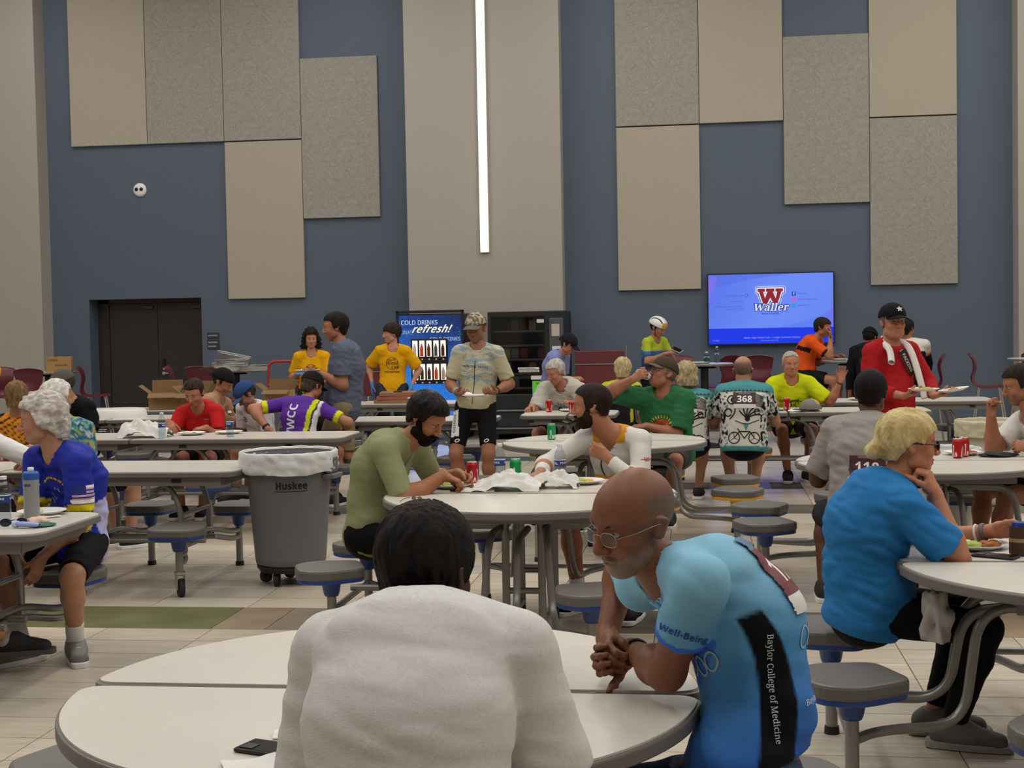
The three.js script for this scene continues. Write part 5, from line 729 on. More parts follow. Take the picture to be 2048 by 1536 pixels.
// foreground
{
  person({
    id: 'backman', near: 2, tilt: 0, label: 'man in a heather white t-shirt seen from behind at the front round table', skin: 0x4a2e22, s: 1.02, pel: [-0.5, 0.54, -2.3], neck: [-0.525, 1.075, -2.55], head: [-0.54, 1.135, -2.69], face: 174, headYaw: 163, headPitch: 12, slouch: 0.06, build: { w: 1.0, d: 1.12, sh: 1.05, arm: 1.02, neck: 1.1 }, shrug: 0.065,
    hL: { w: [-0.68, 0.785, -2.78], el: [-0.73, 0.8, -2.5], pn: [0, -1, 0], curl: 0.4 }, hR: { w: [-0.33, 0.785, -2.78], el: [-0.285, 0.8, -2.5], pn: [0, -1, 0], curl: 0.5 },
    fL: [-0.62, 0.085, -2.55], fR: [-0.4, 0.085, -2.55],
    hair: { color: 0x0b0908, color2: 0x1c1613, t: 0.016, amp: 0.006, fr: 60, line: [[0.07, 0.085], [0.03, 0.06], [0.02, -0.02], [0.0, -0.01], [-0.04, -0.03], [-0.06, -0.07], [-0.2, -0.075]], nape: 1, thin: [0.0, 0.105, -0.06, 0.05], jag: 0.012 },
    shirt: { color: 0xe2e0dc, sleeve: 0.8, loose: 0.02, flare: 0.02, fold: 0.004, fx: 5, fy: 24, mat: new THREE.MeshPhysicalMaterial({ specularIntensity: 0.3, color: 0xffffff, vertexColors: true, map: HEATHER, bumpMap: WEAVE, bumpScale: 0.0012, roughness: 0.9 }), neckR: 0.064, vneck: 0.0, hem: -0.14 },
    pants: { color: 0x23262c, len: 1.9, name: 'trousers' }, shoes: { color: 0x33353a }, armSleeves: 0x0c0c0e,
  });
  const bm = (g, w, h) => { g.clearRect(0, 0, w, h); txt(g, 'Baylor College of Medicine', w / 2, h / 2, '44px serif', '#d9dde2'); };
  const tSide = canvas(640, 72, bm), tPocket = canvas(256, 96, (g, w, h) => { txt(g, 'Baylor', w / 2, h / 2, '64px serif', '#e6ecf5'); }), tSleeve = canvas(384, 96, (g, w, h) => txt(g, 'Well-Being', w / 2, h / 2, 'bold 62px sans-serif', '#20429a'));
  const tChain = canvas(256, 128, (g, w, h) => { g.strokeStyle = '#9fb6c4'; g.lineWidth = 9; g.beginPath(); g.ellipse(60, 64, 34, 40, 0.3, 0, 7); g.moveTo(150, 64); g.ellipse(130, 70, 30, 36, -0.2, 0, 7); g.moveTo(220, 60); g.ellipse(195, 60, 26, 34, 0.3, 0, 7); g.stroke(); });
  const top = rgb(0x86bcd6), mid = rgb(0x4f92c8), bot = rgb(0x1748b4), blk = rgb(0x07080c), cuff = rgb(0x3d72cf);
  const I = person({
    id: 'baldman', near: 2, label: 'bald man with glasses in a blue cycling jersey leaning on the front table', skin: 0x7f543d, s: 1.0, pel: [0.095, 0.555, -3.16], neck: [-0.09, 1.065, -3.22], head: [-0.168, 1.16, -3.2], face: -66, faceP: -80, headYaw: -47, headPitch: 14, headRoll: -4, slouch: 0.12, tilt: 0.1, build: { w: 0.88, d: 1.05, sh: 1.1, arm: 0.97 },
    hL: { w: [-0.185, 0.812, -3.44], el: [-0.09, 0.775, -3.17], pn: [-0.2, 0.1, 1], dir: [-0.9, -0.15, 0.5], curl: 0.9, spread: 0.05, thumb: 0.2 }, hR: { w: [-0.25, 0.835, -3.47], el: [-0.31, 0.8, -3.66], pn: [0.7, -0.4, 0.3], dir: [0.0, -0.3, 1], curl: 0.8, thumb: 0.9, spread: 0.05 },
    fL: [-0.12, 0.085, -3.0], fR: [-0.14, 0.085, -3.3],
    hd: { stubble: 0.75, stubbleColor: 0x8d857e, shaved: 0x5d554f, brow: 0x17110e, jaw: 0.98, lip: 0x6a3a30, squint: 0.75, glasses: { color: 0x99948c, metal: true, r: 0.001, lens: 0xf4f8fa, w: 0.023, h: 0.0165 } },
    shirt: { name: 'cycling_jersey', sleeve: 0.56, loose: 0.011, flare: 0.008, fold: 0.005, fx: 7, fy: 16, hem: 0.06, vneck: 0.03, rough: 0.6, collar: 0.012,
      color2fn: (u, v, w, sv, n, I) => { if (sv > 0.475) return cuff; let c = v > 0.55 ? mix3(mid, top, clamp((v - 0.55) / 0.35, 0, 1)) : mix3(bot, mid, clamp(v / 0.55, 0, 1)); const nf = n[0] * I.fw.x + n[1] * I.fw.y + n[2] * I.fw.z; if (sv < 0.12 && v > -0.2 && Math.abs(u) > 0.09) { const lim = lerp(0.058, 0.028, clamp(v / 0.72, 0, 1)), wc = w + 0.115 * Math.sin(Math.PI * clamp(v * 0.95, 0, 1)) - 0.02; c = mix3(c, blk, clamp((lim - Math.abs(wc)) / 0.006 + 0.5, 0, 1) * clamp((0.72 - v) / 0.02, 0, 1)); } return c; } },
    pants: { color: 0x3a4a62, len: 0.95, loose: 0.008, fold: 0.004, rough: 0.6, waist: 0.1 }, shoes: { color: 0x2b2c30 }, watch: [['L', 0x101012, 0.03, 0.012]],
  });
  const m = I.root.children.find(c => c.name === 'cycling_jersey'), lft = I.rC.clone().negate();
  patch(m, I, { name: 'side_lettering', tex: tSide, w: 0.27, h: 0.032, out: lft, up: I.fw.clone().negate().addScaledVector(I.ax, -0.28), origin: I.pel.clone().addScaledVector(I.ax, 0.23).addScaledVector(I.fw, -0.075), nd: 0.2, mind: 0.02 });
  patch(m, I, { name: 'pocket_lettering', tex: tPocket, w: 0.07, h: 0.026, out: lft.clone().multiplyScalar(0.3).addScaledVector(I.fw, -1).normalize(), origin: I.pel.clone().addScaledVector(I.ax, 0.17).addScaledVector(lft, 0.06), nd: 0.2 });
  const ad = I.A.L.el.clone().sub(I.sho.L).normalize();
  patch(m, I, { name: 'sleeve_lettering', tex: tSleeve, w: 0.13, h: 0.032, out: lft.clone().addScaledVector(I.fw, 0.35).normalize(), up: ad.clone().negate(), origin: I.sho.L.clone().lerp(I.A.L.el, 0.5), nd: 0.1 });
  patch(m, I, { name: 'chest_print', tex: tChain, w: 0.16, h: 0.08, origin: I.Ch.clone().addScaledVector(I.ax, -0.05), x: 0.02, nd: 0.2 });
  patch(m, I, { name: 'race_bib', tex: canvas(192, 256, (g, w, h) => { g.fillStyle = '#6d2230'; g.fillRect(0, 0, w, h); g.fillStyle = '#e6e4e0'; g.fillRect(0, 196, w, 60); g.fillStyle = '#3f6f92'; g.fillRect(0, 0, w, 46); txt(g, '17', 96, 122, 'bold 110px sans-serif', '#f2efec'); }), w: 0.14, h: 0.2, out: I.fw.clone().negate().addScaledVector(lft, 0.75).normalize(), origin: I.Cu.clone(), y: -0.02, x: 0.015, nd: 0.0, lift: 0.006, m: 0, rough: 0.5 });
  patch(m, I, { name: 'back_print', tex: tChain, w: 0.14, h: 0.07, out: I.fw.clone().negate().addScaledVector(lft, 0.4).normalize(), origin: I.Ch.clone().addScaledVector(lft, 0.04), y: -0.06, nd: 0.2 });
}
person({
  id: 'blonde', near: 2, label: 'blonde woman with a bun, dark glasses and blue t-shirt, chin on fist', skin: 0xb9836b, s: 0.97, pel: [0.585, 0.53, -5.4], neck: [0.69, 0.99, -5.37], head: [0.742, 1.145, -5.37], face: 92, headYaw: 98, headPitch: 2, slouch: 0.07, build: { w: 1.12, d: 1.18, sh: 0.98, bust: 0.9, belly: 0.03, arm: 0.98 },
  hR: { w: [0.825, 0.965, -5.3], pole: [0.2, -1, 0.35], pn: [-0.9, 0.2, -0.4], dir: [-0.3, 0.9, -0.1], curl: 1.15, thumb: 0.5 }, hL: { w: [1.06, 0.8, -5.52], pole: [0, -0.6, -0.5], pn: [0.1, -0.3, 0.9], dir: [0.9, 0.1, 0.2], curl: 0.8 },
  fR: [0.9, 0.085, -5.42], fL: [0.86, 0.085, -5.6], dR: 75, dL: 90,
  hd: { jaw: 0.93, cheek: 1.05, lip: 0x9a4a44, brow: 0x9c8358, glasses: { color: 0x121214, r: 0.0022, lens: 0x1e1e22, dark: true, w: 0.024, h: 0.016 } },
  hair: { color: 0xb79a63, color2: 0xd8c795, t: 0.018, amp: 0.007, streak: 40, line: [[0.08, 0.05], [0.05, 0.035], [0.035, 0.005], [0.0, 0.015], [-0.03, -0.01], [-0.06, -0.06], [-0.2, -0.07]], nape: 1, add: [[[0, -0.02, -0.125], [0, -0.028, -0.135], 0.034, 0.034]] },
  shirt: { color: 0x2b76b4, sleeve: 0.8, loose: 0.022, flare: 0.016, fold: 0.0085, fx: 8, fy: 19, hem: -0.085, neckR: 0.066 },
  pants: { color: 0x0d0d11, len: 1.93, loose: 0.006, fold: 0.002, name: 'leggings', waist: 0.1 }, shoes: { color: 0x6e6a66, color2: 0x625e5a, sole: 0x8d8983, laces: 0x8b8782 }, watch: [['L', 0x5f6266, 0.03, 0.02], ['L', 0xd8d5cf, 0.055, 0.01]],
});
{
  const I = person({
    id: 'greenman', near: 1, label: 'bearded man in a sage green cycling jersey bending over his plate', skin: 0x9c6a4e, s: 1.02, pel: [-1.788, 0.510, -7.421], neck: [-1.608, 1.009, -7.400], head: [-1.465, 1.127, -7.379], face: 72, headYaw: 68, headPitch: 36, slouch: 0.07, build: { w: 1.1, d: 1.12, sh: 1.02, arm: 1.18, neck: 1.1 },
    hR: { w: [-1.367, 0.829, -7.297], pole: [-0.3, -0.9, 0.6], pn: [-0.2, -1, 0], dir: [1, -0.4, -0.1], curl: 0.8 }, hL: { w: [-1.336, 0.808, -7.564], pole: [0, -0.7, -0.8], pn: [0, -0.6, 0.8], dir: [0.8, -0.3, 0.4], curl: 0.8 },
    fR: [-1.336, 0.085, -7.246], fL: [-1.357, 0.085, -7.606],
    hd: { jaw: 1.02, brow: 0x0c0908 }, hair: { color: 0x0a0807, color2: 0x17120f, t: 0.022, amp: 0.006, fr: 60, line: [[0.09, 0.075], [0.05, 0.06], [0.03, -0.005], [0.0, 0.005], [-0.035, -0.02], [-0.06, -0.075], [-0.2, -0.085]], nape: 1, rough: 0.45 }, beard: { color: 0x0d0a08, color2: 0x1c1511, t: 0.011, long: 0.8, side: 0.01 },
    shirt: { name: 'cycling_jersey', color: 0x8b8f68, sleeve: 0.9, loose: 0.009, flare: 0.0, fold: 0.0035, fx: 6, fy: 20, collar: 0.045, hem: -0.1, rough: 0.7, zip: 0x9a9d84 }, pants: { color: 0x0e0e11, len: 0.85, loose: 0.004, fold: 0.001 }, shoes: { color: 0x202023 },
  });
}
{
  const tS = canvas(256, 320, (g, w, h) => { g.strokeStyle = '#16181f'; g.lineWidth = 9; g.beginPath(); g.ellipse(120, 110, 60, 82, 0, 0, 7); g.stroke(); g.fillStyle = '#1b2a63'; g.fillRect(20, 236, 216, 84); txt(g, 'evre', 128, 270, 'bold 58px sans-serif', '#eef0f4'); g.fillStyle = '#d8a12a'; g.fillRect(30, 170, 60, 60); g.fillStyle = '#e0a83a'; g.beginPath(); g.ellipse(130, 190, 40, 30, 0, 0, 7); g.fill(); });
  const tA = canvas(128, 64, (g, w, h) => { txt(g, 'MS', 64, 32, 'bold 44px sans-serif', '#b5472e'); g.fillStyle = '#b5472e'; g.fillRect(4, 30, 120, 5); });
  const or = rgb(0xd2912a), wh = rgb(0xd9d4cd);
  const I = person({
    id: 'whitejersey', near: 1, label: 'bearded man in a white and mustard cycling jersey looking sideways', skin: 0xa97860, s: 1.0, pel: [-0.5, 0.54, -8.27], neck: [-0.535, 0.985, -8.17], head: [-0.655, 1.135, -8.13], face: -18, headYaw: -88, headPitch: 3, slouch: 0.05, build: { w: 0.98, d: 1.0, sh: 1.05, arm: 1.05, neck: 1.1 },
    hR: { w: [-0.92, 0.775, -7.86], pole: [-0.8, -0.4, -0.4], pn: [0, -1, 0], dir: [-0.6, -0.1, 0.8], curl: 0.6 }, hL: { w: [-0.56, 0.86, -7.98], pole: [0.8, -0.7, 0.1], pn: [0, 0.2, -1], dir: [-0.8, 0.4, 0], curl: 1.4, thumb: 1.1 },
    fR: [-0.72, 0.085, -7.9], fL: [-0.4, 0.085, -7.7],
    hd: { jaw: 1.03, brow: 0x1c130d }, hair: { color: 0x1a120d, color2: 0x2c1f17, t: 0.014, amp: 0.003, line: [[0.075, 0.08], [0.04, 0.065], [0.025, -0.02], [0.0, -0.01], [-0.035, -0.015], [-0.06, -0.055], [-0.2, -0.06]], side: (x, y, z) => undefined, nape: 1 }, beard: { color: 0x1f150f, color2: 0x33251c, t: 0.007, long: 0.4, side: 0.012 },
    shirt: { name: 'cycling_jersey', sleeve: 1.86, loose: 0.007, flare: 0, fold: 0.0025, fy: 20, hem: -0.08, vdepth: 0.14, neckR: 0.066, vneck: 0.03, rough: 0.65, color2fn: (u, v, w, sv, n) => (v > 0.9 && Math.abs(u) < 0.1 && w < 0.12 && sv < 0) || (v < 0.45 && v > 0.3 && Math.abs(u) > 0.04) ? or : wh, prints: [] }, pants: { color: 0x16171b, len: 0.8 }, socks: { color: 0xe8e6e1, h: 0.25 }, shoes: { color: 0x1a1a1d },
  });
  const m = I.root.children.find(c => c.name === 'cycling_jersey');
  patch(m, I, { name: 'chest_print', tex: tS, w: 0.24, h: 0.3, origin: I.Ch.clone(), y: -0.08, nd: 0.15 });
  patch(m, I, { name: 'sleeve_lettering', tex: tA, w: 0.08, h: 0.04, out: I.rC.clone().negate().addScaledVector(I.fw, 0.8).normalize(), up: V(0, 1, 0), origin: I.sho.L.clone().lerp(I.A.L.el, 0.35), nd: 0.1 });
}
{
  const flag = canvas(128, 72, (g, w, h) => { for (let i = 0; i < 7; i++) { g.fillStyle = i % 2 ? '#23309c' : '#f0e9ea'; g.fillRect(0, i * 10.3, w, 10.3); if (!(i % 2)) { g.fillStyle = '#c8485a'; g.fillRect(0, i * 10.3 + 3, w, 4); } } g.fillStyle = '#1d2a7c'; g.fillRect(0, 0, 62, 38); });
  const art = canvas(384, 448, (g, w, h) => { g.strokeStyle = '#d8b51f'; g.lineWidth = 16; g.setLineDash([26, 8]); g.beginPath(); g.arc(180, 190, 120, Math.PI * 0.85, Math.PI * 2.12); g.stroke(); g.setLineDash([]); g.strokeStyle = '#8f9ad6'; g.lineWidth = 4; for (let i = 0; i < 12; i++) { g.beginPath(); let x = 90 + hash2(i, 3) * 190, y = 150 + i * 22; g.moveTo(x, y); for (let k = 0; k < 6; k++) { x += (hash2(i, k + 9) - 0.4) * 46; y += (hash2(k, i + 40) - 0.5) * 40; g.lineTo(x, y); } g.stroke(); } g.strokeStyle = '#7f93a8'; g.lineWidth = 9; g.beginPath(); g.moveTo(330, 380); g.lineTo(332, 170); g.moveTo(330, 330); g.quadraticCurveTo(372, 330, 374, 250); g.moveTo(30, 360); g.lineTo(30, 190); g.stroke(); });
  const blu = rgb(0x24309c), yel = rgb(0xe3cd1d), lav = rgb(0xb9b6e4);
  const I = person({
    id: 'oldman', near: 1, label: 'white-haired man in a bright blue jersey with yellow cuffs, hands hanging between knees', skin: 0xb68c78, s: 1.0, pel: [-3.19, 0.54, -6.86], neck: [-3.235, 1.015, -6.75], head: [-3.29, 1.18, -6.7], face: -30, headYaw: -68, headPitch: 6, slouch: 0.07, build: { w: 0.98, d: 1.0, sh: 0.98, arm: 0.98, leg: 0.98 },
    hL: { w: [-3.22, 0.52, -6.52], el: [-3.05, 0.7, -6.7], pn: [-0.8, 0, -0.4], dir: [-0.35, -1, 0.25], curl: 0.3 }, hR: { w: [-3.36, 0.52, -6.55], el: [-3.4, 0.72, -6.95], pn: [0.8, 0, -0.4], dir: [0.3, -1, 0.1], curl: 0.4 },
    fL: [-3.1, 0.085, -6.6], fR: [-3.33, 0.085, -6.52], dL: 30, dR: -35, kL: [0.25, 1, 0.6], kR: [-0.6, 1, 0.5],
    hd: { jaw: 0.95, brow: 0x6d6256, lip: 0x8a554c, squint: 0.6, cheek: 0.92 }, hair: { color: 0xa69d92, color2: 0xd6d0c8, t: 0.026, amp: 0.012, fr: 34, sy: 0.9, curly: 1, line: [[0.1, 0.075], [0.06, 0.065], [0.04, 0.05], [0.02, -0.02], [0.0, -0.04], [-0.035, -0.05], [-0.06, -0.1], [-0.2, -0.11]], nape: 1, jag: 0.01, add: [[[0.075, 0.0, -0.02], [0.07, -0.05, -0.035], 0.024, 0.02], [[-0.075, 0.0, -0.02], [-0.07, -0.05, -0.035], 0.024, 0.02], [[0, -0.03, -0.09], [0, -0.09, -0.08], 0.05, 0.04]] },
    shirt: { name: 'cycling_jersey', sleeve: 0.82, loose: 0.02, flare: 0.012, fold: 0.008, hem: -0.16, vdepth: 0.1, vneck: 0.03, rough: 0.6, color2fn: (u, v, w, sv) => sv > 0.7 ? yel : (v < 0.45 && w < -0.02 && u < -0.06) ? lav : blu }, pants: { color: 0x111114, len: 0.93, loose: 0.01 }, socks: { color: 0xdedcd8, h: 0.32 }, shoes: { color: 0x85827d, color2: 0x6f6c68, sole: 0xdad6cf, laces: 0xc9c6c0 },
  });
  const m = I.root.children.find(c => c.name === 'cycling_jersey');
  patch(m, I, { name: 'chest_print', tex: art, w: 0.3, h: 0.36, y: -0.07, x: 0.01, nd: 0.15 });
  patch(m, I, { name: 'flag_print', tex: flag, w: 0.1, h: 0.06, out: V(0.75, 0, 0.7).normalize(), up: V(0, 1, 0), origin: I.sho.L.clone().lerp(I.A.L.el, 0.5), nd: 0.1, x: 0.01 });
}
// everyone else in the hall
const SHOE = { color: 0x2a2a2e }, BLK = { color: 0x111114, len: 0.8, loose: 0.01 };
const bibTex = (n, c = '#3a1d24') => canvas(192, 144, (g, w, h) => { g.fillStyle = c; g.fillRect(0, 0, w, h); g.fillStyle = '#e9e6e1'; g.fillRect(0, 104, w, 40); g.fillStyle = '#8a6f74'; g.fillRect(50, 8, 90, 10); txt(g, n, w / 2, 62, 'bold 76px sans-serif', '#f4f2ee'); });
const outOf = (I, s = 1) => I.fw.clone().multiplyScalar(s);
const garment = (I, n = 't_shirt') => I.root.children.find(c => c.name === n);
function lettering(lines, w, h, fn) { return canvas(w, h, (g) => { fn && fn(g, w, h); for (const [s, x, y, f, c, r] of lines) txt(g, s, x, y, f, c, r || 0); }); }
// edge of the front-left table
person({ id: 'edgeleft', near: 1, label: 'person at the left edge of whom only a forearm and a crossed leg show', skin: 0xb08670, pel: [-3.62, 0.54, -5.6], neck: [-3.66, 1.03, -5.75], head: [-3.7, 1.2, -5.8], face: 160, hR: { w: [-3.33, 0.79, -6.02], pole: [0.5, -0.6, 0.3], curl: 0.6 }, hL: { w: [-3.75, 0.78, -6.0] }, fR: [-3.27, 0.13, -6.38], fL: [-3.5, 0.085, -6.1], kR: [0.2, 1, -0.3], dR: 110,
  hair: { color: 0x2a211b }, shirt: { color: 0x8a8f96, sleeve: 0.6 }, pants: BLK, shoes: { color: 0x2e2d2d, sole: 0x4a4846 }, socks: { color: 0x9b938d, h: 0.12 } });
person({ id: 'whiteleft', near: 1, label: 'person in a white long-sleeved top at the left edge, hand on the table', skin: 0xa8785f, pel: [-4.62, 0.54, -8.15], neck: [-4.55, 1.0, -8.35], head: [-4.62, 1.18, -8.45], face: 150, hR: { w: [-4.28, 0.79, -8.56], pole: [0.8, -0.2, 0.3], dir: [-0.9, -0.1, -0.3], curl: 0.6 }, hL: { w: [-4.75, 0.78, -8.6] }, hair: { color: 0x5d5146 }, shirt: { color: 0xe2dfdb, sleeve: 1.85, loose: 0.016, fold: 0.006 }, pants: BLK, shoes: SHOE, watch: [['R', 0x1a1513, 0.02, 0.012]] });
{ // floral shirt behind the old man
  const cs = [0xb9c9d2, 0x2f4f78, 0x3f7a8a, 0x7fae7a, 0xd9a63a].map(rgb);
  person({ id: 'floral', label: 'white-haired person in a green and blue floral shirt behind the old man', skin: 0xb48d7a, pel: [-4.56, 0.54, -9.75], neck: [-4.53, 0.98, -9.65], head: [-4.585, 1.145, -9.6], face: 150, headYaw: 150, hL: { w: [-4.8, 0.78, -9.3] }, hair: { color: 0xb9b1a8, color2: 0xe0dbd3, t: 0.024, amp: 0.01, curly: 1, fr: 36, nape: 1 }, shirt: { sleeve: 0.7, loose: 0.016, color2fn: (u, v, w, sv, n, I, p) => cs[Math.floor(clamp((ns(p.x * 22, p.y * 22, p.z * 22) + ns(p.x * 45, p.y * 45, p.z * 45 + 4) * 0.6) * 3.4 + 2.4, 0, 4.9))] }, pants: BLK, shoes: SHOE });
  const st = [0xd98a2a, 0xd2562c, 0xc2332e, 0x17120f].map(rgb);
  person({ id: 'orangestripe', label: 'person with long brown curls in an orange and black striped jersey', skin: 0xa97d66, s: 0.95, pel: [-5.32, 0.53, -10.55], neck: [-5.31, 0.97, -10.4], head: [-5.28, 1.125, -10.36], face: 195, hair: { color: 0x5c4630, color2: 0x8a6c45, t: 0.018, amp: 0.006, fr: 40, nape: 1, add: [[[0, 0, -0.06], [0.01, -0.14, -0.085], 0.075, 0.05, 0.05, 0.035], [[0.01, -0.12, -0.09], [0.03, -0.22, -0.095], 0.045, 0.03]] }, shirt: { name: 'cycling_jersey', sleeve: 0.7, loose: 0.01, color2fn: (u, v) => { const k = (v * 0.5 - u * 0.55) * 22; const i = Math.floor(k); return k - i < 0.28 ? st[3] : st[clamp(2 - Math.floor(v * 3.2), 0, 2)]; } }, pants: BLK, shoes: SHOE });
}
person({ id: 'yellowleft', stand: 1, label: 'standing volunteer in a yellow t-shirt cut off by the left edge', skin: 0xb08068, pel: [-6.98, 0.93, -13.0], neck: [-6.98, 1.43, -13.0], head: [-7.0, 1.62, -13.0], face: -60, hair: { color: 0x2a211b }, shirt: { color: 0xe0a80f, sleeve: 0.65, loose: 0.025 }, pants: { color: 0x2e3238, len: 1.9, name: 'trousers', waist: 0.1 }, shoes: SHOE });
person({ id: 'greycap', label: 'man in a grey cap and sunglasses with a black t-shirt, seated', skin: 0xb48670, s: 1.03, pel: [-5.78, 0.54, -12.55], neck: [-5.77, 0.985, -12.4], head: [-5.83, 1.135, -12.32], face: -25, headYaw: -55, headPitch: 22, hL: { w: [-5.62, 0.78, -12.05], pole: [0.35, -1, 0] }, hR: { w: [-5.95, 0.78, -12.0] }, hd: { glasses: { color: 0x151517, r: 0.003, lens: 0x141416, dark: true } }, cap: { color: 0x55544c }, hair: { color: 0x4b4038, t: 0.008 }, build: { w: 1.12, sh: 1.08, belly: 0.03, arm: 1.1 }, shirt: { color: 0x0e0f14, sleeve: 0.75, loose: 0.022 }, pants: BLK, shoes: SHOE });
{
  const I = person({ id: 'redwoman', label: 'woman in a red shirt with sunglasses on her head, eating', skin: 0xa87560, s: 0.97, pel: [-4.42, 0.53, -12.12], neck: [-4.42, 0.935, -12.0], head: [-4.425, 1.07, -11.9], face: 3, headYaw: -4, headPitch: 26, slouch: 0.06, build: { w: 1.08, d: 1.1, sh: 0.98, bust: 1, arm: 0.95 }, hR: { w: [-4.56, 0.84, -11.62], pole: [-0.35, -1, 0], dir: [0.45, -0.55, 0.5], curl: 0.6 }, hL: { w: [-4.22, 0.785, -11.62], pole: [0.35, -1, 0], dir: [-0.75, -0.1, 0.4], curl: 0.7 }, hd: { jaw: 0.95, lip: 0x94423c, brow: 0x241812, squint: 0.5 }, hair: { color: 0x1d1612, color2: 0x3a2c22, t: 0.01, amp: 0.003, nape: 1, add: [[[0, 0.04, -0.1], [0, 0.05, -0.12], 0.03, 0.03]] }, shirt: { color: 0xb81f20, sleeve: 0.75, loose: 0.016, vdepth: 0.1, neckR: 0.07, vneck: 0.03 }, pants: { ...BLK, len: 0.6 }, shoes: SHOE });
  const g = []; for (const q of [-1, 1]) g.push(new THREE.TorusGeometry(0.02, 0.003, 6, 18).scale(1.2, 0.8, 1).translate(q * 0.03, 0, 0)); const gg = G.merge(g).rotateX(-0.9).translate(0, 0.098, 0.06).applyMatrix4(I.hm); part('sunglasses', gg, mat(0x141416, 0.2), I.root);
  patch(garment(I), I, { name: 'chest_lettering', tex: lettering([['BP MS 150', 90, 20, '18px sans-serif', '#e9c7c2']], 180, 40), w: 0.12, h: 0.026, x: 0.08, y: 0.06 });
}
person({ id: 'blackcap', label: 'man in a backwards black cap bending down, tan shirt, behind the woman in red', skin: 0xa77a62, pel: [-4.78, 0.54, -13.05], neck: [-4.66, 0.97, -13.15], head: [-4.6, 1.11, -13.15], face: 80, headYaw: 85, headPitch: 30, hR: { w: [-4.3, 0.78, -13.2] }, hL: { w: [-4.35, 0.78, -13.4] }, cap: { color: 0x17161a, back: 1 }, hair: { color: 0x2a211b, t: 0.006 }, shirt: { color: 0xb08a6c, sleeve: 0.3, loose: 0.008 }, pants: BLK, shoes: SHOE });
{
  const I = person({ id: 'bluecap', label: 'person in a blue denim cap and white jersey with a red logo, head bowed', skin: 0xa9806a, s: 0.96, pel: [-4.2, 0.53, -13.1], neck: [-4.24, 0.9, -12.95], head: [-4.27, 1.0, -12.86], face: -35, headYaw: -60, headPitch: 42, cap: { color: 0x2f4a7a, brimColor: 0x4a6a9a, amp: 0.002 }, hair: { color: 0x3a2d24, t: 0.008 }, shirt: { name: 'cycling_jersey', color: 0xd6d2cd, sleeve: 0.7, loose: 0.012 }, pants: BLK, shoes: SHOE });
  patch(garment(I, 'cycling_jersey'), I, { name: 'chest_logo', tex: lettering([], 64, 64, (g) => { g.strokeStyle = '#a63040'; g.lineWidth = 7; g.beginPath(); g.arc(32, 32, 20, 0, 7); g.moveTo(20, 44); g.lineTo(44, 20); g.stroke(); }), w: 0.08, h: 0.08, x: -0.05, y: 0.02 });
}
{
  const pur = rgb(0x5a2f96), yel = rgb(0xd3d41c), wh = rgb(0xdedbe2), dk = rgb(0x2a2233), red = rgb(0xb52a2a);
  const I = person({ id: 'purple', near: 1, label: 'rider in a purple WWCC jersey with yellow cuffs, seen from behind', skin: 0xb07f68, s: 0.98, pel: [-3.52, 0.54, -12.06], neck: [-3.54, 0.975, -12.18], head: [-3.475, 1.095, -12.3], face: 168, headYaw: 150, headPitch: 24, tilt: 0.28, slouch: 0.05, build: { w: 0.98, sh: 1.12 }, hL: { w: [-3.8, 0.74, -12.0], pole: [-1, 0.35, 0.1], dir: [0.4, -0.9, 0], curl: 0.7 }, hR: { w: [-3.2, 0.7, -12.35], pole: [1, -0.3, 0.4] }, hair: { color: 0x2b221d, color2: 0x4b3c33, t: 0.012, nape: 1, add: [[[0, -0.04, -0.09], [0, -0.08, -0.09], 0.04, 0.03]] }, cap: { color: 0x1d1a1c, brimColor: 0x1d1a1c },
    shirt: { name: 'cycling_jersey', sleeve: 0.72, loose: 0.01, flare: 0.006, fold: 0.004, rough: 0.7, color2fn: (u, v, w, sv) => { if (sv > 0.55) return yel; if (sv > 0.1) return pur; if (w < 0) { const k = u - 0.03 + (v - 0.5) * -0.02; if (k > 0.02 && k < 0.052) return yel; if (k > 0.064 && k < 0.092) return wh; if (k > 0.052 && k < 0.064) return dk; if (v < 0.2 && u > 0.1) return red; } return pur; } }, pants: BLK, shoes: SHOE, watch: [['L', 0x151517, 0.03, 0.02]] });
  patch(garment(I, 'cycling_jersey'), I, { name: 'back_lettering', tex: canvas(512, 128, (g, w, h) => txt(g, 'WWCC', 256, 66, 'bold 130px sans-serif', '#e8e4ec')), w: 0.42, h: 0.105, out: outOf(I, -1), up: I.rC.clone().negate(), origin: I.pel.clone().lerp(I.neck, 0.5), y: 0.035, nd: 0.1, mind: -0.02 });
}
person({ id: 'greytee', stand: 1, near: 1, label: 'standing dark-haired man in a slate t-shirt and khaki shorts carrying a plate', skin: 0xa9775e, s: 1.04, pel: [-3.28, 0.9, -12.6], neck: [-3.255, 1.45, -12.6], head: [-3.335, 1.62, -12.6], face: -75, headYaw: -72, headPitch: 6, build: { w: 1.08, d: 1.15, sh: 1.05, arm: 1.1, belly: 0.02 }, hL: { w: [-3.44, 1.2, -12.5], pole: [0.7, -0.7, 0.4], dir: [-0.9, 0.1, 0], pn: [0, 1, 0], curl: 0.3 }, hR: { w: [-3.5, 1.1, -12.75], pole: [0.5, -0.8, -0.5] }, fL: [-3.42, 0.085, -12.7], fR: [-2.98, 0.16, -12.75], kR: [-0.6, 0.2, 0.3], hd: { stubble: 0.4, brow: 0x17110d }, hair: { color: 0x120e0b, color2: 0x241b15, t: 0.018, amp: 0.006, nape: 1 }, shirt: { color: 0x5d6377, sleeve: 0.75, loose: 0.03, fold: 0.008, hem: -0.16 }, pants: { color: 0x8b7c5c, len: 0.95, loose: 0.03, waist: 0.1 }, shoes: { color: 0x151517 } });
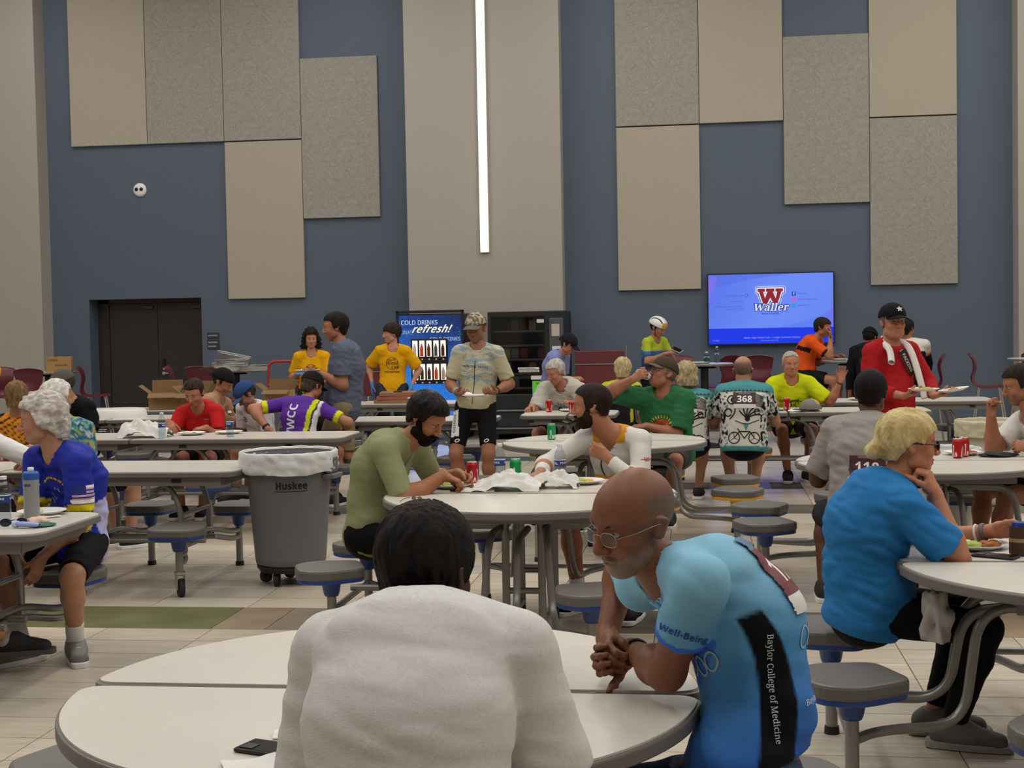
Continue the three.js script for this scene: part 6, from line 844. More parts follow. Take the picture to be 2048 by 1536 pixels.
{
  const tee = canvas(384, 320, (g) => { g.strokeStyle = '#5c4a16'; g.lineWidth = 7; g.beginPath(); g.arc(192, 130, 100, 0, 7); g.stroke(); txt(g, 'North', 170, 70, 'italic bold 54px serif', '#3c3210', -0.1); txt(g, 'West', 180, 125, 'italic bold 84px serif', '#3c3210', -0.08); txt(g, 'Cup', 240, 190, 'italic bold 70px serif', '#3c3210', -0.08); txt(g, 'VOLUNTEER', 192, 275, 'bold 46px sans-serif', '#3c3210'); });
  const A = person({ id: 'yellowwoman', stand: 1, label: 'volunteer with dark curly hair in a yellow t-shirt and blue gloves', skin: 0xb98a74, s: 0.95, pel: [-4.78, 0.83, -16.9], neck: [-4.77, 1.31, -16.9], head: [-4.765, 1.49, -16.86], face: 12, headYaw: 20, headPitch: 8, build: { w: 0.95, bust: 0.9 }, hR: { w: [-4.9, 1.06, -16.68], pole: [-0.35, -1, 0], dir: [0.8, 0.1, 0.3], curl: 0.5, glove: 0x3f74b8 }, hL: { w: [-4.68, 1.08, -16.68], pole: [0.35, -1, 0], dir: [-0.8, 0.1, 0.3], curl: 0.5, glove: 0x3f74b8 }, hd: { lip: 0xa03c42, brow: 0x1c1411 }, hair: { color: 0x120e0d, color2: 0x221a17, t: 0.028, amp: 0.022, curly: 1, fr: 34, sy: 0.8, nape: 1, line: [[0.09, 0.07], [0.06, 0.06], [0.04, 0.0], [0.02, -0.12], [-0.2, -0.2]], add: [[[0.075, 0, -0.01], [0.095, -0.15, 0], 0.045, 0.045], [[-0.075, 0, -0.01], [-0.095, -0.15, 0], 0.045, 0.045], [[0, -0.02, -0.08], [0, -0.13, -0.07], 0.07, 0.06]] }, shirt: { color: 0xdfa20c, sleeve: 0.8, loose: 0.02, hem: -0.08 }, pants: { color: 0x20242a, len: 1.9, name: 'trousers' }, shoes: SHOE });
  patch(garment(A), A, { name: 'chest_print', tex: tee, w: 0.26, h: 0.22, y: -0.06 });
  const B = person({ id: 'boy', stand: 1, label: 'young volunteer with a bowl haircut in a yellow t-shirt by the drinks machine', skin: 0xbb8d7c, s: 0.98, pel: [-3.74, 0.86, -16.75], neck: [-3.72, 1.37, -16.75], head: [-3.735, 1.535, -16.75], face: 8, headYaw: -62, headPitch: 2, build: { w: 0.9, d: 0.88, sh: 0.95, arm: 0.85, neck: 0.9 }, hR: { w: [-3.98, 0.93, -16.72], pole: [-0.6, 0, -0.6], dir: [-0.1, -1, 0.1], glove: 0x3f74b8 }, hL: { w: [-3.5, 0.9, -16.7], pole: [0.6, 0, -0.6], dir: [0.1, -1, 0.1], glove: 0x4f84c0 }, hair: { color: 0x241a15, color2: 0x35281f, t: 0.02, amp: 0.004, line: [[0.09, 0.03], [0.05, 0.02], [0.02, 0.0], [-0.03, -0.02], [-0.06, -0.05], [-0.2, -0.06]], nape: 1 }, shirt: { color: 0xdfa20c, sleeve: 0.85, loose: 0.026, flare: 0.02, fold: 0.009, hem: -0.1 }, pants: { color: 0x2c3137, len: 1.9, name: 'sweatpants', loose: 0.03, waist: 0.09 }, shoes: SHOE });
  patch(garment(B), B, { name: 'chest_print', tex: tee, w: 0.27, h: 0.23, y: -0.04 });
}
{
  const cr = rgb(0xb9b292), bl = rgb(0x8fa3ad), wt = rgb(0xc8c5b4);
  const I = person({ id: 'capman', stand: 1, near: 1, label: 'standing cyclist in a patterned cap and cream jersey holding a paper plate', skin: 0x9a6b55, s: 1.03, pel: [-2.005, 0.9, -12.32], neck: [-1.97, 1.42, -12.32], head: [-1.985, 1.585, -12.3], face: -4, headYaw: -14, headPitch: 10, build: { w: 1.02, d: 1.05, sh: 1.0, arm: 0.98 }, hR: { w: [-2.11, 1.03, -12.06], pole: [-0.35, -1, 0], dir: [0.5, -0.15, 0.7], pn: [0.5, 0.8, 0], curl: 0.6 }, hL: { w: [-1.8, 1.04, -12.08], pole: [0.35, -1, 0], dir: [-0.35, -0.1, 0.8], pn: [-0.3, 0.9, 0], curl: 0.5 }, fR: [-2.13, 0.085, -12.3], fL: [-1.89, 0.085, -12.28], hd: { stubble: 0.5, stubbleColor: 0x6d645c, brow: 0x2b2019 }, cap: { color: 0x6d6658, color2: 0xb5aa90, brimColor: 0x6d675d, thr: 0.1 }, hair: { color: 0x5a4c42, t: 0.007 },
    shirt: { name: 'cycling_jersey', sleeve: 0.82, loose: 0.014, flare: 0.01, fold: 0.005, hem: -0.015, vdepth: 0.1, neckR: 0.066, vneck: 0.025, zip: 0x22262c, color2fn: (u, v, w, sv, n, I, p) => { if (v > 0.4 && sv < 0.1 && w > 0) { const k = ns(u * 14 + 3, v * 26 + 1.5 * Math.sin(u * 16), 1.2); if (k > 0.1) return bl; if (k < -0.22) return wt; } return cr; } }, pants: { color: 0x121216, len: 0.82, loose: 0.004, fold: 0.001, name: 'bib_shorts', waist: 0.08 }, shoes: SHOE, watch: [['L', 0x17171a, 0.03, 0.014], ['R', 0x8f8f86, 0.05, 0.06]] });
  patch(garment(I, 'cycling_jersey'), I, { name: 'chest_lettering', tex: lettering([['WIN THE TEXAS', 150, 32, 'bold 38px sans-serif', '#4a6a86']], 300, 64), w: 0.24, h: 0.05, y: 0.01 });
  const sh = garment(I, 'bib_shorts'); patch(sh, I, { name: 'shorts_lettering', tex: canvas(256, 64, (g, w, h) => { g.fillStyle = '#dcdad4'; g.fillRect(0, 0, w, h); txt(g, 'PONZEO', 128, 34, 'bold 52px sans-serif', '#17181c'); }), w: 0.2, h: 0.045, out: V(-0.6, 0, 0.8).normalize(), up: V(1, 0.35, 0.75).normalize(), origin: I.hip.R.clone().lerp(I.Lg.R.kn, 0.35), nd: 0.05 });
  for (const k of ['L', 'R']) patch(sh, I, { name: 'shorts_emblem', tex: canvas(64, 48, (g) => { g.strokeStyle = '#e4e2dc'; g.lineWidth = 9; g.beginPath(); g.ellipse(32, 24, 22, 13, -0.4, 0, 7); g.stroke(); }), w: 0.055, h: 0.04, out: V(0, 0, 1), up: V(0, 1, 0), origin: I.hip[k].clone().lerp(I.Lg[k].kn, 0.7), nd: 0.1 });
}
{
  const I = person({ id: 'oldwhite', label: 'grey-haired man in a loose off-white t-shirt with hand print art, head bowed', skin: 0xb07c69, s: 1.02, pel: [-1.44, 0.54, -14.62], neck: [-1.45, 0.985, -14.45], head: [-1.51, 1.125, -14.36], face: -14, headYaw: -42, headPitch: 24, slouch: 0.06, build: { w: 1.15, d: 1.15, sh: 1.12, arm: 1.05 }, hR: { w: [-1.72, 0.79, -14.1], pole: [-0.35, -1, 0], dir: [-0.4, -0.1, 0.8], curl: 0.5 }, hL: { w: [-1.3, 0.79, -14.1] }, hd: { chub: 0.9 }, hair: { color: 0x8f8982, color2: 0xc4bfb8, t: 0.012, amp: 0.005, nape: 1 }, shirt: { color: 0xbab4a8, sleeve: 0.85, loose: 0.03, flare: 0.02, fold: 0.008 }, pants: BLK, shoes: SHOE });
  patch(garment(I), I, { name: 'chest_print', tex: canvas(256, 192, (g) => { const c = ['#3a4a6a', '#d9c76a', '#4a86b8', '#2b2b3a', '#7fb0c8']; for (let i = 0; i < 26; i++) { g.strokeStyle = c[i % 5]; g.lineWidth = 8; g.beginPath(); const a = -2.6 + i * 0.09; g.moveTo(128 + Math.cos(a) * 30, 120 + Math.sin(a) * 30); g.lineTo(128 + Math.cos(a) * (70 + 30 * hash2(i, 2)), 120 + Math.sin(a) * (70 + 30 * hash2(i, 2))); g.stroke(); } g.fillStyle = '#27304a'; g.beginPath(); g.ellipse(128, 110, 26, 36, 0, 0, 7); g.fill(); }), w: 0.24, h: 0.18, y: -0.05 });
}
person({ id: 'lavender', stand: 1, label: 'person in a lavender shirt and black cap stooping by the snack machine', skin: 0xab7d66, s: 0.98, pel: [-1.88, 0.8, -17.3], neck: [-1.76, 1.255, -17.2], head: [-1.64, 1.36, -17.15], face: 75, headYaw: 70, headPitch: 34, cap: { color: 0x1b1d24 }, hair: { color: 0x241b15, t: 0.01, add: [[[0, 0.03, -0.11], [0, 0.0, -0.13], 0.025, 0.02]] }, hR: { w: [-1.6, 0.95, -17.0] }, shirt: { color: 0x7d86b8, sleeve: 0.8, loose: 0.02 }, pants: { color: 0x2b2f3a, len: 1.9, name: 'trousers' }, shoes: SHOE, fL: [-1.85, 0.085, -17.4], fR: [-1.75, 0.085, -17.1] });
{ const dk = rgb(0x1d1b1f), yl = rgb(0xb9bd33);
  person({ id: 'blondeback', label: 'blond-haired person in a black jersey with yellow piping, seen from behind', skin: 0xb68c78, s: 0.96, pel: [-0.87, 0.53, -14.65], neck: [-0.87, 0.985, -14.72], head: [-0.845, 1.125, -14.76], face: 170, hair: { color: 0x9a845a, color2: 0xc9b78d, t: 0.022, amp: 0.01, curly: 1, fr: 38, nape: 1, add: [[[0, -0.03, -0.07], [0, -0.11, -0.06], 0.07, 0.05]] }, shirt: { name: 'cycling_jersey', sleeve: 0.7, loose: 0.01, color2fn: (u, v, w, sv) => (v > 0.93 || Math.abs(Math.abs(u) - 0.13) < 0.012) ? yl : dk }, pants: BLK, shoes: SHOE }); }
{
  const I = person({ id: 'drinker', near: 1, label: 'man in a green t-shirt and cap tipping a can back to drink', skin: 0xa06f5a, s: 1.04, pel: [-0.3, 0.54, -11.66], neck: [-0.335, 1.035, -11.56], head: [-0.345, 1.195, -11.54], face: -12, headYaw: -52, headPitch: -22, tilt: -0.05, build: { w: 1.15, d: 1.15, sh: 1.0, belly: 0.02, arm: 1.12 }, hR: { w: [-0.57, 1.16, -11.32], pole: [-1, -0.15, -0.2], dir: [0.75, 0.45, 0.2], pn: [0.5, -0.2, -0.9], curl: 0.85 }, hL: { w: [-0.47, 0.785, -11.33], pole: [0.35, -1, 0], dir: [-0.9, 0, 0.2], curl: 0.6 }, cap: { color: 0x463b30, brimColor: 0x6b6152, back: 0 }, hd: { chub: 0.7, glasses: { color: 0x9a9792, r: 0.0012, lens: 0xf4f4f4 } }, hair: { color: 0x6a5f55, t: 0.007 }, shirt: { color: 0x2e6b43, sleeve: 0.85, loose: 0.028, flare: 0.015, fold: 0.007 }, pants: { color: 0x3b3a38, len: 0.9 }, shoes: SHOE });
  patch(garment(I), I, { name: 'chest_print', tex: canvas(256, 256, (g) => { g.fillStyle = '#b9542f'; g.beginPath(); g.arc(128, 120, 84, Math.PI, 0); g.fill(); g.strokeStyle = '#c9b23a'; g.lineWidth = 10; for (let i = 0; i < 15; i++) { const a = Math.PI + i * Math.PI / 14; g.beginPath(); g.moveTo(128 + 92 * Math.cos(a), 120 + 92 * Math.sin(a)); g.lineTo(128 + 118 * Math.cos(a), 120 + 118 * Math.sin(a)); g.stroke(); } g.fillStyle = '#cbb840'; g.fillRect(20, 122, 216, 110); txt(g, "'963", 128, 180, 'bold 86px sans-serif', '#1f3a26'); }), w: 0.26, h: 0.26, y: -0.1 });
}
{ // the pair in black-and-white art jerseys
  const art = canvas(512, 640, (g, w, h) => {
    g.strokeStyle = '#15161a'; g.fillStyle = '#15161a'; g.lineCap = 'round';
    g.lineWidth = 12; for (const x of [140, 370]) { g.beginPath(); g.arc(x, 540, 62, 0, 7); g.stroke(); g.lineWidth = 6; for (let i = 0; i < 3; i++) { const a = i * 2.1 + 0.4; g.beginPath(); g.moveTo(x, 540); g.lineTo(x + 60 * Math.cos(a), 540 + 60 * Math.sin(a)); g.stroke(); } g.lineWidth = 12; }
    g.beginPath(); g.moveTo(140, 540); g.lineTo(200, 470); g.lineTo(320, 470); g.lineTo(370, 540); g.moveTo(200, 470); g.lineTo(255, 545); g.lineTo(320, 470); g.moveTo(200, 470); g.lineTo(180, 440); g.stroke();
    g.fillStyle = '#3f8f95'; g.beginPath(); g.moveTo(240, 380); g.lineTo(310, 380); g.lineTo(275, 465); g.fill(); g.fillStyle = '#15161a';
    g.lineWidth = 9; g.beginPath(); g.moveTo(150, 350); g.lineTo(240, 385); g.lineTo(310, 385); g.lineTo(420, 340); g.stroke(); g.beginPath(); g.arc(290, 330, 30, 0, 7); g.fill();
    g.lineWidth = 15; for (let i = 0; i < 6; i++) { const a = -2.9 + i * 0.5; g.beginPath(); g.moveTo(290, 325); g.quadraticCurveTo(290 + 60 * Math.cos(a), 300 + 60 * Math.sin(a), 310 + 130 * Math.cos(a + 0.3), 290 + 90 * Math.sin(a + 0.3)); g.stroke(); }
    g.lineWidth = 14; for (const [x, y, r] of [[110, 120, 46], [120, 122, 18], [70, 260, 40], [400, 250, 30]]) { g.beginPath(); g.arc(x, y, r, 0.6, 6.2); g.stroke(); } g.beginPath(); g.moveTo(150, 60); g.bezierCurveTo(40, 160, 240, 200, 90, 330); g.stroke();
    g.lineWidth = 8; for (let i = 0; i < 9; i++) { g.beginPath(); g.moveTo(250 + i * 6, 60 + i * 16); g.quadraticCurveTo(360, 20 + i * 18, 470, 90 + i * 14); g.stroke(); }
    g.fillStyle = '#3f8f95'; g.fillRect(0, 0, w, 22); g.fillStyle = '#2b3f48'; for (let i = 0; i < 12; i++) { g.beginPath(); g.moveTo(i * 44, 22); g.lineTo(i * 44 + 22, 0); g.lineTo(i * 44 + 44, 22); g.fill(); }
  });
  const wh = rgb(0xd3cec4), te = rgb(0x4b8f92), bk = rgb(0x15161a);
  const col = (u, v, w, sv, n, I, p) => { if (v < -0.06) return te; if (v > 0.88) return te; if (sv > 0.1 || Math.abs(u) > 0.14) { const k = ns(p.x * 26, p.y * 26, p.z * 26); if (k > 0.16) return bk; if (k < -0.3) return te; } return wh; };
  const mk = (o, n, w) => { const I = person(o); const m = garment(I, 'cycling_jersey'); patch(m, I, { name: 'back_print', tex: art, w: 0.38, h: 0.5, out: outOf(I, -1), up: I.ax, origin: I.pel.clone().lerp(I.neck, 0.42), nd: 0.15, mind: -0.05 }); patch(m, I, { name: 'race_bib', tex: bibTex(n), w: 0.2, h: 0.15, out: outOf(I, -1), up: I.ax, origin: I.pel.clone().lerp(I.neck, 0.72), x: o.bx ?? 0, nd: 0.1, mind: -0.05, lift: 0.005, m: 0, rough: 0.6 }); return I; };
  mk({ id: 'r369', bx: -0.02, label: 'woman with blond curls in a black-and-white art jersey with bib 369', skin: 0xb18872, s: 0.97, pel: [-0.15, 0.53, -12.55], neck: [-0.165, 0.985, -12.62], head: [-0.17, 1.125, -12.66], face: 182, headYaw: 190, build: { w: 1.05, sh: 1.0, arm: 1.1 }, hR: { w: [0.02, 0.79, -12.95], pole: [0.35, -1, 0.2] }, hL: { w: [-0.4, 0.79, -12.95] }, hair: { color: 0x8f7c5c, color2: 0xb8a680, t: 0.028, amp: 0.014, curly: 1, fr: 40, nape: 1, add: [[[0.04, -0.03, -0.07], [0.05, -0.15, -0.06], 0.06, 0.045], [[-0.04, -0.03, -0.07], [-0.05, -0.15, -0.06], 0.06, 0.045], [[0, -0.03, -0.09], [0, -0.14, -0.09], 0.06, 0.05]] }, shirt: { name: 'cycling_jersey', sleeve: 0.7, loose: 0.014, fold: 0.004, hem: -0.07, color2fn: col }, pants: BLK, shoes: SHOE, watch: [] }, '369', 0.15);
  mk({ id: 'r368', near: 1, label: 'balding rider in a black-and-white art jersey with bib 368, back turned', skin: 0xa9806b, s: 1.04, pel: [0.325, 0.54, -12.5], neck: [0.335, 1.035, -12.58], head: [0.33, 1.175, -12.62], face: 180, headYaw: 172, build: { w: 1.18, d: 1.1, sh: 1.05, arm: 1.05, neck: 1.1 }, hL: { w: [0.1, 0.79, -12.95] }, hR: { w: [0.58, 0.79, -12.95], pole: [0.35, -1, 0.2] }, hd: { shaved: 0x4a3f38, glasses: { color: 0x2b4668, r: 0.003, lens: 0x1b2a44, dark: true } }, shirt: { name: 'cycling_jersey', sleeve: 0.75, loose: 0.016, fold: 0.004, hem: -0.07, color2fn: col }, pants: BLK, shoes: SHOE }, '368', 0.165);
}
{
  const I = person({ id: 'neon', label: 'grey-haired man in a neon yellow t-shirt raising one hand', skin: 0xb27c66, s: 1.02, pel: [0.86, 0.54, -14.78], neck: [0.86, 1.01, -14.65], head: [0.858, 1.165, -14.6], face: 5, headYaw: 6, headPitch: 3, build: { w: 1.1, d: 1.1, sh: 1.05, arm: 0.98, neck: 1.1 }, hR: { w: [0.6, 0.83, -14.3], pole: [-0.35, -1, 0], dir: [0.5, -0.2, 0.7], curl: 0.5 }, hL: { w: [1.34, 0.99, -14.5], pole: [0.3, -1, 0], dir: [0.25, 1, 0.1], pn: [-0.2, 0, 1], curl: 0.35, spread: 0.3 }, hd: { chub: 0.8, brow: 0x9c9188 }, hair: { color: 0x8d867c, color2: 0xb9b3a9, t: 0.009, amp: 0.003, line: [[0.075, 0.085], [0.04, 0.065], [0.022, -0.01], [0.0, 0.0], [-0.035, -0.02], [-0.06, -0.07], [-0.2, -0.08]], nape: 1 }, shirt: { color: 0xc5cf12, sleeve: 0.85, loose: 0.026, flare: 0.02, fold: 0.007, neckR: 0.07 }, pants: { color: 0x1b1b1e, len: 0.8, loose: 0.025 }, shoes: SHOE, watch: [['L', 0x1b1b1d, 0.02, 0.012]] });
  patch(garment(I), I, { name: 'chest_print', tex: canvas(256, 160, (g) => { g.strokeStyle = '#1b1d18'; g.lineWidth = 7; for (const x of [80, 190]) { g.beginPath(); g.arc(x, 108, 36, 0, 7); g.stroke(); } g.beginPath(); g.moveTo(80, 108); g.lineTo(120, 60); g.lineTo(180, 60); g.lineTo(190, 108); g.stroke(); txt(g, 'National', 100, 66, 'bold 44px serif', '#1b1d18', -0.05); txt(g, 'Bike', 110, 110, 'bold 40px serif', '#1b1d18', -0.05); }), w: 0.26, h: 0.16, y: -0.04 });
}
{ const og = rgb(0xe0571a), bk = rgb(0x1b1716);
  person({ id: 'orange', label: 'man in an orange shirt on a high chair, phone at his ear', skin: 0xa9775f, s: 1.02, pel: [1.28, 0.88, -18.85], neck: [1.42, 1.36, -18.82], head: [1.515, 1.5, -18.8], face: 72, headYaw: 72, headPitch: 18, slouch: 0.06, hR: { w: [1.6, 1.38, -18.65], pole: [0.3, -1, 0.3], dir: [0, 1, -0.2], pn: [-0.9, 0, 0], curl: 0.7 }, hL: { w: [1.68, 1.11, -18.95], pole: [0, -1, -0.4] }, fR: [1.7, 0.4, -18.6], fL: [1.65, 0.3, -18.9], hd: { brow: 0x1a120e }, hair: { color: 0x1d1510, color2: 0x2f231b, t: 0.014, nape: 1 }, shirt: { sleeve: 0.78, loose: 0.016, color2fn: (u, v, w, sv) => sv > 0.68 || (v > 0.62 && v < 0.74 && u > 0.1 && w < 0.02) ? bk : og }, pants: { ...BLK, len: 0.72, loose: 0.02 }, shoes: SHOE });
  const ne = rgb(0xa9b730), nb = rgb(0x27407a), tq = rgb(0x39689a);
  const I = person({ id: 'helmet', stand: 1, label: 'cyclist in a white helmet and lime-blue jersey looking at a phone', skin: 0xa5765f, s: 0.97, pel: [-0.7, 0.88, -18.75], neck: [-0.655, 1.4, -18.7], head: [-0.61, 1.535, -18.66], face: 50, headYaw: 62, headPitch: 20, hR: { w: [-0.52, 1.2, -18.45], pole: [-0.3, -1, 0.3], dir: [0.6, 0.2, 0.3] }, hL: { w: [-0.46, 1.2, -18.6], pole: [0.5, -1, 0], dir: [0.6, 0.2, 0.2] }, hair: { color: 0x17110e, t: 0.006 }, shirt: { name: 'cycling_jersey', sleeve: 0.75, loose: 0.008, color2fn: (u, v, w, sv) => v > 0.72 || (sv > 0.1 && sv < 0.4) ? ne : v < 0.1 ? ne : v < 0.5 ? nb : tq }, pants: { ...BLK, waist: 0.02 }, shoes: SHOE });
  const hf = (x, y, z) => { const a = x / 0.098, b = (y - 0.055) / 0.1, c = (z + 0.01) / 0.132, k0 = Math.hypot(a, b, c), d = (k0 - 1) * 0.1; const groove = Math.abs(Math.sin(x * 52)) < 0.3 && y > 0.09 ? 0.012 : 0; return Math.max(d + groove, 0.03 - y + (z > 0 ? -z * 0.1 : -z * 0.1)); };
  const hw = rgb(0xe6e4e0), hb = rgb(0x1b1b1e), hy = rgb(0xc99a2a); const hg = netMesh(hf, 0.0055, { box: [V(-0.12, -0.02, -0.17), V(0.12, 0.18, 0.15)], color: (x, y, z) => Math.abs(Math.sin(x * 52)) < 0.28 && y > 0.085 ? hb : z > 0.09 && y < 0.1 ? hy : hw }).applyMatrix4(I.hm); part('helmet', hg, vmat(0.4), I.root); part('chin_strap', G.merge([G.tube([[0.082, 0.03, 0.0], [0.075, -0.05, 0.02], [0.03, -0.12, 0.03], [0, -0.122, 0.035]], 0.004, 10, 5), G.tube([[-0.082, 0.03, 0.0], [-0.075, -0.05, 0.02], [-0.03, -0.12, 0.03], [0, -0.122, 0.035]], 0.004, 10, 5)]).applyMatrix4(I.hm), M.black, I.root);
}
{
  const st = lettering([['★', 32, 34, '60px sans-serif', '#cfcac4']], 64, 64);
  const I = person({ id: 'blackperson', label: 'person all in black with a cap, back turned at the high table', skin: 0x8f6350, pel: [2.06, 0.84, -18.22], neck: [2.04, 1.25, -18.35], head: [2.07, 1.36, -18.44], face: 170, headYaw: 150, headPitch: 25, fR: [2.2, 0.35, -18.5], fL: [1.95, 0.35, -18.5], cap: { color: 0x121316 }, hair: { color: 0x14100e, t: 0.008 }, shirt: { color: 0x111216, sleeve: 1.8, loose: 0.025, fold: 0.008, name: 'jacket' }, pants: { color: 0x111114, len: 1.9, name: 'trousers' }, shoes: SHOE });
  patch(garment(I, 'jacket'), I, { name: 'back_emblem', tex: st, w: 0.1, h: 0.1, out: outOf(I, -1), y: 0.02, x: 0.03, nd: 0.2, mind: -0.05 });
  const wh = rgb(0xd0cbc2), ye = rgb(0xd19a25), nb = rgb(0x14151c), rd = rgb(0x7a2a2a);
  person({ id: 'whiteblack', label: 'rider in a white and navy jersey sitting behind the man in red', skin: 0xa0705a, pel: [2.6, 0.82, -18.55], neck: [2.58, 1.3, -18.6], head: [2.56, 1.47, -18.62], face: 150, headYaw: 140, fR: [2.7, 0.35, -18.85], fL: [2.4, 0.35, -18.85], build: { w: 1.15, sh: 1.15 }, hair: { color: 0x1d1612, t: 0.012, nape: 1 }, hR: { w: [2.85, 0.85, -18.85], pole: [0.35, -1, 0.3] }, shirt: { name: 'cycling_jersey', sleeve: 1.5, loose: 0.02, color2fn: (u, v, w, sv) => sv > 0.1 ? (sv < 0.3 ? wh : sv < 0.4 ? ye : sv < 0.46 ? rd : nb) : v > 0.72 ? wh : nb }, pants: BLK, shoes: SHOE });
}
{
  const star = canvas(64, 64, (g) => { g.fillStyle = '#e9e6e2'; g.beginPath(); for (let i = 0; i < 10; i++) { const r = i % 2 ? 12 : 29, a = -Math.PI / 2 + i * Math.PI / 5; g.lineTo(32 + r * Math.cos(a), 33 + r * Math.sin(a)); } g.fill(); txt(g, 'H', 32, 36, 'bold 22px sans-serif', '#c0392b'); });
  const I = person({ id: 'redman', stand: 1, near: 1, label: 'standing man in a red shirt and black star cap carrying two plates', skin: 0xb17e69, s: 1.04, pel: [1.415, 0.88, -11.36], neck: [1.425, 1.4, -11.34], head: [1.445, 1.575, -11.3], face: 28, headYaw: 16, headPitch: -3, build: { w: 1.12, d: 1.2, sh: 1.0, arm: 1.0, belly: 0.06, neck: 1.15, head: 1.05 }, hR: { w: [1.48, 1.02, -11.02], pole: [-0.35, -1, 0.1], dir: [0.9, 0.15, 0.3], pn: [0, 1, 0], curl: 0.45 }, hL: { w: [1.72, 1.01, -11.15], pole: [0.5, -0.9, 0], dir: [0.9, 0.1, 0.2], pn: [0, 1, 0], curl: 0.45 }, hd: { chub: 1.1, jaw: 1.05, lip: 0x9a5248 }, cap: { color: 0x111215, print: [star, 0.055, 0.055, 0.09, 0.118] }, hair: { color: 0x6a5f55, t: 0.007 }, shirt: { color: 0xa81c22, sleeve: 1.75, loose: 0.02, fold: 0.005, hem: -0.14, vdepth: 0.08 }, pants: { color: 0x1c1d22, len: 0.95, waist: 0.02 }, shoes: SHOE });
  // towel and scarf round his neck
  const tw = (side, len, c, name, off) => { const pts = []; for (let i = 0; i <= 14; i++) { const t = i / 14, a = t < 0.35 ? 1 - t / 0.35 : 0; const p = a > 0 ? I.neck.clone().addScaledVector(I.fw, -0.085 * a + 0.05 * (1 - a)).addScaledVector(I.rC, side * 0.085 * Math.sin((1 - a) * 1.4)).addScaledVector(UP, 0.03 * a + 0.015) : I.neck.clone().addScaledVector(I.rC, side * (0.09 + (t - 0.35) * 0.08)).addScaledVector(I.fw, 0.06 + 0.16 * Math.sqrt((t - 0.35) / 0.65) + off).addScaledVector(UP, -(t - 0.35) / 0.65 * len); pts.push(p); } const c2 = new THREE.CatmullRomCurve3(pts), g = new THREE.TubeGeometry(c2, 30, 0.03, 8), P = g.attributes.position; for (let i = 0; i < P.count; i++) { const k = Math.floor(i / 9), q = c2.getPointAt(k / 30), d = V(P.getX(i), P.getY(i), P.getZ(i)).sub(q), o = d.dot(I.fw); d.addScaledVector(I.fw, -o * 0.6); P.setXYZ(i, q.x + d.x, q.y + d.y, q.z + d.z); } g.computeVertexNormals(); part(name, g, c, I.root); };
  tw(-1, 0.4, mat(0xd9d6d0, 0.9), 'towel', 0.02); tw(1, 0.12, mat(0xd9d6d0, 0.9), 'towel', 0.0);
  const ln = canvas(64, 256, (g, w, h) => { g.fillStyle = '#2a1d1d'; g.fillRect(0, 0, w, h); txt(g, 'PACKING', 32, 128, 'bold 44px sans-serif', '#cfc8c0', Math.PI / 2); });
  const lg = new THREE.BoxGeometry(0.05, 0.22, 0.02); const lo = part('lanyard', lg, new THREE.MeshStandardMaterial({ map: ln, roughness: 0.8 }), I.root); lo.position.copy(I.Ch.clone().addScaledVector(I.rC, -0.05).addScaledVector(I.fw, 0.185).addScaledVector(I.ax, 0.05)); lo.rotation.set(0.15, 0.4, 0.5);
}
{
  const I = person({ id: 'greyback', near: 1, label: 'man with cropped black hair in a grey t-shirt with a race bib, back turned', skin: 0x5f3f30, s: 1.04, pel: [0.86, 0.53, -8.0], neck: [0.905, 1.025, -8.15], head: [0.925, 1.185, -8.2], face: 168, headYaw: 165, headPitch: 8, build: { w: 1.1, d: 1.05, sh: 1.05, arm: 1.1 }, hL: { w: [0.66, 0.785, -8.5], pole: [-0.35, -1, 0.2] }, hR: { w: [1.15, 0.785, -8.5], pole: [0.35, -1, 0.2] }, hair: { color: 0x0c0a09, color2: 0x181412, t: 0.014, amp: 0.003, curly: 1, fr: 120, nape: 1, line: [[0.07, 0.085], [0.03, 0.06], [0.02, -0.01], [0.0, 0.0], [-0.035, -0.02], [-0.06, -0.06], [-0.2, -0.065]] }, shirt: { color: 0x96908a, sleeve: 0.9, loose: 0.026, flare: 0.02, fold: 0.008, hem: -0.12, neckR: 0.062 }, pants: { color: 0x2a2c31, len: 0.95, loose: 0.02 }, shoes: { color: 0x3a3530 }, fL: [0.66, 0.085, -8.25] });
  patch(garment(I), I, { name: 'race_bib', tex: bibTex('118', '#4a1f28'), w: 0.2, h: 0.16, out: outOf(I, -1), up: I.ax, origin: I.pel.clone().lerp(I.neck, 0.42), x: 0.02, nd: 0.1, lift: 0.005, m: 0, rough: 0.6 });
}
person({ id: 'rightman', near: 1, label: 'man in a white shirt at the right edge with a raised fist', skin: 0xa26f58, s: 1.03, pel: [2.2, 0.54, -9.3], neck: [2.06, 0.985, -9.38], head: [1.985, 1.165, -9.4], face: -78, headYaw: -82, headPitch: 14, slouch: 0.05, build: { w: 1.08, sh: 1.05, arm: 1.1 }, hR: { w: [1.785, 0.985, -9.28], pole: [-0.2, -1, -0.2], dir: [-0.1, 0.9, 0], pn: [0.8, 0, 0.6], curl: 1.45, thumb: 1.1 }, hL: { w: [1.98, 0.8, -9.05], pole: [0.7, -0.7, 0.4], dir: [-0.85, 0.1, -0.15], pn: [0, -0.5, -0.9], curl: 1.3, thumb: 1.0 }, fL: [1.72, 0.085, -8.95], fR: [1.7, 0.085, -9.25], hd: { stubble: 0.45, brow: 0x17110d }, hair: { color: 0x17110e, color2: 0x2b211b, t: 0.016, amp: 0.005, nape: 1 }, shirt: { color: 0xd9d4cf, sleeve: 0.75, loose: 0.018 }, pants: { color: 0x101013, len: 0.75 }, shoes: SHOE, watch: [['L', 0xe5e3df, 0.02, 0.03]] });
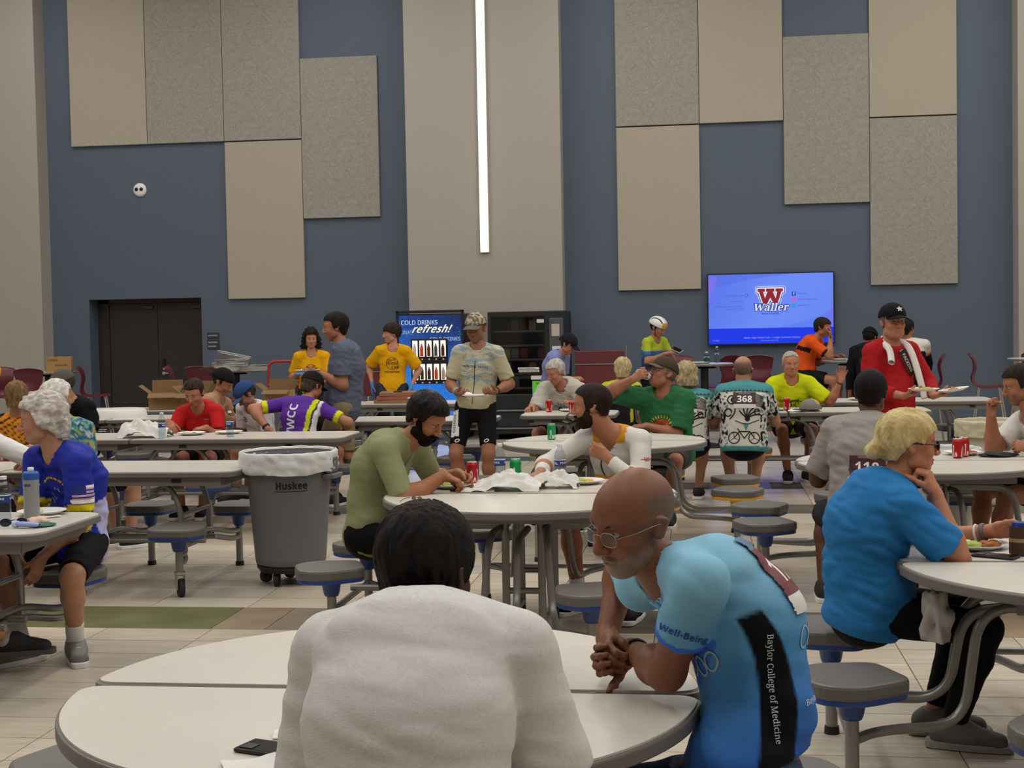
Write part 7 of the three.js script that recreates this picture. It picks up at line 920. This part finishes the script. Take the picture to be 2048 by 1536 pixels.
// ---------- things on the tables and in hands ----------
const TT = 0.7405; // table surface
const CAN = (() => ({ body: G.lathe([[0.001, 0.004], [0.02, 0.0], [0.0255, 0.003], [0.0325, 0.012], [0.033, 0.02], [0.033, 0.103], [0.0325, 0.106], [0.0275, 0.117]], 28), top: G.lathe([[0.0275, 0.117], [0.0285, 0.12], [0.0275, 0.1215], [0.0265, 0.119], [0.001, 0.1185]], 28), tab: G.rbox(0.014, 0.002, 0.024, 0.001, 0, 0.12, 0.004) }))();
function canWrap(base, word, wc, o = {}) { return canvas(256, 128, (g, w, h) => { g.fillStyle = base; g.fillRect(0, 0, w, h); if (o.band) { g.fillStyle = o.band; g.fillRect(0, 96, w, 14); } g.fillStyle = wc; g.font = (o.font || 'italic bold') + ' 46px serif'; g.textBaseline = 'middle'; for (const x of [10, 138]) g.fillText(word, x, 60, 112); g.fillStyle = 'rgba(255,255,255,0.75)'; for (let i = 0; i < 5; i++) g.fillRect(118, 24 + i * 12, 12, 5); }); }
const canMats = { coke: new THREE.MeshStandardMaterial({ map: canWrap('#b3141c', 'Cola', '#f2e6e4'), roughness: 0.3, metalness: 0.35 }), sprite: new THREE.MeshStandardMaterial({ map: canWrap('#169a55', 'Sprite', '#eef6ee', { font: 'italic bold' }), roughness: 0.3, metalness: 0.35 }), white: new THREE.MeshStandardMaterial({ map: canWrap('#d9d8d6', 'Diet', '#8a8a90'), roughness: 0.3, metalness: 0.35 }) };
const alu = mat(0xbdbcb8, 0.3, { metalness: 0.9 });
function can(kind, pos, turn, label) { const t = thing('soda_can', label, 'can', pos, turn); part('can_body', CAN.body, canMats[kind], t); part('lid', CAN.top, alu, t); part('pull_tab', CAN.tab, alu, t); return t; }
can('coke', [-1.28, TT, -7.7], -0.9, 'red cola can beside the bearded man in sage green'); can('sprite', [-1.06, TT, -7.86], -0.8, 'green soda can beside the crumpled towel');
can('sprite', [-1.155, TT, -10.62], -0.7, 'green soda can alone on the yellow-stool round table'); can('coke', [-1.54, TT, -13.98], 0.3, 'dark red can before the white-haired man\'s chest'); can('coke', [-1.285, TT, -13.73], 0.6, 'red can just behind the beard of the man in white');
can('coke', [0.77, TT, -13.85], 0.2, 'red can by the hand of the man in neon yellow'); can('coke', [1.532, TT, -9.0], 0.1, 'red can in front of the plate near the raised fist'); can('coke', [1.585, TT, -9.09], 1.2, 'second red can half hidden behind another, near the raised fist');
{ // koozie with a can at the right edge
  const t = thing('can_cooler', 'brown can cooler with a blue-topped can at the right edge', 'can cooler', [1.125, TT, -5.33]); part('sleeve', G.lathe([[0.001, 0.001], [0.037, 0.001], [0.0385, 0.01], [0.0385, 0.105], [0.034, 0.105], [0.034, 0.1]], 28), mat(0x4a2f22, 0.9), t); part('band_print', G.lathe([[0.0388, 0.05], [0.0388, 0.064]], 28), mat(0x9a8468, 0.9), t); part('can_top', G.cyl(0.032, 0.027, 0.016, 0, 0.112, 0, 24), mat(0x23439a, 0.3, { metalness: 0.5 }), t);
}
const glassM = new THREE.MeshPhysicalMaterial({ color: 0xe9eef2, transmission: 1, thickness: 0, roughness: 0.06, ior: 1.33 });
const waterM = new THREE.MeshPhysicalMaterial({ color: 0xf4f8fa, transmission: 1, thickness: 0, roughness: 0.02, ior: 1.33 });
const BOT = (() => { const p = [[0.001, 0.002], [0.026, 0.0], [0.031, 0.006]]; for (let i = 0; i < 6; i++) p.push([0.031, 0.012 + i * 0.012], [0.0292, 0.018 + i * 0.012]); p.push([0.031, 0.088], [0.031, 0.128], [0.0305, 0.135], [0.03, 0.15], [0.022, 0.175], [0.0125, 0.19], [0.0125, 0.2]); return { body: G.lathe(p, 24), label: G.lathe([[0.0315, 0.09], [0.0315, 0.127]], 24), cap: G.lathe([[0.001, 0.212], [0.0145, 0.212], [0.015, 0.21], [0.015, 0.197], [0.0125, 0.197]], 20), water: G.lathe([[0.001, 0.004], [0.0255, 0.004], [0.0285, 0.01], [0.0285, 0.105], [0.001, 0.105]], 18) }; })();
const botLabel = [['#1f3f86', '#e6ecf4'], ['#3a2f6a', '#d8d4ea'], ['#b8372c', '#e8ecf4']].map(([a, b]) => new THREE.MeshStandardMaterial({ map: canvas(256, 64, (g, w, h) => { g.fillStyle = a; g.fillRect(0, 0, w, h); g.fillStyle = '#f0f2f4'; g.fillRect(0, 0, w, 8); g.fillStyle = '#8fb4dc'; g.beginPath(); g.moveTo(110, 50); g.lineTo(134, 14); g.lineTo(160, 50); g.fill(); g.fillStyle = b; g.font = 'bold 26px sans-serif'; g.fillText('WATER', 16, 42); g.fillText('PURE', 172, 42); }), roughness: 0.4 }));
function bottle(pos, turn, k, label) { const t = thing('water_bottle', label, 'bottle', pos, turn); part('bottle_body', BOT.body, glassM, t); part('bottle_label', BOT.label, botLabel[k], t); part('bottle_cap', BOT.cap, mat(0xe6e8ea, 0.4), t); part('water', BOT.water, waterM, t); return t; }
bottle([-1.14, TT, -7.8], 0.6, 0, 'clear water bottle with a blue label between two soda cans'); bottle([-0.8, TT, -7.76], 2.2, 1, 'clear water bottle with a purple label before the man in white'); bottle([-4.39, TT, -11.05], 0, 0, 'clear water bottle beside the towel on the woman in red\'s table'); bottle([-3.85, TT, -11.15], 1, 0, 'clear water bottle between the woman in red and the purple rider'); bottle([-2.75, TT, -13.02], 1, 2, 'small water bottle on the table behind the man in sage green'); bottle([-3.24, TT, -6.2], 1, 0, 'clear water bottle at the left edge next to the sports bottle');
bottle([0.15, 1.075, -18.35], 0, 0, 'tall clear bottle on the high table beside the helmeted rider'); { const b = bottle([0.02, 1.075, -18.25], 0, 0, 'squat green-tinted bottle on the high table beside the helmeted rider'); b.scale.set(1.2, 0.7, 1.2); b.children[0].material = new THREE.MeshPhysicalMaterial({ color: 0x9fd8a8, transmission: 1, thickness: 0, roughness: 0.1 }); }
{ const c = can('sprite', [1.98, 1.0745, -18.66], 0, 'tall green can on the high table by the person in black'); c.scale.set(1.1, 1.3, 1.1); }
{ // sports bottle
  const t = thing('sports_bottle', 'clear insulated sports bottle with a blue lid and white nozzle', 'bottle', [-3.135, TT, -6.26]); part('bottle_body', G.lathe([[0.001, 0], [0.034, 0], [0.037, 0.006], [0.037, 0.06], [0.035, 0.085], [0.0365, 0.11], [0.0355, 0.135], [0.0365, 0.15], [0.0365, 0.19], [0.03, 0.2]], 28), new THREE.MeshPhysicalMaterial({ color: 0xd4d6d6, transmission: 0.7, thickness: 0, roughness: 0.25, metalness: 0.1 }), t); part('liner', G.lathe([[0.001, 0.004], [0.031, 0.004], [0.032, 0.06], [0.03, 0.09], [0.032, 0.19]], 20), mat(0xa9adb0, 0.35, { metalness: 0.4 }), t); part('lid', G.lathe([[0.037, 0.19], [0.038, 0.195], [0.038, 0.216], [0.034, 0.226], [0.016, 0.229], [0.001, 0.229]], 28), mat(0x1f55a8, 0.4), t); part('nozzle', G.lathe([[0.013, 0.229], [0.015, 0.236], [0.0135, 0.246], [0.001, 0.247]], 18), M.white, t); part('brand_print', new THREE.CylinderGeometry(0.0371, 0.0371, 0.012, 16, 1, true, -0.5, 0.9).translate(0, 0.165, 0), mat(0x4a4a7a, 0.6), t);
}
// plates and food
const PLATE = G.lathe([[0.001, 0.004], [0.075, 0.004], [0.085, 0.008], [0.112, 0.02], [0.115, 0.0215], [0.1135, 0.0235], [0.086, 0.012], [0.001, 0.0075]], 36), plateM = mat(0xdedcd8, 0.75);
function blob(r, sy, c, seed, amp = 0.3, det = 2) { const g = new THREE.IcosahedronGeometry(r, det + 1), p = g.attributes.position; for (let i = 0; i < p.count; i++) { const v = V(p.getX(i), p.getY(i), p.getZ(i)), k = 1 + amp * ns(v.x * 1.6 / r + seed, v.y * 1.6 / r, v.z * 1.6 / r); p.setXYZ(i, v.x * k, Math.max(v.y * k * sy, -r * sy * 0.6), v.z * k); } const m = mergeVertices((g.deleteAttribute('normal'), g.deleteAttribute('uv'), g)); m.computeVertexNormals(); return [m, mat(c, 0.7)]; }
function plate(pos, label, foods = [], o = {}) { const t = thing('paper_plate', label, 'plate', pos); part('dish', PLATE, plateM, t); if (o.tilt) t.rotation.set(o.tilt[0], 0, o.tilt[1]); foods.forEach(([n, x, z, r, sy, c, y = 0], i) => { const [g, m] = blob(r, sy, c, i * 3 + pos[0] * 7, 0.35); const f = part(n, g, m, t); f.position.set(x, 0.009 + r * sy * 0.5 + y, z); }); return t; }
const chicken = ['piece_of_chicken', 0.04, 0, 0.04, 0.4, 0xa8642e], salad = ['salad', -0.02, 0.03, 0.032, 0.5, 0x9fb24a], rice = ['rice', -0.045, -0.02, 0.035, 0.45, 0xd9cf9a];
plate([1.0, TT, -5.47], 'paper plate with chicken, salad and pasta at the blonde woman\'s elbow', [chicken, ['piece_of_chicken', 0.06, -0.03, 0.03, 0.4, 0x8f4f22], salad, rice]); plate([-1.36, TT, -7.5], 'paper plate under the bearded man in sage green\'s hands', [['rice', 0, 0, 0.05, 0.25, 0xcfc07a], salad]); plate([-0.665, TT, -7.68], 'paper plate with chips and salad before the man in white', [['tortilla_chip', -0.02, 0, 0.04, 0.35, 0xc99436], ['tortilla_chip', 0.03, 0.01, 0.03, 0.4, 0xd2a045], salad]);
plate([1.6, TT, -9.22], 'paper plate with fried pieces behind the red cans', [['fried_piece', 0.03, 0, 0.035, 0.5, 0xb5702a], ['fried_piece', 0.06, 0.02, 0.025, 0.5, 0xa05f22]]); plate([-4.27, TT, -11.4], 'paper plate of scraps in front of the woman in red', [rice, ['scrap', 0.03, 0.02, 0.02, 0.5, 0x7a2f22]]); plate([-3.98, TT, -11.5], 'paper plate between the woman in red and the purple rider'); plate([-3.17, TT, -6.43], 'paper plate behind the sports bottle', [rice]); plate([-1.33, TT, -14.05], 'paper plate before the white-haired man in off-white');
plate([-3.57, 1.215, -12.5], 'paper plate of food carried by the man in slate', [['piece_of_chicken', 0.0, 0, 0.05, 0.4, 0x9a4f2a], rice]); plate([-1.94, 1.0, -11.92], 'paper plate held by the cyclist in the cream jersey', [['napkin_ball', -0.06, 0.0, 0.035, 0.7, 0xe6e4e0]]); plate([1.62, 1.055, -10.95], 'paper plate with food in the nearer hand of the man in red', [['salad', 0.03, 0, 0.045, 0.35, 0xb0a83a], rice]); plate([1.86, 1.045, -11.08], 'bare-rimmed paper plate in the outstretched hand of the man in red', [['piece_of_chicken', 0, 0, 0.035, 0.4, 0xb07840]], { tilt: [0, 0.15] }); plate([-0.06, 1.0745, -18.2], 'paper plate on the high table near the helmeted rider'); plate([1.62, TT, -15.5], 'paper plate behind the raised arm of the man in neon', [['fried_piece', 0, 0, 0.05, 0.3, 0xb5803a]]); plate([1.72, 1.0745, -18.7], 'paper plate before the man in orange');
// towels
function towel(pos, w, d, h, seed, label, turn = 0) { const n = 34, pos3 = [], idx = []; for (let j = 0; j <= n; j++) for (let i = 0; i <= n; i++) { const u = i / n * 2 - 1, v = j / n * 2 - 1, r = Math.hypot(u, v), e = clamp(1.15 - r * (0.95 + 0.25 * ns(u * 2 + seed, v * 2, 4)), 0, 1), y = h * Math.pow(e, 0.6) * (0.55 + 0.6 * (0.5 + ns(u * 2.4 + seed, v * 2.4, seed))) + 0.3 * h * e * (1 - 2 * Math.abs(ns(u * 4 + seed * 2, v * 4, 1))); pos3.push(u * w / 2 * (1 + 0.1 * ns(v * 3, seed, 0)), Math.max(0.003, y), v * d / 2 * (1 + 0.1 * ns(u * 3, seed, 9))); } for (let j = 0; j < n; j++) for (let i = 0; i < n; i++) { const a = j * (n + 1) + i; idx.push(a, a + n + 1, a + 1, a + 1, a + n + 1, a + n + 2); } const g = new THREE.BufferGeometry(); g.setAttribute('position', new THREE.Float32BufferAttribute(pos3, 3)); const cnt = pos3.length / 3; const uv = []; for (let i = 0; i < cnt; i++) uv.push(pos3[i * 3] * 6, pos3[i * 3 + 2] * 6); g.setAttribute('uv', new THREE.Float32BufferAttribute(uv, 2)); g.setIndex(idx); g.computeVertexNormals(); return single('towel', label, 'towel', g, TOWEL, pos, turn, 'white event towels'); }
const TOWEL = new THREE.MeshStandardMaterial({ color: 0xdcd9d4, roughness: 0.95, bumpMap: WEAVE, bumpScale: 0.002, side: THREE.DoubleSide });
towel([-1.04, TT, -7.42], 0.36, 0.26, 0.085, 3.3, 'crumpled white towel spread wide in front of the green can'); towel([-1.2, TT, -7.32], 0.2, 0.07, 0.022, 5.1, 'flat tail of a white towel reaching toward the man in sage green'); towel([-0.8, TT, -7.5], 0.25, 0.16, 0.085, 8.2, 'bunched white towel in front of the purple-label bottle'); towel([-4.6, TT, -11.2], 0.42, 0.3, 0.14, 11.7, 'heaped white towel on the woman in red\'s table'); towel([0.93, TT, -13.75], 0.3, 0.12, 0.02, 14, 'folded white towel under the hat on the neon man\'s table');
// cap on the neon man's table, bag of grey stuff, cake cover, pizza boxes
{ const t = thing('baseball_hat', 'maroon, grey and yellow baseball hat lying on the neon man\'s table', 'hat', [0.985, TT + 0.02, -13.7], 0.6); const c3 = [rgb(0x5a1a26), rgb(0x77716c), rgb(0xb59a2a)]; part('crown', netMesh((x, y, z) => Math.max(Math.hypot(x / 0.1, y / 0.1, z / 0.115) * 0.1 - 0.1, -y), 0.006, { box: [V(-0.13, -0.01, -0.14), V(0.13, 0.13, 0.14)], color: (x, y, z) => x > 0.045 ? c3[0] : x > -0.005 && y > 0.05 ? c3[2] : c3[1] }), vmat(0.85), t); part('brim', G.ext(roundedPoly([[-0.08, 0], [0.08, 0], [0.06, 0.085], [-0.06, 0.085]], 0.05), 0.004, 0.001).rotateX(Math.PI / 2).rotateY(-1.57).translate(-0.1, 0.006, 0), M.black, t); }
{ const t = thing('cake_cover', 'round white plastic cake cover on the table by the door', 'cover', [-6.0, TT, -13.95]); part('dome', G.lathe([[0.28, 0.0], [0.285, 0.012], [0.27, 0.07], [0.24, 0.085], [0.001, 0.088]], 40), mat(0xdddbd6, 0.45), t); part('base', G.cyl(0.29, 0.29, 0.008, 0, 0.004, 0, 40), M.white, t); }
{ const cb = mat(0x8f6748, 0.85), cr = mat(0x9a5a48, 0.85); for (let i = 0; i < 3; i++) { const o = thing('pizza_box', ['bottom brown pizza box of the small pile before the young volunteer', 'middle reddish pizza box of the small pile before the young volunteer', 'topmost pizza box of the small pile, with a black strip'][i], 'box', [-3.55 + i * 0.02, TT + i * 0.042, -16.05], i * 0.08, 'pizza boxes'); part('box_body', G.rbox(0.42, 0.04, 0.4, 0.004, 0, 0.0205, 0), i % 2 ? cr : cb, o); if (i === 2) part('black_strip', G.rbox(0.1, 0.014, 0.1, 0.005, 0, 0.047, 0.1), M.black, o); } }
// phones, glasses, napkins
const phone = (pos, turn, label, c = 0x17181b) => { const t = thing('phone', label, 'phone', pos, turn); part('case', G.rbox(0.076, 0.009, 0.155, 0.004, 0, 0.005, 0), mat(c, 0.5), t); part('screen', G.box(0.068, 0.0008, 0.146, 0, 0.0098, 0), mat(0x0a0b0d, 0.12), t); part('camera_bump', G.rbox(0.03, 0.003, 0.03, 0.001, -0.016, 0.0105, -0.05), M.black, t); return t; };
phone([-0.89, TT, -2.8], 1.25, 'black phone on the front table by the man in white\'s sleeve'); phone([-1.26, TT, -7.36], 1.4, 'black phone beside the plate of the man in sage green'); phone([1.03, TT, -5.28], 1.0, 'dark phone lying by the blonde woman\'s plate'); phone([0.66, TT, -13.82], 1.5, 'dark phone beside the neon man\'s red can');
{ const p = PEOPLE.orange.A.R.w, b = PEOPLE.orange; const o = phone([1.585, 1.43, -18.66], 0, 'black phone held to the ear of the man in orange'); o.rotation.set(1.3, 0.2, 1.4); const q = phone([-0.36, 1.25, -18.42], 0.9, 'pale phone in the hands of the helmeted rider', 0xb9bcc0); q.rotation.x = 0.6; }
function napkin(pos, turn, label, s = 1) { const g = new THREE.BoxGeometry(0.14 * s, 0.003, 0.11 * s, 10, 1, 8), p = g.attributes.position; for (let i = 0; i < p.count; i++) p.setY(i, p.getY(i) + 0.012 * Math.max(0, ns(p.getX(i) * 20 + pos[0], p.getZ(i) * 20, 2)) + 0.0025); g.computeVertexNormals(); return single('napkin', label, 'napkin', g, mat(0xe4e1dc, 0.9), pos, turn, 'paper napkins'); }
napkin([-0.86, TT, -2.69], 0.5, 'white folded napkin next to the black phone on the front table', 1.3); napkin([-0.885, TT, -2.92], 0.2, 'small white napkin tucked behind the man in white\'s sleeve', 0.6); napkin([1.09, TT, -5.38], 0.4, 'thin napkin by the can cooler', 1.1); napkin([-0.51, TT, -11.15], 0.3, 'white napkin by the elbow of the man in green', 0.9); napkin([-4.5, TT, -11.3], 0.2, 'white napkin beside the bottle on the woman in red\'s table', 0.8); napkin([-3.1, TT, -6.35], 0.7, 'crumpled napkin beside the sports bottle', 0.8); napkin([-1.27, TT, -7.62], 0.7, 'crumpled napkin by the red cola can', 0.7);
{ // sunglasses and bits by the old man
  let sgS = 1; const sg = (pos, turn, label, lens, fc) => { const t = thing('sunglasses', label, 'sunglasses', pos, turn); t.scale.setScalar(sgS); for (const s of [-1, 1]) { part('lens', new THREE.SphereGeometry(0.04, 16, 8, 0, 6.3, 0, 0.75).rotateX(Math.PI / 2).scale(0.95, 0.7, 0.4).translate(s * 0.034, 0.022, 0), mat(lens, 0.15), t); part('temple', G.tube([[s * 0.066, 0.026, 0], [s * 0.07, 0.025, -0.06], [s * 0.066, 0.006, -0.12]], 0.003, 8, 6), mat(fc, 0.4), t); } part('bridge', G.tube([[-0.012, 0.028, 0.012], [0, 0.032, 0.013], [0.012, 0.028, 0.012]], 0.0025, 6, 6), mat(fc, 0.4), t); };
  sg([-3.11, TT, -6.03], 0.5, 'dark wraparound sunglasses at the corner of the old man\'s table', 0x1b1f33, 0x2b2b34); sgS = 0.6; sg([-1.44, TT, -6.93], 2.6, 'thin sunglasses on the near edge of the towel table', 0x6b6f72, 0x33363a);
  const [bg, bm] = blob(0.05, 0.5, 0xd9b9a4, 3.2, 0.5); const b1 = single('snack_wrapper', 'crinkled cream and red snack wrapper on the old man\'s table', 'wrapper', bg, bm, [-3.03, TT + 0.012, -6.1]);
  const t = thing('sunscreen_tube', 'pale blue squeeze tube lying at the table corner', 'tube', [-3.02, TT + 0.018, -5.98], 1.4); part('tube_body', G.lathe([[0.001, 0], [0.017, 0.004], [0.018, 0.03], [0.014, 0.1], [0.006, 0.115]], 16).scale(1, 1, 0.7).rotateX(Math.PI / 2).translate(0, 0, -0.05), mat(0x8fa4d8, 0.4), t); part('cap', G.cyl(0.016, 0.016, 0.022, 0, 0, 0, 14).rotateX(Math.PI / 2).translate(0, 0, -0.06), mat(0xb9c6e8, 0.4), t);
  const [cg, cm2] = blob(0.06, 0.16, 0x2f5a4a, 9.1, 0.4); single('bandana', 'dark green bandana under the pale blue tube', 'bandana', cg, cm2, [-2.98, TT + 0.005, -6.05]);
  const [gg, gm] = blob(0.09, 0.22, 0x111214, 5.5, 0.5); gg.scale(1.2, 1, 0.7); single('cycling_gloves', 'black cycling gloves piled by the forearm near the raised fist', 'gloves', gg, gm, [1.78, TT + 0.012, -9.08]);
}
{ // can in the drinker's hand
  const I = PEOPLE.drinker, c = can('white', [0, 0, 0], 0, 'silver-white can tipped to the mouth of the man in green'); const wp = I.root.position.clone().add(I.hd), mouth = wp.add(V(-0.0655, -0.066, 0.085).applyMatrix4(new THREE.Matrix4().extractRotation(I.hm)).multiplyScalar(1)); const d = V(0.78, -0.28, -0.35).normalize(); c.quaternion.setFromUnitVectors(V(0, 1, 0), d); const tip = V(I.root.position.x + I.hd.x, I.hd.y, I.root.position.z + I.hd.z).add(V(0, -0.066, 0.105).applyMatrix4(new THREE.Matrix4().extractRotation(I.hm))); c.position.copy(tip).addScaledVector(d, -0.125);
}
{ const [bg, bm] = blob(0.12, 0.9, 0xb5afa8, 21.4, 0.75, 3); bg.scale(0.42, 1.1, 0.7); single('drawstring_bag', 'grey drawstring bag hanging under the blonde woman\'s table', 'bag', bg, bm, [0.8, 0.545, -5.12]); }
// waste bins
function bin(x, z, o) {
  const t = thing('trash_can', o.label, 'trash can', [x, 0, z], o.turn ?? 0), b = o.dolly ? 0.12 : 0, c = mat(o.color, 0.55), s = o.s ?? 1;
  const prof = [[0.001, b], [0.195, b], [0.22, b + 0.015], [0.225, b + 0.05], [0.262, b + 0.55], [0.268, b + 0.56], [0.272, b + 0.68], [0.285, b + 0.69], [0.285, b + 0.71]].map(p => [p[0] * s, p[1]]);
  const body = part('barrel', G.lathe(prof, 48), c, t);
  if (o.handles) for (const q of [-1, 1]) { part('handle', G.merge([G.rbox(0.035, 0.1, 0.15, 0.012, q * 0.29, b + 0.63, 0), G.rbox(0.08, 0.03, 0.17, 0.01, q * 0.295, b + 0.565, 0)]), c, body); }
  if (o.word) { const tx = canvas(256, 80, (g, w, h) => { g.fillStyle = '#101112'; g.font = 'bold 66px sans-serif'; g.textAlign = 'center'; g.lineWidth = 3; g.strokeStyle = '#101112'; g.fillText(o.word, 128, 56, 240); g.strokeText(o.word, 128, 56, 240); g.fillRect(8, 68, 240, 5); }); const g = new THREE.CylinderGeometry(0.2635, 0.2575, 0.075, 24, 1, true, 0.02, 0.85).translate(0, b + 0.515, 0); part('brand_lettering', g, new THREE.MeshStandardMaterial({ map: tx, transparent: true, roughness: 0.5 }), body); }
  const n = 120, pos = [], idx = [], R = 0.285 * s, rows = [[-0.03, 0.55], [0.002, 0.7], [0.008, 0.722], [0.014, 0.725], [0.02, 0.715], [0.023, 0.69], [0.02, 0.672], [0.024, 0.652], [0.019, 0.63], [0.021, 0.61], [0.016, 0.59]]; // bag folded over the rim
  rows.forEach(([dr, y], j) => { for (let i = 0; i <= n; i++) { const a = i / n * Math.PI * 2, w = ns(Math.cos(a) * 5 + j * 0.6, Math.sin(a) * 5, j * 0.9 + x) * 0.012 + (j > 3 ? (1 - 2 * Math.abs(ns(Math.cos(a) * 9 + j * 0.35, Math.sin(a) * 9, x))) * 0.006 : 0) + (j > 5 ? ns(Math.cos(a) * 3, Math.sin(a) * 3, x) * 0.012 : 0), rr2 = R + dr + w * (j > 3 ? 1 : 0.6) + 0.002; pos.push(Math.cos(a) * rr2, b + y + (j > 5 ? 0.018 * ns(Math.cos(a) * 2 + 4, Math.sin(a) * 2, x + 3) - (o.sag ?? 0) * (j - 5) * 0.5 : 0) + (j > 1 && j < 4 ? 0.006 * ns(Math.cos(a) * 4, Math.sin(a) * 4, 1) : 0), Math.sin(a) * rr2); } });
  for (let j = 0; j < rows.length - 1; j++) for (let i = 0; i < n; i++) { const a = j * (n + 1) + i; idx.push(a, a + 1, a + n + 1, a + 1, a + n + 2, a + n + 1); }
  const g = new THREE.BufferGeometry(); g.setAttribute('position', new THREE.Float32BufferAttribute(pos, 3)); g.setIndex(idx); g.computeVertexNormals(); part('bin_liner', g, new THREE.MeshPhysicalMaterial({ color: o.bag ?? 0xe9e9e7, roughness: 0.4, transmission: 0.15, thickness: 0, side: THREE.DoubleSide }), t);
  if (o.dolly) { const d = part('dolly', G.merge([G.cyl(0.2, 0.2, 0.03, 0, 0.1, 0, 32), G.cyl(0.215, 0.215, 0.02, 0, 0.115, 0, 32)]), M.black, t); for (let i = 0; i < 5; i++) { const a = i * 1.2566 + 0.5; const w = part('caster', G.merge([G.cyl(0.04, 0.04, 0.026, 0, 0.04, 0, 18).rotateX(Math.PI / 2).translate(0, 0.04, -0.04), G.box(0.02, 0.06, 0.045, 0, 0.065, 0)]), M.rubber, d); w.position.set(Math.cos(a) * 0.165, 0, Math.sin(a) * 0.165); w.rotation.y = a; } }
  return t;
}
bin(-2.63, -8.72, { label: 'large grey wheeled trash can with a white liner near the centre aisle', color: 0x66676a, dolly: true, handles: true, word: 'Huskee', turn: -0.1 });
bin(1.62, -9.95, { label: 'trash can with a puffed white liner behind the red cans', color: 0xcfccc6, s: 0.72, sag: 0.05 });
bin(2.42, -12.6, { label: 'cream trash can behind the raised fist at the right edge', color: 0xc9c2b0, bag: 0xd6cfae, s: 0.95 });
renderer.render(scene, camera);
